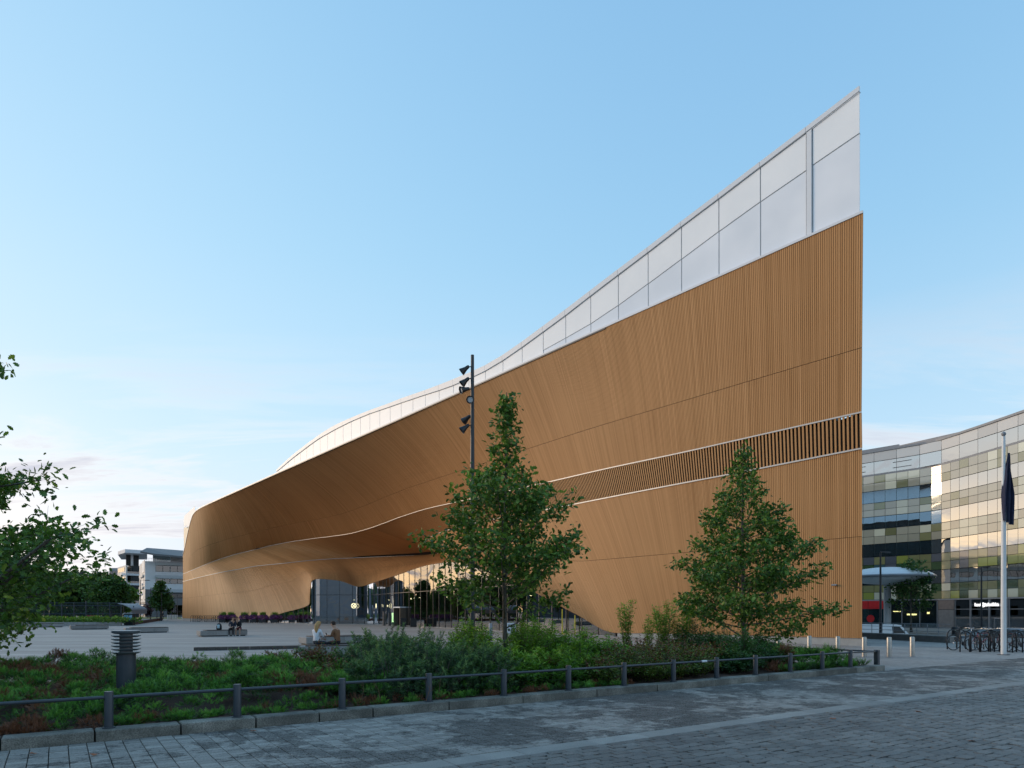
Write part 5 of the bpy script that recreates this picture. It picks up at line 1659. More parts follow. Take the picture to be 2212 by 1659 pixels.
# ---- low ramp wall with hand rail
M_RAMP = simple('ramp_concrete', (.17, .155, .145), .8, .2, bump=.2)
RW = thing('ramp_wall', 'low dark concrete ramp wall with steel hand rail', 'wall', gnd(1950, 1384))
pts_ = [gnd(1840, 1378.5), gnd(1905, 1381.5), gnd(1980, 1385.5), gnd(2052, 1389.5)]
for i in range(3):
    a, b = pts_[i], pts_[i + 1]
    m_ = MB(); m_.slab(a, b, 0, .34, .3); m_.obj('wall_block', M_RAMP, RW)
    m_ = MB(); m_.slab(a - Vector((0, .03, 0)), b - Vector((0, .03, 0)), .345, .40, .36); m_.obj('coping', M_CONC, RW)
    for k in range(3):
        p = a.lerp(b, k / 3) + Vector((.1, .15, 0)); m_ = MB(); m_.tube([(p.x, p.y, .40), (p.x, p.y, 1.05)], .02, 6); m_.obj('rail_post', M_GREYMETAL, RW)
    for z in (.62, .84, 1.05):
        m_ = MB(); m_.tube([(a.x + .1, a.y + .15, z), (b.x + .1, b.y + .15, z)], .016, 6); m_.obj('hand_rail', M_GREYMETAL, RW)

# ---- street lamps right
def lamp(loc, h, label, arm=.9, group='slim dark street lamps'):
    r_ = thing('street_lamp', label, 'street lamp', loc, group)
    m_ = MB(); m_.lathe((0, 0, 0), [(.09, 0), (.075, 1.2), (.05, h)], 12); m_.obj('pole', M_DARKMETAL, r_, 40, world=False)
    m_ = MB(); m_.box((arm / 2, 0, h + .02), (arm, .08, .06), bev=.01); m_.obj('arm', M_DARKMETAL, r_, world=False)
    m_ = MB(); m_.box((arm * .8, 0, h - .03), (arm * .55, .16, .05), bev=.015); m_.obj('luminaire', M_DARKMETAL, r_, world=False)
    return r_
lamp((wx(1902, 44), 44, 0), wz(1193, 44), 'slim dark lamp post in front of the white round canopy', .6)
lamp((wx(2120, 57.5), 57.5, 0), wz(1226, 57.5), 'slim dark lamp post crossing the lit shop sign', .5)
# ---- litter bin by the ramp
p = gnd(2064, 1386)
BN = thing('litter_bin', 'dark round litter bin beside the hoop racks', 'bin', p)
m_ = MB(); m_.lathe(p, [(.19, 0), (.21, .05), (.21, .62), (.19, .66)], 20); m_.obj('drum', M_BLACK, BN, 40)
m_ = MB(); m_.lathe(p + Vector((0, 0, .70)), [(.22, 0), (.23, .03), (.23, .14), (.20, .18)], 20); m_.obj('lid', M_DARKMETAL, BN, 40)

# ---- parked cars behind the ramp
def car(loc, rz, label, paint, L=4.4, W=1.8, H=1.45, van=False, group='parked cars by the shops'):
    r_ = thing('parked_van' if van else 'parked_car', label, 'van' if van else 'car', loc, group, rz)
    if van: side = [(-.5, .28), (-.5, .92), (-.47, 1.0), (.22, 1.0), (.30, .97), (.41, .60), (.49, .50), (.5, .28)]
    else: side = [(-.5, .30), (-.5, .58), (-.46, .66), (-.36, .70), (-.22, .97), (-.10, 1.0), (.08, 1.0), (.16, .96), (.27, .70), (.44, .62), (.5, .50), (.5, .30)]
    n = len(side); vs = []
    for s in (-1, 1):
        for x, z in side:
            ins = W / 2 * (1 if z < .68 else 1 - .16 * (z - .68) / .32)
            vs.append((x * L, s * ins, z * H))
    m_ = MB(); m_.add(vs, [tuple(range(n - 1, -1, -1)), tuple(range(n, 2 * n))] + [(i, (i + 1) % n, n + (i + 1) % n, n + i) for i in range(n)])
    m_.obj('body', paint, r_, world=False)
    gm = M_OFFGLASS
    for s in (-1, 1):
        q = [(-.20, .72), (-.20, .90), (.10, .92), (.20, .72)] if not van else [(.14, .62), (.14, .90), (.27, .90), (.36, .62)]
        m_ = MB(); m_.add([(x * L, s * (W / 2 * (1 - .16 * max(0, z - .68) / .32) + .006), z * H) for x, z in q], [(0, 1, 2, 3)]); m_.obj('side_window', M_BLACK, r_, world=False)
        for x in (-.31, .31):
            m_ = MB(); m_.lathe((x * L, s * (W / 2 - .08), .31), [(.12, -.1), (.31, -.1), (.32, 0), (.31, .1), (.12, .1)], 18, M=Matrix.Rotation(R(90), 3, 'X'))
            wh = m_.obj('wheel', M_TYRE, r_, 40, world=False)
            m_ = MB(); m_.lathe((x * L, s * (W / 2 + .015), .31), [(.20, -.01), (.18, .01)], 14, M=Matrix.Rotation(R(90), 3, 'X')); m_.obj('rim', M_CHROME, wh, world=False)
        m_ = MB(); m_.box((.492 * L, s * W * .36, .47 * H if not van else .40 * H), (.06, .3, .1)); m_.obj('headlight', M_CHROME, r_, world=False)
        m_ = MB(); m_.box((-.497 * L, s * W * .38, .55 * H if not van else .45 * H), (.04, .22, .12)); m_.obj('tail_light', M_REDFILM, r_, world=False)
    return r_
P_WHITE = simple('white_car_paint', (.72, .73, .74), .25, .02); P_DARK = simple('dark_car_paint', (.03, .04, .055), .2, .05); P_GREY = simple('grey_car_paint', (.22, .23, .25), .2, .05)
car((wx(1895, 52), 52, -.95), R(5), 'white van parked behind the ramp wall by the red shop', P_WHITE, 4.6, 1.8, 1.75, True)
car((wx(2146, 48.5), 48.5, -.95), R(4), 'dark estate car behind the bicycles left of the flagpole', P_DARK, 4.5, 1.8, 1.5)
car((wx(2206, 53), 53, -.95), R(20), 'grey car behind the bicycles at the right edge', P_GREY, 4.3, 1.8, 1.45)
# ---- tree by the shops
tree('street_tree', 'small leafy tree under the white round canopy', (wx(1968, 58), 58, 0), 5.6, 1.5, [(1.2, 1.3), (2.2, 1.6), (3.4, 1.5), (4.6, 1.0), (5.6, .2)], .09, 30, (BLOV, BLOF), .22, M_BGLEAF, 35, 41, 16, 'street trees', twigs=6)
# small wall lamp on the timber
p = Vector(unsiz(np.array([1.45, -.09, wz(1263.5, 36)])))
WL = thing('wall_lamp', 'tiny grey lamp fixed on the timber wall near the corner', 'lamp', p)
m_ = MB(); m_.box(p, (.26, .12, .09), math.atan2(DV[1], DV[0]), bev=.02); m_.obj('housing', M_GREYMETAL, WL)
m_ = MB(); m_.box(p + Vector((.05, .04, 0)), (.1, .1, .05), math.atan2(DV[1], DV[0])); m_.obj('bracket', M_GREYMETAL, WL)

# ================================================================== left background
M_WHITEWALL = simple('white_render_wall', (.60, .61, .64), .7, .05, scale=1)
M_PINKWALL = simple('pale_side_wall', (.62, .58, .55), .7, .05, scale=1)
M_DARKROOF = simple('dark_roof', (.10, .105, .115), .6, .1)
M_SOFFITB = simple('brown_soffit', (.16, .10, .07), .7, .2)
M_BGGLASS = glass_mat('far_window_glass', (.16, .20, .22), .10, 0.0)
M_VOID = simple('window_void', (.03, .032, .035), .9, .2)
M_STONEB = simple('beige_stone_base', (.30, .26, .23), .8, .15)
def facade(bld, a, b, z0, z1, th, mat, name='wall'):
    m_ = MB(); m_.slab(a, b, z0, z1, th); return m_.obj(name, mat, bld)
def win(bld, a, b, f0, f1, z0, z1, n=1, fr=.06, name='window', sill=True):
    """window between fractions f0..f1 of wall a->b, a recessed-looking frame with n panes"""
    a, b = Vector(a[:2]), Vector(b[:2]); d = (b - a); nn = Vector((d.y, -d.x)).normalized()
    p, q = a + d * f0 + nn * .05, a + d * f1 + nn * .05
    m_ = MB(); m_.slab(p, q, z0, z1, .1); w_ = m_.obj(name, M_DARKFRAME, bld)
    for k in range(n):
        s0, s1 = (k + .04) / n, (k + .96) / n
        m_ = MB(); m_.slab(p.lerp(q, s0) + nn * .03, p.lerp(q, s1) + nn * .03, z0 + fr, z1 - fr, .02); m_.obj('pane', M_BGGLASS, w_)
    return w_
# white block with the folded dark roof (Y about 200)
YB = 200.0
def bp(x, Y): return Vector((wx(x, Y), Y))
A = bp(301, 216); Bc = bp(313.5, 200); Cc = bp(430, 206)
WB = thing('white_office_block', 'white modern block with a folded dark roof beside the timber building', 'building', (Bc.x, Bc.y, 0))
ztop = wz(1212, YB)
facade(WB, A, Bc, 4.5, ztop, .4, M_PINKWALL); facade(WB, Bc, Cc, 8.2, ztop, .4, M_WHITEWALL)
facade(WB, A, Bc, 0, 4.5, .4, M_STONEB, 'base_wall'); facade(WB, Bc, Cc, 0, 8.2, .4, simple('slate_brick', (.13, .13, .14), .8, .15), 'base_wall')
m_ = MB(); m_.prism([A + Vector((.8, .6)), Bc + Vector((.5, .8)), Cc + Vector((0, .8)), bp(430, 230), bp(310, 235)], 0, ztop - .1); m_.obj('core', M_VOID, WB)
for (v0, v1) in ((1222, 1235), (1250.5, 1261), (1283, 1292)):
    f0, f1 = .19, 1.0
    z0, z1 = wz(v1, 202), wz(v0, 202)
    for k in range(3): win(WB, Bc, Cc, f0 + k * .27, f0 + k * .27 + .262, z0, z1, 2)
for v in (1214.5, 1243, 1273):
    z = wz(v, 202); d = (Cc - Bc); nn = Vector((d.y, -d.x)).normalized()
    m_ = MB(); m_.slab(Bc + d * .18 + nn * .9, Bc + d * 1.0 + nn * .9, z - .9, z, .06); m_.obj('sunshade', simple('sunshade_mesh', (.38, .40, .43), .5, .1), WB)
for (f0, f1, v0, v1) in ((.55, .95, 1213, 1238), (.48, .8, 1250, 1265), (.4, .8, 1275, 1294)):
    win(WB, A, Bc, f0, f1, wz(v1, 207), wz(v0, 207), 2)
    d = (Bc - A); nn = Vector((d.y, -d.x)).normalized()
    if v0 > 1240:
        p, q = A + d * .25 + nn * .5, A + d * .85 + nn * .5
        m_ = MB(); m_.slab(p, q, wz(v0 - 8, 207) - .8, wz(v0 - 8, 207), .04); m_.obj('balcony_mesh', simple('grey_mesh', (.4, .41, .43), .6, .1), WB)
win(WB, A, Bc, .2, .75, .4, 4.0, 2); win(WB, Bc, Cc, .40, .98, .5, 3.6, 4)
# recessed roof room and the tilted roof plate
ra, rb = bp(330, 203), bp(372, 205)
m_ = MB(); m_.slab(ra, rb, ztop - .05, ztop + 2.1, .3); m_.obj('roof_room', M_BGGLASS, WB)
m_ = MB(); m_.slab(bp(369, 204.5), bp(430, 206), ztop - .05, ztop + 2.2, .4); m_.obj('wall', M_WHITEWALL, WB)
rp = [(wx(303, 196), 196, wz(1194.5, 196)), (wx(317, 204), 204, wz(1187, 204)), (wx(335, 195), 195, wz(1200, 195)), (wx(372, 198), 198, wz(1203, 198)), (wx(430, 200), 200, wz(1208, 200)), (wx(430, 225), 225, wz(1195, 225)), (wx(322, 215), 215, wz(1187, 215))]
up = [(x, y, z + .5) for x, y, z in rp]
nr = len(rp)
fr_ = [(0, 2, 1), (1, 2, 3), (1, 3, 6), (3, 4, 5, 6)]
m_ = MB(); m_.add(rp, fr_); m_.obj('roof_soffit', M_SOFFITB, WB)
m_ = MB(); m_.add(up + rp, fr_ + [(i, (i + 1) % nr, nr + (i + 1) % nr, nr + i) for i in (4, 5)] + [(0, 2, 9, 7), (2, 3, 10, 9), (3, 4, 11, 10), (0, 1, 8, 7), (1, 6, 13, 8)]); m_.obj('roof', M_DARKROOF, WB)
m_ = MB(); d = Cc - Bc
for k in range(14):
    p = Bc + d * (.0 + k * .03); m_.tube([(p.x, p.y - .1, ztop), (p.x, p.y - .1, ztop + .9)], .03, 4)
m_.tube([(Bc.x, Bc.y - .1, ztop + .9), ((Bc + d * .4).x, (Bc + d * .4).y - .1, ztop + .9)], .035, 5)
m_.obj('terrace_rail', M_GREYMETAL, WB)
# apartment block with stacked balconies
YA = 235.0
A2, B2, C2 = bp(254, 248), bp(272, 235), bp(304, 240)
AB = thing('apartment_block', 'white apartment block with stacked dark balconies and a chimney', 'building', (B2.x, B2.y, 0))
floors = [1326, 1305, 1284, 1262, 1241, 1220.5]
for i in range(len(floors) - 1):
    z0, z1 = wz(floors[i], YA), wz(floors[i + 1], YA)
    facade(AB, A2, B2, z0, z1 - .02, .4, M_PINKWALL)
    win(AB, A2, B2, .1, .85, z0 + 1.2, z1 - .6, 3)
    m_ = MB(); m_.slab(B2, C2, z0 - .25, z0 + .45, 2.2); m_.obj('balcony_slab', M_WHITEWALL, AB)
    m_ = MB(); m_.slab(B2, C2, z0 + .45, z0 + 1.15, .05); m_.obj('balcony_glass', M_BGGLASS, AB)
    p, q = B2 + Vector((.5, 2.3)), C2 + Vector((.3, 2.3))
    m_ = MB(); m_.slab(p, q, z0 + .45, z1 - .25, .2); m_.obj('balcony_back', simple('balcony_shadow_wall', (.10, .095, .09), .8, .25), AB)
ztA = wz(1220.5, YA)
m_ = MB(); m_.slab(bp(273, 239), bp(300, 243), ztA, ztA + 4.0, .3); m_.obj('penthouse', M_VOID, AB)
m_ = MB(); m_.slab(bp(283, 238.5), bp(288, 239), ztA, ztA + 4.0, .3); m_.obj('penthouse_wall', M_WHITEWALL, AB)
m_ = MB(); m_.prism([bp(254.5, 240), bp(270, 231), bp(318, 236), bp(318, 262), bp(262, 262)], ztA + 3.9, ztA + 5.1); m_.obj('roof', M_WHITEWALL, AB)
m_ = MB(); m_.prism([bp(282.5, 246), bp(290, 246), bp(290, 252), bp(282.5, 252)], ztA + 5.1, wz(1190, 246)); m_.obj('chimney', M_GREYMETAL, AB)
m_ = MB(); m_.prism([A2 + Vector((.6, .6)), B2 + Vector((1, 2.4)), C2 + Vector((0, 2.4)), bp(304, 262), bp(262, 262)], 0, ztA); m_.obj('core', M_VOID, AB)
m_ = MB(); m_.slab(B2, C2, 0, wz(1326, YA) + .3, .3); m_.obj('base_wall', M_STONEB, AB)
# far pale block
FB = thing('far_block', 'small pale far block peeping over the trees', 'building', (wx(245, 300), 300, 0))
a, b = bp(236, 300), bp(258, 300)
facade(FB, a, b, 0, wz(1227, 300), 8, M_GREYMETAL)
for k in range(3): win(FB, a, b, .05 + k * .32, .32 + k * .32, wz(1246, 300), wz(1233, 300), 2)

# ---- low granite wall and hedge on the far side of the square
M_WALLG = simple('far_granite_wall', (.30, .295, .29), .8, .12, bump=.2)
LW = thing('low_granite_wall', 'long low granite wall below the far hedge', 'wall', gnd(150, 1352.5))
wl_pts = [gnd(-60, 1353.5), gnd(18, 1353), gnd(95, 1352.6), gnd(180, 1352.2), gnd(262, 1351.8)]
for i in range(4):
    a, b = wl_pts[i], wl_pts[i + 1]
    for k in range(4):
        p, q = a.lerp(b, (k + .01) / 4), a.lerp(b, (k + .99) / 4)
        m_ = MB(); m_.slab(p, q, 0, .46, .4); m_.obj('wall_stone', M_WALLG, LW)
r_ = np.random.default_rng(77)
cl = Cloud(); n = 5200
P = np.column_stack([r_.uniform(wx(-60, 83), wx(264, 83), n), r_.uniform(82.5, 88, n)])
hh = .55 + .45 * vnoise(P[:, 0], P[:, 1], 2.5, 5)
pos = np.column_stack([P, hh * r_.random(n) ** .4 + .2])
cl.add(*scatter(BLOV, BLOF, pos, euler_mats(r_.uniform(0, 6, n), r_.uniform(0, 6, n), r_.uniform(0, 6, n)), r_.uniform(.16, .34, n), np.clip(r_.normal(.55, .25, n), 0, 1)))
o = cl.obj('far_hedge', M_BGLIME); o['label'] = 'low mixed hedge planting above the far granite wall'; o['category'] = 'hedge'; stuff(o)
# ---- ball court cage
CG = thing('ball_court_cage', 'dark steel ball court cage behind the far hedge', 'fence', (wx(130, 95), 95, 0))
ca, cb = bp(-60, 93), bp(262, 100); ht = wz(1300.5, 96)
for k in range(13):
    p = ca.lerp(cb, k / 12); m_ = MB(); m_.tube([(p.x, p.y, 0), (p.x, p.y, ht * (1 if k % 3 else 1.06))], .07 if k % 3 else .10, 8); m_.obj('post', M_RAIL, CG)
for z in (.2, 1.4, ht - .1, ht - .5):
    m_ = MB(); m_.tube([(ca.x, ca.y, z), (cb.x, cb.y, z)], .05, 6); m_.obj('rail', M_RAIL, CG)
m_ = MB()
for k in range(190):
    p = ca.lerp(cb, k / 190); m_.tube([(p.x, p.y, .2), (p.x, p.y, ht - .1)], .014, 3, cap=False)
stuff(m_.obj('mesh_bars', M_RAIL, CG))
# colourful boards inside the cage
for x0, x1, v0, v1, col, lb in ((184, 206, 1329, 1340, (.35, .03, .05), 'red board inside the ball court cage'), (208, 222, 1331, 1340, (.03, .05, .25), 'blue board inside the ball court cage')):
    a, b = bp(x0, 101), bp(x1, 101)
    m_ = MB(); m_.slab(a, b, max(.05, wz(v1, 101)), wz(v0, 101), .1); o = m_.obj('court_board', simple('court_board_' + lb.split()[0], col, .6, .15)); tag(o, lb, 'board')
# curved white shelter roof
SH = thing('shelter', 'curved white shelter roof on dark legs beside the cage', 'shelter', (wx(295, 98), 98, 0))
vs, fs = [], []
prof = [(272, 1305), (282, 1307), (290, 1310), (298, 1314), (302, 1318), (300.5, 1326)]
for x, v in prof:
    for Y in (96, 100): vs += [(wx(x, 98), Y, wz(v, 98)), (wx(x, 98), Y, wz(v, 98) + .1)]
for i in range(len(prof) - 1):
    q = i * 4; fs += [(q, q + 4, q + 6, q + 2), (q + 1, q + 3, q + 7, q + 5), (q, q + 1, q + 5, q + 4), (q + 2, q + 6, q + 7, q + 3)]
m_ = MB(); m_.add(vs, fs); m_.obj('roof_sheet', M_GREYMETAL, SH)
m_ = MB(); m_.slab(bp(290, 100.2), bp(300, 100.2), 0, wz(1312, 98), .1); m_.obj('side_wall', M_DARKMETAL, SH)
for x in (276, 297):
    m_ = MB(); m_.tube([(wx(x, 98), 97, 0), (wx(x, 98), 97, wz(1309, 98))], .06, 6); m_.obj('leg', M_DARKMETAL, SH)
# ---- poster kiosk
pk = gnd(277, 1351)
KI = thing('poster_cabinet', 'dark cabinet with blue posters at the end of the granite wall', 'cabinet', pk)
m_ = MB(); m_.box(pk + Vector((0, .3, .72)), (1.08, .6, 1.44), 0, bev=.04); m_.obj('case', M_DARKMETAL, KI)
m_ = MB(); m_.box(pk + Vector((0, .3, 1.49)), (1.2, .7, .09), 0, bev=.03); m_.obj('lid', M_GREYMETAL, KI)
def mk_poster():
    t = NT('blue_poster')
    n_ = t.noise(3.5, detail=3); c = t.ramp(n_, [(.35, (.02, .05, .09)), (.5, (.12, .30, .42)), (.62, (.45, .60, .68)), (.75, (.08, .06, .06))])
    t.set(Base_Color=c, Roughness=.5); return t.m
M_POSTER = mk_poster()
for dx in (-.26, .26):
    m_ = MB(); m_.box(pk + Vector((dx, -.015, .98)), (.46, .02, .66)); m_.obj('poster', M_POSTER, KI)
# planter edge strip running back from the cabinet
EG = thing('bed_edge', 'dark timber bed edge running back beside the cabinet', 'edging', gnd(310, 1347))
for i, (a, b) in enumerate(((gnd(286, 1350.5), gnd(318, 1345.5)), (gnd(318, 1345.5), gnd(352, 1339.5)))):
    m_ = MB(); m_.slab(a, b, 0, .45, .5); m_.obj('timber_edge', simple('timber_edge', (.10, .06, .05), .8, .2), EG)
# ---- lamps left
LMPS = [(303, 105, 1253.5, .0, 'T shaped dark street lamp before the apartment block'), (325.5, 125, 1270, 0, 'second dark street lamp behind the young trees'), (339, 140, 1277, 0, 'third dark street lamp in the row towards the white block'), (349, 122, 1280, 1, 'lamp with a single arm at the white block corner'), (440, 160, 1292, 0, 'slim street lamp beside the timber wall end')]
for x, Y, v, one, lb in LMPS:
    X = min(x, 437) if x != 440 else 383
    l_ = lamp((wx(X, Y), Y, 0), wz(v, Y), lb, 1.4, 'street lamps along the far path')
# ---- background trees
BL = (BLOV, BLOF)
bgt = [((wx(222, 118), 118), 7.4, 2.7, 'dense dark tree in front of the apartment block', M_BGLEAF, .55), ((wx(160, 128), 128), 8.0, 4.0, 'dark tree behind the ball court', M_BGLEAF, .55), ((wx(95, 122), 122), 7.6, 4.2, 'broad tree left of the ball court', M_BGLEAF, .55), ((wx(30, 120), 120), 8.0, 4.6, 'tree at the far left behind the oak', M_BGLEAF, .55), ((wx(-40, 118), 118), 8.5, 4.8, 'tree beyond the left edge of the square', M_BGLEAF, .55), ((wx(262, 130), 130), 5.8, 2.2, 'light green tree beside the shelter', M_BGLIME, .5), ((wx(247, 108), 108), 5.0, 1.7, 'small tree between cage and shelter', M_BGLEAF, .42), ((wx(240, 105), 105), 6.0, 2.6, 'round young tree at the cage end', M_BGLEAF, .4)]
for k, ((x, y), H, rad, lb, mt, ls) in enumerate(bgt):
    tree('background_tree', lb, (x, y, 0), H, H * .22, [(H * .2, rad * .75), (H * .45, rad), (H * .7, rad * .75), (H, rad * .12)], .16, 34, BL, ls, mt, 32, 200 + k, 22, 'trees beyond the square', twigs=6)
tree('background_tree', 'neat conical tree standing before the white block', (wx(347, 125), 125, 0), wz(1257, 125), 1.6, [(1.2, 1.9), (2.6, 1.8), (4.0, 1.3), (5.4, .7), (7.3, .1)], .12, 34, BL, .38, M_BGLEAF, 25, 230, 20, 'trees beyond the square', twigs=6)
# woods closing the horizon on the left
g_ = np.random.default_rng(91); n = 9000
xs_ = g_.uniform(-190, 262, n); Ys = g_.uniform(140, 165, n)
X_ = (xs_ - CX) / FPX * Ys
top_ = 2.5 + 4.0 * vnoise(X_, Ys, 7.0, 3) + 1.2 * vnoise(X_, Ys, 2.0, 4)
pos = np.column_stack([X_, Ys, top_ * g_.random(n) ** .6])
cl = Cloud(); cl.add(*scatter(BLOV, BLOF, pos, euler_mats(g_.uniform(0, 6, n), g_.uniform(0, 6, n), g_.uniform(0, 6, n)), g_.uniform(.6, 1.2, n), np.clip(g_.normal(.4, .22, n), 0, 1)))
o = cl.obj('far_wood', M_BGLEAF); o['label'] = 'dense dark green wood closing the view behind the ball court'; o['category'] = 'wood'; stuff(o)
# small purple-leaved shrub by the white block
cl, tw = leafy_shrub(260, 1.6, 4.5, 30, 30, BLOV, BLOF, .35, .8, .2)
plant('purple_bush', 'dark purple leaved bush at the white block corner', 'shrub', (wx(321, 165), 165, 0), cl, tw, leaf_mat('purple_leaf', [(0, (.04, .012, .025)), (1, (.13, .04, .075))]), 'bushes by the far blocks')
# grass strip far
m_ = MB(); q = [gnd(255, 1337), gnd(395, 1337.5), gnd(390, 1333), gnd(250, 1333)]
m_.add([(p.x, p.y, .01) for p in q], [(0, 1, 2, 3)])
struct(m_.obj('far_lawn', simple('far_grass', (.07, .10, .03), .9, .25, scale=1.5)))
# white bollards far
bw = None
for k in range(7):
    p = gnd(352 + (k * 3.4) + 10, 1338.3); 
    if bw is None:
        m_ = MB(); m_.lathe((0, 0, 0), [(.11, 0), (.11, .95), (.08, 1.0)], 10); bw = m_.obj('white_bollard', simple('white_bollard_paint', (.6, .58, .54), .5, .05), None, 40); bw.location = p
        tag(bw, 'first pale bollard from the left in the far row', 'bollard', 'pale bollards at the far path')
    else:
        c_ = bw.copy(); COL.objects.link(c_); c_.location = p; c_['label'] = ['', 'second', 'third', 'fourth', 'fifth', 'sixth', 'last'][k] + ' pale bollard from the left in the far row'

# ================================================================== plaza furniture
# ---- floodlight mast
mp = Vector((wx(1020.5, 30), 30, 0)); mh = wz(767, 30)
FM = thing('floodlight_mast', 'tall dark mast with six spotlights behind the slender oak', 'floodlight', mp)
m_ = MB(); m_.lathe(mp, [(.16, 0), (.16, .05), (.115, .06), (.105, mh * .45), (.085, mh * .72), (.072, mh)], 20); m_.obj('pole', M_DARKMETAL, FM, 40)
M_LENS = simple('lamp_lens', (.55, .57, .6), .12, .1)
for (v, az, tilt, off) in ((795, 178, -38, .22), (821, 184, -42, .22), (844, 205, -18, .24), (868, 262, -20, .18), (901, 150, -30, .12), (922, 186, -40, .22)):
    z = wz(v, 30); a = R(az); e = R(tilt)
    d = Vector((math.cos(a) * math.cos(e), math.sin(a) * math.cos(e), math.sin(e)))
    o0 = mp + Vector((math.cos(a) * (.10 + off * .4), math.sin(a) * (.10 + off * .4), z + .06))
    q = d.to_track_quat('Z', 'Y').to_matrix()
    m_ = MB(); m_.lathe(o0, [(.05, -.05), (.075, 0), (.085, .12), (.11, .20), (.165, .36), (.17, .38), (.155, .375), (.10, .22), (.02, .2)], 18, M=q)
    sp = m_.obj('spotlight', M_BLACK, FM, 50)
    m_ = MB(); m_.lathe(o0 + d * .30, [(.13, 0), (.12, .012)], 16, M=q); m_.obj('lens', M_LENS, sp)
    m_ = MB(); m_.tube([mp + Vector((0, 0, z + .06)), o0], .022, 8); m_.obj('bracket', M_BLACK, FM)

# ---- louvred bollard light in the juniper
lp = Vector((wx(272.5, 11.5), 11.5, .1))
LB = thing('bollard_light', 'graphite bollard light with stacked louvre rings in the juniper', 'light', lp)
zt, zb = wz(1362, 11.5), wz(1412, 11.5)
m_ = MB(); m_.lathe((lp.x, lp.y, 0), [(.148, .05), (.148, zb)], 28); m_.obj('post', M_RAIL, LB, 40)
m_ = MB(); m_.lathe((lp.x, lp.y, 0), [(.10, zb), (.10, zt - .02)], 20); m_.obj('diffuser', simple('diffuser_glass', (.20, .22, .24), .3, .1), LB, 40)
nr = 7
for k in range(nr):
    z = zb + (zt - zb) * (k / nr)
    m_ = MB(); m_.lathe((lp.x, lp.y, z), [(.10, .012), (.17, .0), (.222, .022), (.226, .032), (.17, .016), (.10, .03)], 36); m_.obj('louvre_ring', simple('louvre_ring_paint', (.16, .19, .22), .35, .08) if k == 0 else bpy.data.materials['louvre_ring_paint'], LB, 50)
m_ = MB(); m_.lathe((lp.x, lp.y, zt - .03), [(.10, 0), (.20, .0), (.222, .02), (.222, .03), (.12, .035), (.02, .02)], 36); m_.obj('top_cap', bpy.data.materials['louvre_ring_paint'], LB, 50)

# ---- granite benches
M_BSTONE = mk_granite('bench_granite', (.24, .235, .23), (.36, .35, .34), (.10, .10, .10), .2)
M_BWOOD = simple('weathered_bench_wood', (.075, .062, .055), .7, .25, scale=6)
def bench(loc, rz, label, L=3.2, W=1.15):
    r_ = thing('stone_bench', label, 'bench', loc, 'granite benches on the square', rz)
    m_ = MB(); m_.box((0, 0, .035), (L - .24, W - .2, .07)); m_.obj('recessed_base', M_DARKMETAL, r_, world=False)
    for k in range(3):
        m_ = MB(); m_.box((-L / 2 + L * (k + .5) / 3, 0, .24), (L / 3 - .012, W, .34), bev=.012); m_.obj('granite_block', M_BSTONE, r_, world=False)
    for k in range(5):
        m_ = MB(); m_.box((L * .06, -W / 2 + .10 + k * (W - .2) / 4, .435), (L * .86, (W - .2) / 4 - .02, .045), bev=.006); m_.obj('seat_plank', M_BWOOD, r_, world=False)
    return r_
BR = R(37)
be = [((100, 1355), 'farthest granite bench on the left of the square'), ((193, 1359.5), 'second granite bench before the far hedge'), ((316, 1366.5), 'granite bench behind the louvred bollard light'), ((480, 1374), 'granite bench carrying the pair in black'), ((715, 1391), 'granite bench behind the seated woman in white')]
bn0 = None
for (x, v), lb in be:
    p = gnd(x, v)
    if bn0 is None: bn0 = bench(p, BR, lb)
    else: dup(bn0, p, BR, lb)
NEARB = Vector((-7.45, 27.3, 0))
dup(bn0, NEARB, R(8), 'granite bench under the near pair, mostly hidden by pine', scale=(.62, .6, 1))
# ---- low timber platform edge
TE = thing('low_timber_platform', 'long low dark timber platform edge on the square', 'platform', gnd(520, 1404))
ta, tb = gnd(418, 1406.0), gnd(700, 1400.5)
for k in range(12):
    p, q = ta.lerp(tb, (k + .015) / 12), ta.lerp(tb, (k + .985) / 12)
    m_ = MB(); m_.slab(p, q, .0, .15, .5); m_.obj('timber_block', M_BWOOD, TE)

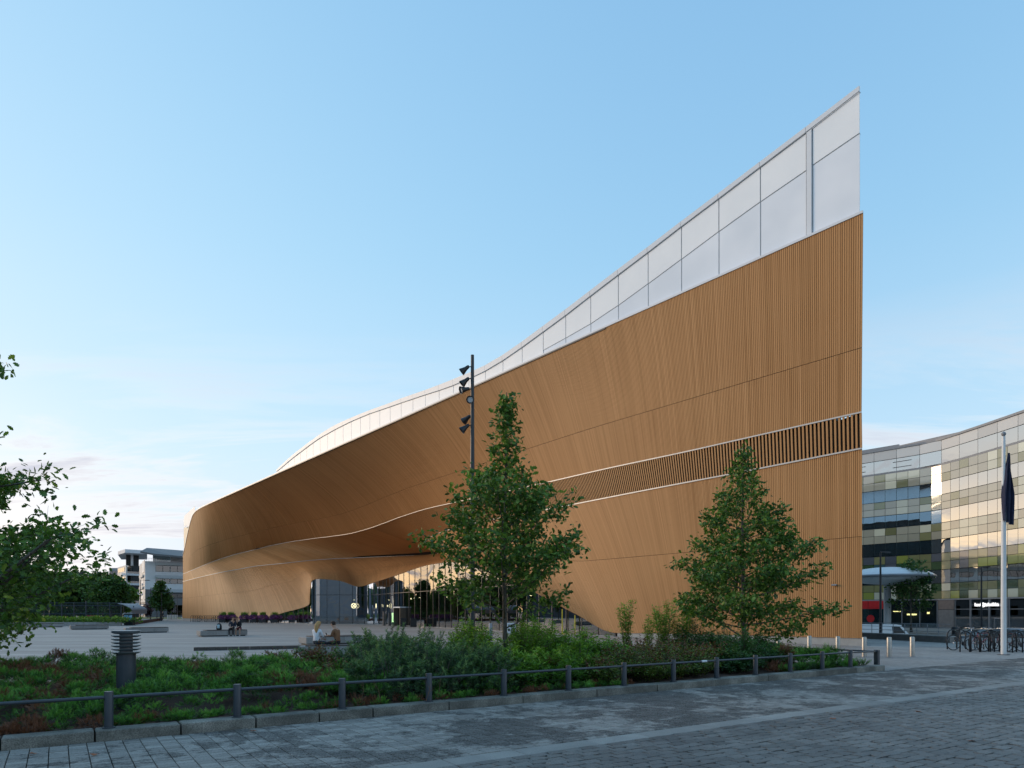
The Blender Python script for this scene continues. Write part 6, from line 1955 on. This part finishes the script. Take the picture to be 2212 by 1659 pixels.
# ---- flower planters
M_TUB = simple('black_tub', (.018, .018, .022), .5, .2)
M_PURP = leaf_mat('petunia', [(0, (.03, .06, .02)), (.25, (.05, .08, .025)), (.35, (.14, .03, .16)), (.7, (.26, .05, .26)), (1, (.42, .12, .36))], .2)
def planter(seed, loc, label):
    r_ = thing('flower_planter', label, 'planter', loc, 'flower planters along the timber wall')
    m_ = MB(); m_.box((0, 0, .38), (1.0, 1.0, .55), bev=.03); m_.obj('tub', M_TUB, r_, world=False)
    for sx in (-1, 1):
        for sy in (-1, 1):
            m_ = MB(); m_.lathe((sx * .38, sy * .38, .06), [(.055, -.03), (.06, 0), (.055, .03)], 10, M=Matrix.Rotation(R(90), 3, 'X')); m_.obj('castor', M_DARKMETAL, r_, world=False)
    g = np.random.default_rng(seed); n = 900
    ph, ct = g.uniform(0, 6.283, n), g.uniform(-.75, 1, n)
    rr_ = .72 * g.uniform(.75, 1.05, n)
    st = np.sqrt(1 - ct ** 2)
    pos = np.column_stack([np.cos(ph) * st * rr_, np.sin(ph) * st * rr_, .85 + ct * rr_ * .62])
    cl = Cloud(); cl.add(*scatter(BLOV, BLOF, pos, euler_mats(g.uniform(0, 6, n), g.uniform(0, 6, n), g.uniform(0, 6, n)), g.uniform(.10, .18, n), np.clip(g.normal(.55, .3, n), 0, 1)))
    cl.obj('flowers', M_PURP, r_)
    n = 130; a = g.uniform(0, 6.283, n)
    d = np.column_stack([np.cos(a) * .35, np.sin(a) * .35, np.ones(n)])
    cl = Cloud(); cl.add(*scatter(LANV * np.array([.35, 1, 1]), LANF, np.column_stack([g.normal(0, .2, n), g.normal(0, .2, n), np.full(n, 1.1)]), aim_mats(d, a), g.uniform(.4, .7, n), g.uniform(.4, 1, n)))
    cl.obj('grasses', M_BGLIME, r_)
    return r_
plx = [(482.5, 1345.6), (500, 1345.4), (528, 1345.8), (549, 1345.9), (569, 1346.4), (594, 1346.4), (614, 1345.4), (633, 1346.3), (660, 1345.4)]
plab = ['leftmost', 'second', 'third', 'fourth', 'fifth', 'sixth', 'seventh', 'eighth', 'last']
for k, ((x, v), w_) in enumerate(zip(plx, plab)):
    planter(300 + k, gnd(x, v), f'{w_} purple flower planter from the left by the timber wall')
# ---- hoops and bicycles by the far wall
for k in range(13):
    x = 415 + k * 4.6 + (2 if k > 4 else 0)
    c_ = h0.copy(); COL.objects.link(c_); c_.location = gnd(x, 1343.4); c_.rotation_euler = (0, 0, R(70)); c_.scale = (1.3, 1, 1.15)
    c_['label'] = f'far hoop rack by the timber wall, {["first", "second", "third", "fourth", "fifth", "sixth", "seventh", "eighth", "ninth", "tenth", "eleventh", "twelfth", "thirteenth"][k]} from the left'; c_['group'] = 'hoop racks by the far timber wall'
for x, lb in ((437, 'dark bicycle among the far hoop racks'), (468, 'dark bicycle left of the flower planters')):
    bicycle(gnd(x, 1343), R(12), lb, bpy.data.materials['bike_graphite'])

# ================================================================== lobby: doors, lights and inner room
def lob(x, v, Y): return at(x, v, Y)
m_ = MB()
fl = [unsiz(np.array(p + (0,)))[:2] for p in ((17.5, .2), (30, .5), (50, 3), (75, 9), (84, 3), (98, 2.2), (98, 14), (60, 17), (20, 8))]
m_.add([(p[0], p[1], .012) for p in fl], [tuple(range(len(fl)))]); m_.obj('lobby_floor', simple('lobby_floor', (.16, .13, .11), .3, .1), LIB)
bk0 = [unsiz(np.array(p + (0,)))[:2] for p in ((19, 7.5), (45, 13), (66, 16.5), (84, 15), (99, 12.5))]
def mk_lobwall():
    t = NT('lobby_back_wall')
    n_ = t.noise(.35, detail=3); c = t.ramp(n_, [(.35, (.02, .024, .028)), (.5, (.06, .045, .03)), (.6, (.10, .06, .03)), (.7, (.03, .05, .07))])
    t.set(Base_Color=c, Roughness=.7); return t.m
M_LOBW = mk_lobwall()
for i in range(len(bk0) - 1):
    m_ = MB(); m_.slab(bk0[i], bk0[i + 1], 0, 6.0, .2); m_.obj('lobby_wall', M_LOBW, LIB)
M_DOWN = emit('lobby_downlight', (1.0, .80, .45), 2.0)
rl = random.Random(4)
for k in range(16):
    s_, i_ = rl.uniform(24, 92), rl.uniform(4, 11)
    p = unsiz(np.array([s_, i_ + (3 if 50 < s_ < 80 else 0), 3.4])); m_ = MB(); m_.lathe(p, [(.10, 0), (.10, .05)], 10); m_.obj('lobby_downlight', M_DOWN, LIB)
for s_ in (70.5, 74.0, 52.0, 40.0):
    p = unsiz(np.array([s_, 10.0 if s_ > 45 else 6, 0])); m_ = MB(); m_.lathe(p, [(.35, 0), (.35, 5.2)], 20); m_.obj('lobby_column', simple('amber_column', (.35, .17, .06), .5, .1) if s_ == 70.5 else bpy.data.materials['amber_column'], LIB, 40)
# abstract mural curving inside the glass drum
def mk_mural():
    t = NT('abstract_mural')
    n_ = t.noise(.32, t.mapped(None, (1, 1, 1.6)), detail=4, dist=1.2); c = t.ramp(n_, [(.36, (.008, .018, .045)), (.47, (.03, .06, .12)), (.54, (.20, .10, .03)), (.60, (.05, .06, .06)), (.72, (.10, .16, .20))])
    t.set(Base_Color=c, Roughness=.6); return t.m
M_MURAL = mk_mural()
m_ = MB(); mps = [gnd(x, v) for x, v in ((684, 1346.0), (712, 1346.6), (740, 1346.7), (768, 1346.4), (790, 1346))]
for i in range(4): m_.slab(mps[i], mps[i + 1], .3, 4.0, .1)
m_.obj('mural', M_MURAL, LIB)
# fork-and-knife sign glowing on the drum
sp_ = at(764, 1308.5, 94.75); M_NEON = emit('neon_warm_white', (1.0, .93, .55), 1.0)
SG = thing('neon_sign', 'glowing round crossed cutlery sign on the glass drum', 'sign', sp_)
m_ = MB(); m_.tube([(sp_.x + .33 * math.cos(k / 24 * 6.2832), sp_.y, sp_.z + .33 * math.sin(k / 24 * 6.2832)) for k in range(25)], .026, 6); m_.obj('ring', M_NEON, SG)
for s in (-1, 1):
    m_ = MB(); m_.tube([(sp_.x - s * .2, sp_.y - .01 * s, sp_.z - .2), (sp_.x + s * .2, sp_.y - .01 * s, sp_.z + .2)], .03, 6); m_.tube([(sp_.x + s * .13, sp_.y - .01 * s, sp_.z + .2), (sp_.x + s * .2, sp_.y - .01 * s, sp_.z + .13)], .03, 6); m_.obj('cutlery', M_NEON, SG)
# entrance vestibule
vp = gnd(867, 1351.8)
VE = thing('entrance_portal', 'brown framed entrance portal with a pale lintel in the glass wall', 'door', vp)
ad = math.atan2(25.1, -14.0)
M_PORT = simple('portal_bronze', (.12, .09, .065), .4, .1)
hw = 1.1
dv = Vector((math.cos(ad), math.sin(ad), 0))
for s in (-1, 1):
    p = vp + dv * s * hw; m_ = MB(); m_.box((p.x, p.y, 1.1), (.14, 1.2, 2.2), ad); m_.obj('jamb', M_PORT, VE)
m_ = MB(); m_.box((vp.x, vp.y, 2.26), (2 * hw + .2, 1.25, .14), ad); m_.obj('lintel', M_ROOFWHITE, VE)
for s in (-.5, .5):
    p = vp + dv * s * hw; m_ = MB(); m_.box((p.x, p.y, 1.08), (hw - .12, .05, 2.12), ad); m_.obj('door_leaf', M_LOBBY, VE)
# green info screen, pillars and bin by the portal
p = gnd(850.6, 1349.5); IS = thing('info_screen', 'slim pale green lit info screen beside the portal', 'screen', p)
m_ = MB(); m_.box(p + Vector((0, 0, .9)), (.62, .1, 1.5), ad * .0, bev=.02); m_.obj('case', M_DARKMETAL, IS)
m_ = MB(); m_.box(p + Vector((0, -.056, .95)), (.52, .01, 1.25)); m_.obj('display', emit('green_display', (.62, .95, .42), 1.5), IS)
for x, h_, lb in ((830, 1.75, 'dark info pillar left of the green screen'), (842, 1.55, 'second dark pillar beside the green screen')):
    p = gnd(x, 1351.5); PL = thing('info_pillar', lb, 'pillar', p, 'pillars by the entrance')
    m_ = MB(); m_.box(p + Vector((0, 0, h_ / 2)), (.3, .3, h_), .4, bev=.02); m_.obj('shaft', simple('pillar_grey', (.10, .09, .085), .5, .1) if x == 830 else bpy.data.materials['pillar_grey'], PL)
    m_ = MB(); m_.box(p + Vector((0, 0, h_ + .03)), (.32, .32, .05), .4); m_.obj('cap', M_DARKMETAL, PL)
for x, v, lb in ((871, 1353.6, 'black waste bin in front of the entrance portal'), (893, 1354, 'small dark waste bin right of the portal')):
    p = gnd(x, v); WBn = thing('waste_bin', lb, 'bin', p, 'bins by the entrance')
    m_ = MB(); m_.box(p + Vector((0, 0, .45)), (.7, .5, .9), .2, bev=.04); m_.obj('body', M_BLACK, WBn)
    m_ = MB(); m_.box(p + Vector((0, 0, .95)), (.74, .54, .08), .2, bev=.03); m_.obj('lid', M_DARKMETAL, WBn)
# yellow framed glass panel at the right end of the lobby
ya, yb = ray_in(1214.5, 1371, .02), ray_in(1242, 1372, .02)
M_YEL = simple('yellow_frame', (.55, .45, .03), .5, .1)
YF = thing('yellow_door_frame', 'thin yellow door frame at the right end of the glass', 'door', (ya[0], ya[1], 0))
for p, hh_ in ((ya, 1.95), (yb, 1.5)):
    m_ = MB(); m_.box((p[0], p[1], hh_ / 2), (.05, .07, hh_), .9); m_.obj('jamb', M_YEL, YF)
m_ = MB(); m_.slab(ya[:2], yb[:2], .01, .06, .1); m_.obj('threshold', M_YEL, YF)
# poster stand and grey post glimpsed under the slender oak
p = Vector((wx(1105, 40), 40, 0)); PS = thing('poster_stand', 'white poster board on two legs behind the slender oak', 'sign', p)
m_ = MB(); m_.box(p + Vector((0, 0, .80)), (.52, .05, .62)); m_.obj('board', M_ROOFWHITE, PS)
for i in range(2):
    for j in range(3):
        m_ = MB(); m_.box(p + Vector((-.15 + .15 * j, -.03, .94 - .24 * i)), (.11, .012, .15)); m_.obj('photo_print', M_VOID if (i + j) % 2 else M_STONEG, PS)
for s in (-.24, .24):
    m_ = MB(); m_.tube([p + Vector((s, .03, 0)), p + Vector((s, .03, 1.1))], .02, 6); m_.obj('leg', M_DARKMETAL, PS)
p = gnd(1060, 1384); GP = thing('grey_post', 'stout grey post left of the slender oak trunk', 'post', p)
m_ = MB(); m_.lathe(p, [(.12, 0), (.12, 1.02), (.10, 1.06)], 16); m_.obj('shaft', M_GREYMETAL, GP, 40)
m_ = MB(); m_.lathe(p, [(.16, .0), (.16, .03)], 16); m_.obj('foot_plate', M_DARKMETAL, GP)

# ================================================================== people
M_SKIN = simple('skin', (.46, .27, .19), .55, .06)
def cloth(name, col): return simple(name, col, .85, .12, scale=12)
def skin_body(name, joints, edges, parent, mats, seg_mat):
    """joints: name -> (pos, radius); one continuous skinned surface, coloured by nearest limb"""
    keys = list(joints); idx = {k: i for i, k in enumerate(keys)}
    me = bpy.data.meshes.new(name + '_skel')
    me.from_pydata([joints[k][0] for k in keys], [(idx[a], idx[b]) for a, b in edges], [])
    ob = bpy.data.objects.new(name + '_skel', me); COL.objects.link(ob)
    sk = ob.modifiers.new('Skin', 'SKIN'); sk.use_smooth_shade = True
    ss = ob.modifiers.new('Sub', 'SUBSURF'); ss.levels = 1; ss.render_levels = 1
    if not me.skin_vertices: 
        with bpy.context.temp_override(object=ob, active_object=ob): bpy.ops.mesh.customdata_skin_add()
    for i, k in enumerate(keys):
        r_ = joints[k][1]; r_ = r_ if isinstance(r_, tuple) else (r_, r_)
        me.skin_vertices[0].data[i].radius = r_
        me.skin_vertices[0].data[i].use_root = (k == 'pelvis')
    dg = bpy.context.evaluated_depsgraph_get(); dg.update()
    out = bpy.data.meshes.new_from_object(ob.evaluated_get(dg))
    bpy.data.objects.remove(ob)
    out.materials.clear()
    for m in mats: out.materials.append(m)
    segs = [(Vector(joints[a][0]), Vector(joints[b][0]), seg_mat(a, b)) for a, b in edges]
    for p in out.polygons:
        c = p.center; best = None; bd = 9
        for a, b, m in segs:
            ab = b - a; t = max(0, min(1, (c - a).dot(ab) / max(ab.length_squared, 1e-9))); d = (c - (a + ab * t)).length
            if d < bd: bd, best = d, m
        p.material_index = best; p.use_smooth = True
    o = bpy.data.objects.new(name, out); COL.objects.link(o); o.parent = parent
    return o
def person(loc, rz, label, group, shirt, legs, shoes, hair, hair_len=.1, sit=True, seat=.46, lean=0.0, headturn=(0, 0), arms=None, bare_legs=False, stride=0.0, side=0.0):
    root = thing('person', label, 'person', loc, group, rz)
    V = lambda x, y, z: (x, y, z)
    J = {}
    if sit:
        hip = seat + .09
        J['pelvis'] = (V(0, 0, hip), (.155, .12)); 
        J['waist'] = (V(side * .15, .04 + lean * .2, hip + .20), (.135, .10)); J['chest'] = (V(side * .4, .05 + lean * .6, hip + .40), (.165, .11))
        nk = V(side * .6, .06 + lean * .95, hip + .56)
    else:
        hip = .93
        J['pelvis'] = (V(0, 0, hip), (.15, .115)); J['waist'] = (V(0, .01, hip + .2), (.13, .10)); J['chest'] = (V(0, .01, hip + .42), (.165, .11)); nk = V(0, .02, hip + .58)
    J['neck'] = (nk, .055)
    J['jaw'] = (V(nk[0] + headturn[0] * .4, nk[1] + .02 + headturn[1] * .4, nk[2] + .08), (.068, .075))
    J['head'] = (V(nk[0] + headturn[0], nk[1] + .03 + headturn[1], nk[2] + .17), (.082, .098)); J['crown'] = (V(nk[0] + headturn[0] * 1.1, nk[1] + .02 + headturn[1], nk[2] + .245), (.06, .07))
    E = [('pelvis', 'waist'), ('waist', 'chest'), ('chest', 'neck'), ('neck', 'jaw'), ('jaw', 'head'), ('head', 'crown')]
    ch = J['chest'][0]
    for sd, s in (('l', -1), ('r', 1)):
        sh = V(ch[0] + s * .185, ch[1] - .01, ch[2] + .07)
        J['shoulder_' + sd] = (sh, .062)
        if arms and sd in arms: el, wr = arms[sd]
        elif sit: el, wr = V(sh[0] + s * .05, sh[1] + .10, sh[2] - .25), V(s * .10 + ch[0] * .5, sh[1] + .33, hip + .14)
        else: el, wr = V(sh[0] + s * .05, sh[1] - .03 + stride * s * .3, sh[2] - .29), V(sh[0] + s * .04, sh[1] + .06 + stride * s * .5, sh[2] - .54)
        J['elbow_' + sd] = (el, .046); J['wrist_' + sd] = (wr, .030)
        d = (Vector(wr) - Vector(el)).normalized(); hp = Vector(wr) + d * .07
        J['palm_' + sd] = (tuple(hp), (.036, .018))
        E += [('chest', 'shoulder_' + sd), ('shoulder_' + sd, 'elbow_' + sd), ('elbow_' + sd, 'wrist_' + sd), ('wrist_' + sd, 'palm_' + sd)]
        sdv = d.cross(Vector((0, 0, 1))); sdv = sdv.normalized() if sdv.length > .1 else Vector((1, 0, 0))
        for fi, (o_, L_) in enumerate(((-.027, .062), (-.009, .075), (.009, .07), (.026, .055))):
            a_ = hp + d * .03 + sdv * o_; b_ = a_ + d * L_ * .55 - Vector((0, 0, .008)); c_ = b_ + d * L_ * .4 - Vector((0, 0, .02))
            J[f'f{fi}a_{sd}'] = (tuple(a_), .010); J[f'f{fi}b_{sd}'] = (tuple(b_), .009); J[f'f{fi}c_{sd}'] = (tuple(c_), .008)
            E += [('palm_' + sd, f'f{fi}a_{sd}'), (f'f{fi}a_{sd}', f'f{fi}b_{sd}'), (f'f{fi}b_{sd}', f'f{fi}c_{sd}')]
        t1 = hp - d * .02 - sdv * s * .04; t2 = t1 + d * .04 - sdv * s * .015
        J['t1_' + sd] = (tuple(t1), .011); J['t2_' + sd] = (tuple(t2), .009); E += [('palm_' + sd, 't1_' + sd), ('t1_' + sd, 't2_' + sd)]
        if sit:
            J['hip_' + sd] = (V(s * .10, .06, hip - .01), .090); J['knee_' + sd] = (V(s * .13, .46, hip - .02), .062); J['ankle_' + sd] = (V(s * .13, .47 + .03 * s, .10), .040); J['heel_' + sd] = (V(s * .13, .45 + .03 * s, .055), .045); J['toe_' + sd] = (V(s * .14, .64 + .03 * s, .045), (.045, .03))
        else:
            J['hip_' + sd] = (V(s * .10, .0, hip - .08), .092); J['knee_' + sd] = (V(s * .11, .03 + stride * s, .50), .060); J['ankle_' + sd] = (V(s * .11, stride * s * 1.4, .09), .040); J['heel_' + sd] = (V(s * .11, stride * s * 1.4 - .03, .05), .045); J['toe_' + sd] = (V(s * .12, stride * s * 1.4 + .16, .045), (.045, .03))
        E += [('pelvis', 'hip_' + sd), ('hip_' + sd, 'knee_' + sd), ('knee_' + sd, 'ankle_' + sd), ('ankle_' + sd, 'heel_' + sd), ('heel_' + sd, 'toe_' + sd)]
    def sm(a, b):
        n = b
        if n.startswith(('jaw', 'head', 'crown', 'palm', 'f', 't1', 't2')): return 0
        if n.startswith(('neck',)): return 0
        if n.startswith(('waist', 'chest', 'shoulder', 'elbow', 'wrist')): return 1
        if n.startswith(('heel', 'toe')): return 3
        if n.startswith('ankle') and bare_legs: return 0
        return 2
    skin_body('body', J, E, root, [M_SKIN, shirt, legs, shoes], sm)
    # hair cap, and a fall of long hair where worn
    hd = Vector(J['head'][0]); m_ = MB()
    prof = []
    n1, n2 = 10, 14; vs = []; fs = []
    for i in range(n1 + 1):
        th = i / n1 * R(118)
        for k in range(n2):
            ph = k / n2 * 6.2832
            back_ = math.sin(ph) < .25
            t_ = th if back_ else min(th, R(70))
            r_ = .108 * (1 + .06 * math.sin(ph * 3 + i))
            vs.append((hd.x + r_ * .88 * math.sin(t_) * math.cos(ph), hd.y - .005 + r_ * 1.02 * math.sin(t_) * math.sin(ph), hd.z + .02 + r_ * 1.0 * math.cos(t_)))
    for i in range(n1):
        for k in range(n2): fs.append((i * n2 + k, i * n2 + (k + 1) % n2, (i + 1) * n2 + (k + 1) % n2, (i + 1) * n2 + k))
    m_.add(vs, fs)
    if hair_len > .15:
        L = []; 
        for k in range(7):
            f = k / 6; L.append((hd.x + .0, hd.y - .085 - .03 * math.sin(f * 3.1) - .02 * f, hd.z + .03 - hair_len * f))
        m_.tube(L, [.07, .088, .09, .082, .07, .05, .015], 10)
    m_.obj('hair', hair, root, True, world=False)
    # face: nose, brow line, mouth, ears
    m_ = MB(); fy = hd.y + .098
    m_.add([(hd.x - .014, fy - .008, hd.z - .035), (hd.x + .014, fy - .008, hd.z - .035), (hd.x, fy + .022, hd.z - .032), (hd.x, fy - .002, hd.z + .02)], [(0, 1, 2), (0, 2, 3), (1, 3, 2), (0, 3, 1)])
    for s in (-1, 1): m_.lathe((hd.x + s * .088, hd.y, hd.z - .01), [(.004, -.03), (.016, -.01), (.018, .015), (.006, .03)], 6)
    m_.obj('face', M_SKIN, root, world=False)
    m_ = MB()
    for s in (-1, 1): m_.box((hd.x + s * .033, fy - .008, hd.z + .012), (.024, .012, .010))
    m_.box((hd.x, fy - .012, hd.z - .062), (.04, .012, .007))
    m_.obj('eyes_and_mouth', simple('dark_feature', (.06, .03, .028), .5, .1) if 'dark_feature' not in bpy.data.materials else bpy.data.materials['dark_feature'], root, world=False)
    return root
C_WHITE = cloth('white_shirt', (.66, .68, .72)); C_BROWN = cloth('brown_shirt', (.20, .095, .045)); C_BLACK = cloth('black_cloth', (.014, .014, .018)); C_JEAN = cloth('dark_jeans', (.03, .04, .065)); C_SHOE = cloth('white_shoe', (.55, .55, .55)); C_WINE = cloth('wine_skirt', (.12, .02, .035)); C_NAVY = cloth('navy_jacket', (.025, .03, .05))
H_BLOND = cloth('blond_hair', (.46, .27, .11)); H_DARK = cloth('dark_hair', (.035, .018, .012)); H_BROWN = cloth('brown_hair', (.10, .05, .028))
seatp = .455
woman = person(NEARB + Vector((-.42, .1, 0)), R(-28), 'woman in white top with long blond hair seated on the near bench', 'people seated on the benches', C_WHITE, C_JEAN, C_SHOE, H_BLOND, .42, seat=seatp, lean=.03, headturn=(.03, .01))
man = person(NEARB + Vector((.50, .05, 0)), R(72), 'man in brown shirt looking down at a phone on the near bench', 'people seated on the benches', C_BROWN, C_BLACK, C_SHOE, H_DARK, .1, seat=seatp, lean=.12, headturn=(0, .05),
             arms={'l': ((-.22, .20, .80), (-.08, .42, .82)), 'r': ((.24, .18, .78), (.06, .44, .80))})
pq = NEARB + Vector((-.02, .22, .86)); m_ = MB(); m_.box((0, 0, 0), (.075, .012, .15), bev=.004); o = m_.obj('phone', M_BLACK, None, world=False); o.location = pq; o.rotation_euler = (R(-35), R(10), R(70)); tag(o, 'dark phone held by the man in brown', 'phone')
bd = gnd(480, 1374); bu = Vector((math.cos(BR), math.sin(BR), 0)); bv = Vector((math.sin(BR), -math.cos(BR), 0))
p1 = bd + bu * .62 + bv * .30; p2 = bd + bu * 1.12 + bv * .28
person(p1, R(180) + R(12), 'person in a navy jacket leaning to the right on the far bench', 'people seated on the benches', C_NAVY, C_BLACK, C_SHOE, H_BROWN, .1, seat=seatp, lean=.14, headturn=(-.04, .04), side=-.12)
person(p2, R(180) + R(8), 'person in black with bare legs and wine skirt on the far bench', 'people seated on the benches', C_BLACK, C_WINE, C_SHOE, H_DARK, .1, seat=seatp, lean=.14, headturn=(.05, .04), side=.14, bare_legs=True)
bg = bd + bu * -.25 + bv * .15; bg.z = .46
BP = thing('backpack', 'dark backpack with pale blue panel standing on the far bench', 'backpack', bg)
m_ = MB(); m_.lathe(bg, [(.16, 0), (.19, .06), (.18, .30), (.13, .42), (.03, .47)], 12); m_.obj('bag', C_BLACK, BP, True)
m_ = MB(); m_.box(bg + Vector((.03, -.175, .24)), (.17, .06, .26), 0, bev=.02); m_.obj('front_pocket', simple('pale_blue_cloth', (.42, .55, .60), .8, .1), BP)
m_ = MB(); m_.tube([bg + Vector((-.1, -.15, .36)), bg + Vector((-.2, -.2, .2)), bg + Vector((-.14, -.2, .04))], .018, 6); m_.obj('strap', C_WHITE, BP)
person(gnd(351.6, 1337.6), R(160), 'person in black standing by the far white block', 'people standing far off', C_BLACK, C_BLACK, C_BLACK, H_DARK, .1, sit=False, stride=.08)
person(gnd(369, 1337.6), R(20), 'person in dark clothes walking beside the pale bollards', 'people standing far off', C_NAVY, C_BLACK, C_BLACK, H_DARK, .1, sit=False, stride=.12)

# ================================================================== unseen surroundings: tall blocks added to cut horizon light, the rest mirrored in glass
M_GREYBLK = simple('grey_blue_cladding', (.10, .115, .14), .5, .1, scale=.5)
def unseen_block(a, b, depth, h, label, wall, rows, cols):
    a, b = Vector(a), Vector(b); d = (b - a); L = d.length; u = d / L; nn = Vector((-u.y, u.x))
    r_ = thing('unseen_block', label, 'building', ((a.x + b.x) / 2, (a.y + b.y) / 2, 0), 'blocks around the square')
    poly = [a, b, b + nn * depth, a + nn * depth]
    m_ = MB(); m_.prism(poly, 0, h); m_.obj('wall', wall, r_)
    m_ = MB(); m_.prism([p + (nn * -.15 if i < 2 else nn * .15) for i, p in enumerate(poly)], h, h + .35); m_.obj('roof', M_DARKROOF, r_)
    fh = h / rows
    for i in range(rows):
        for j in range(cols):
            p, q = a + d * ((j + .12) / cols) - nn * .04, a + d * ((j + .88) / cols) - nn * .04
            m_ = MB(); m_.slab(p, q, i * fh + fh * .28, i * fh + fh * .82, .03); m_.obj('window', M_BGGLASS, r_)
    return r_
unseen_block((-150, 150), (-118, 70), -18, 8.0, 'long low grey block across the square beyond the left edge', M_GREYBLK, 2, 10)
unseen_block((-112, 62), (-92, -10), -20, 17.0, 'unseen tall grey block added left of the viewpoint', M_GREYBLK, 5, 8)
unseen_block((-80, -22), (-10, -52), -20, 20.0, 'unseen pale block added behind the viewpoint on the left', M_WHITEWALL, 6, 9)
unseen_block((0, -50), (60, -40), -20, 18.0, 'unseen pale block added behind the viewpoint on the right', M_WHITEWALL, 5, 8)
for k, (x, y, H, rad) in enumerate([(-88, 96, 6.0, 3.2), (-80, 78, 6.5, 3.4), (-98, 116, 6.2, 3.4), (-74, 60, 7.5, 3.6), (-70, 40, 8, 4)]):
    tree('background_tree', ['tree in the row left of the frame, far', 'tree in the row left of the frame, middle', 'tree in the row left of the frame, farthest', 'tree in the row left of the frame, near', 'tree in the row left of the frame, nearest'][k], (x, y, 0), H, H * .22, [(H * .2, rad * .75), (H * .45, rad), (H * .7, rad * .75), (H, rad * .12)], .16, 30, BL, .55, M_BGLEAF, 32, 400 + k, 18, 'trees beyond the square', twigs=5)
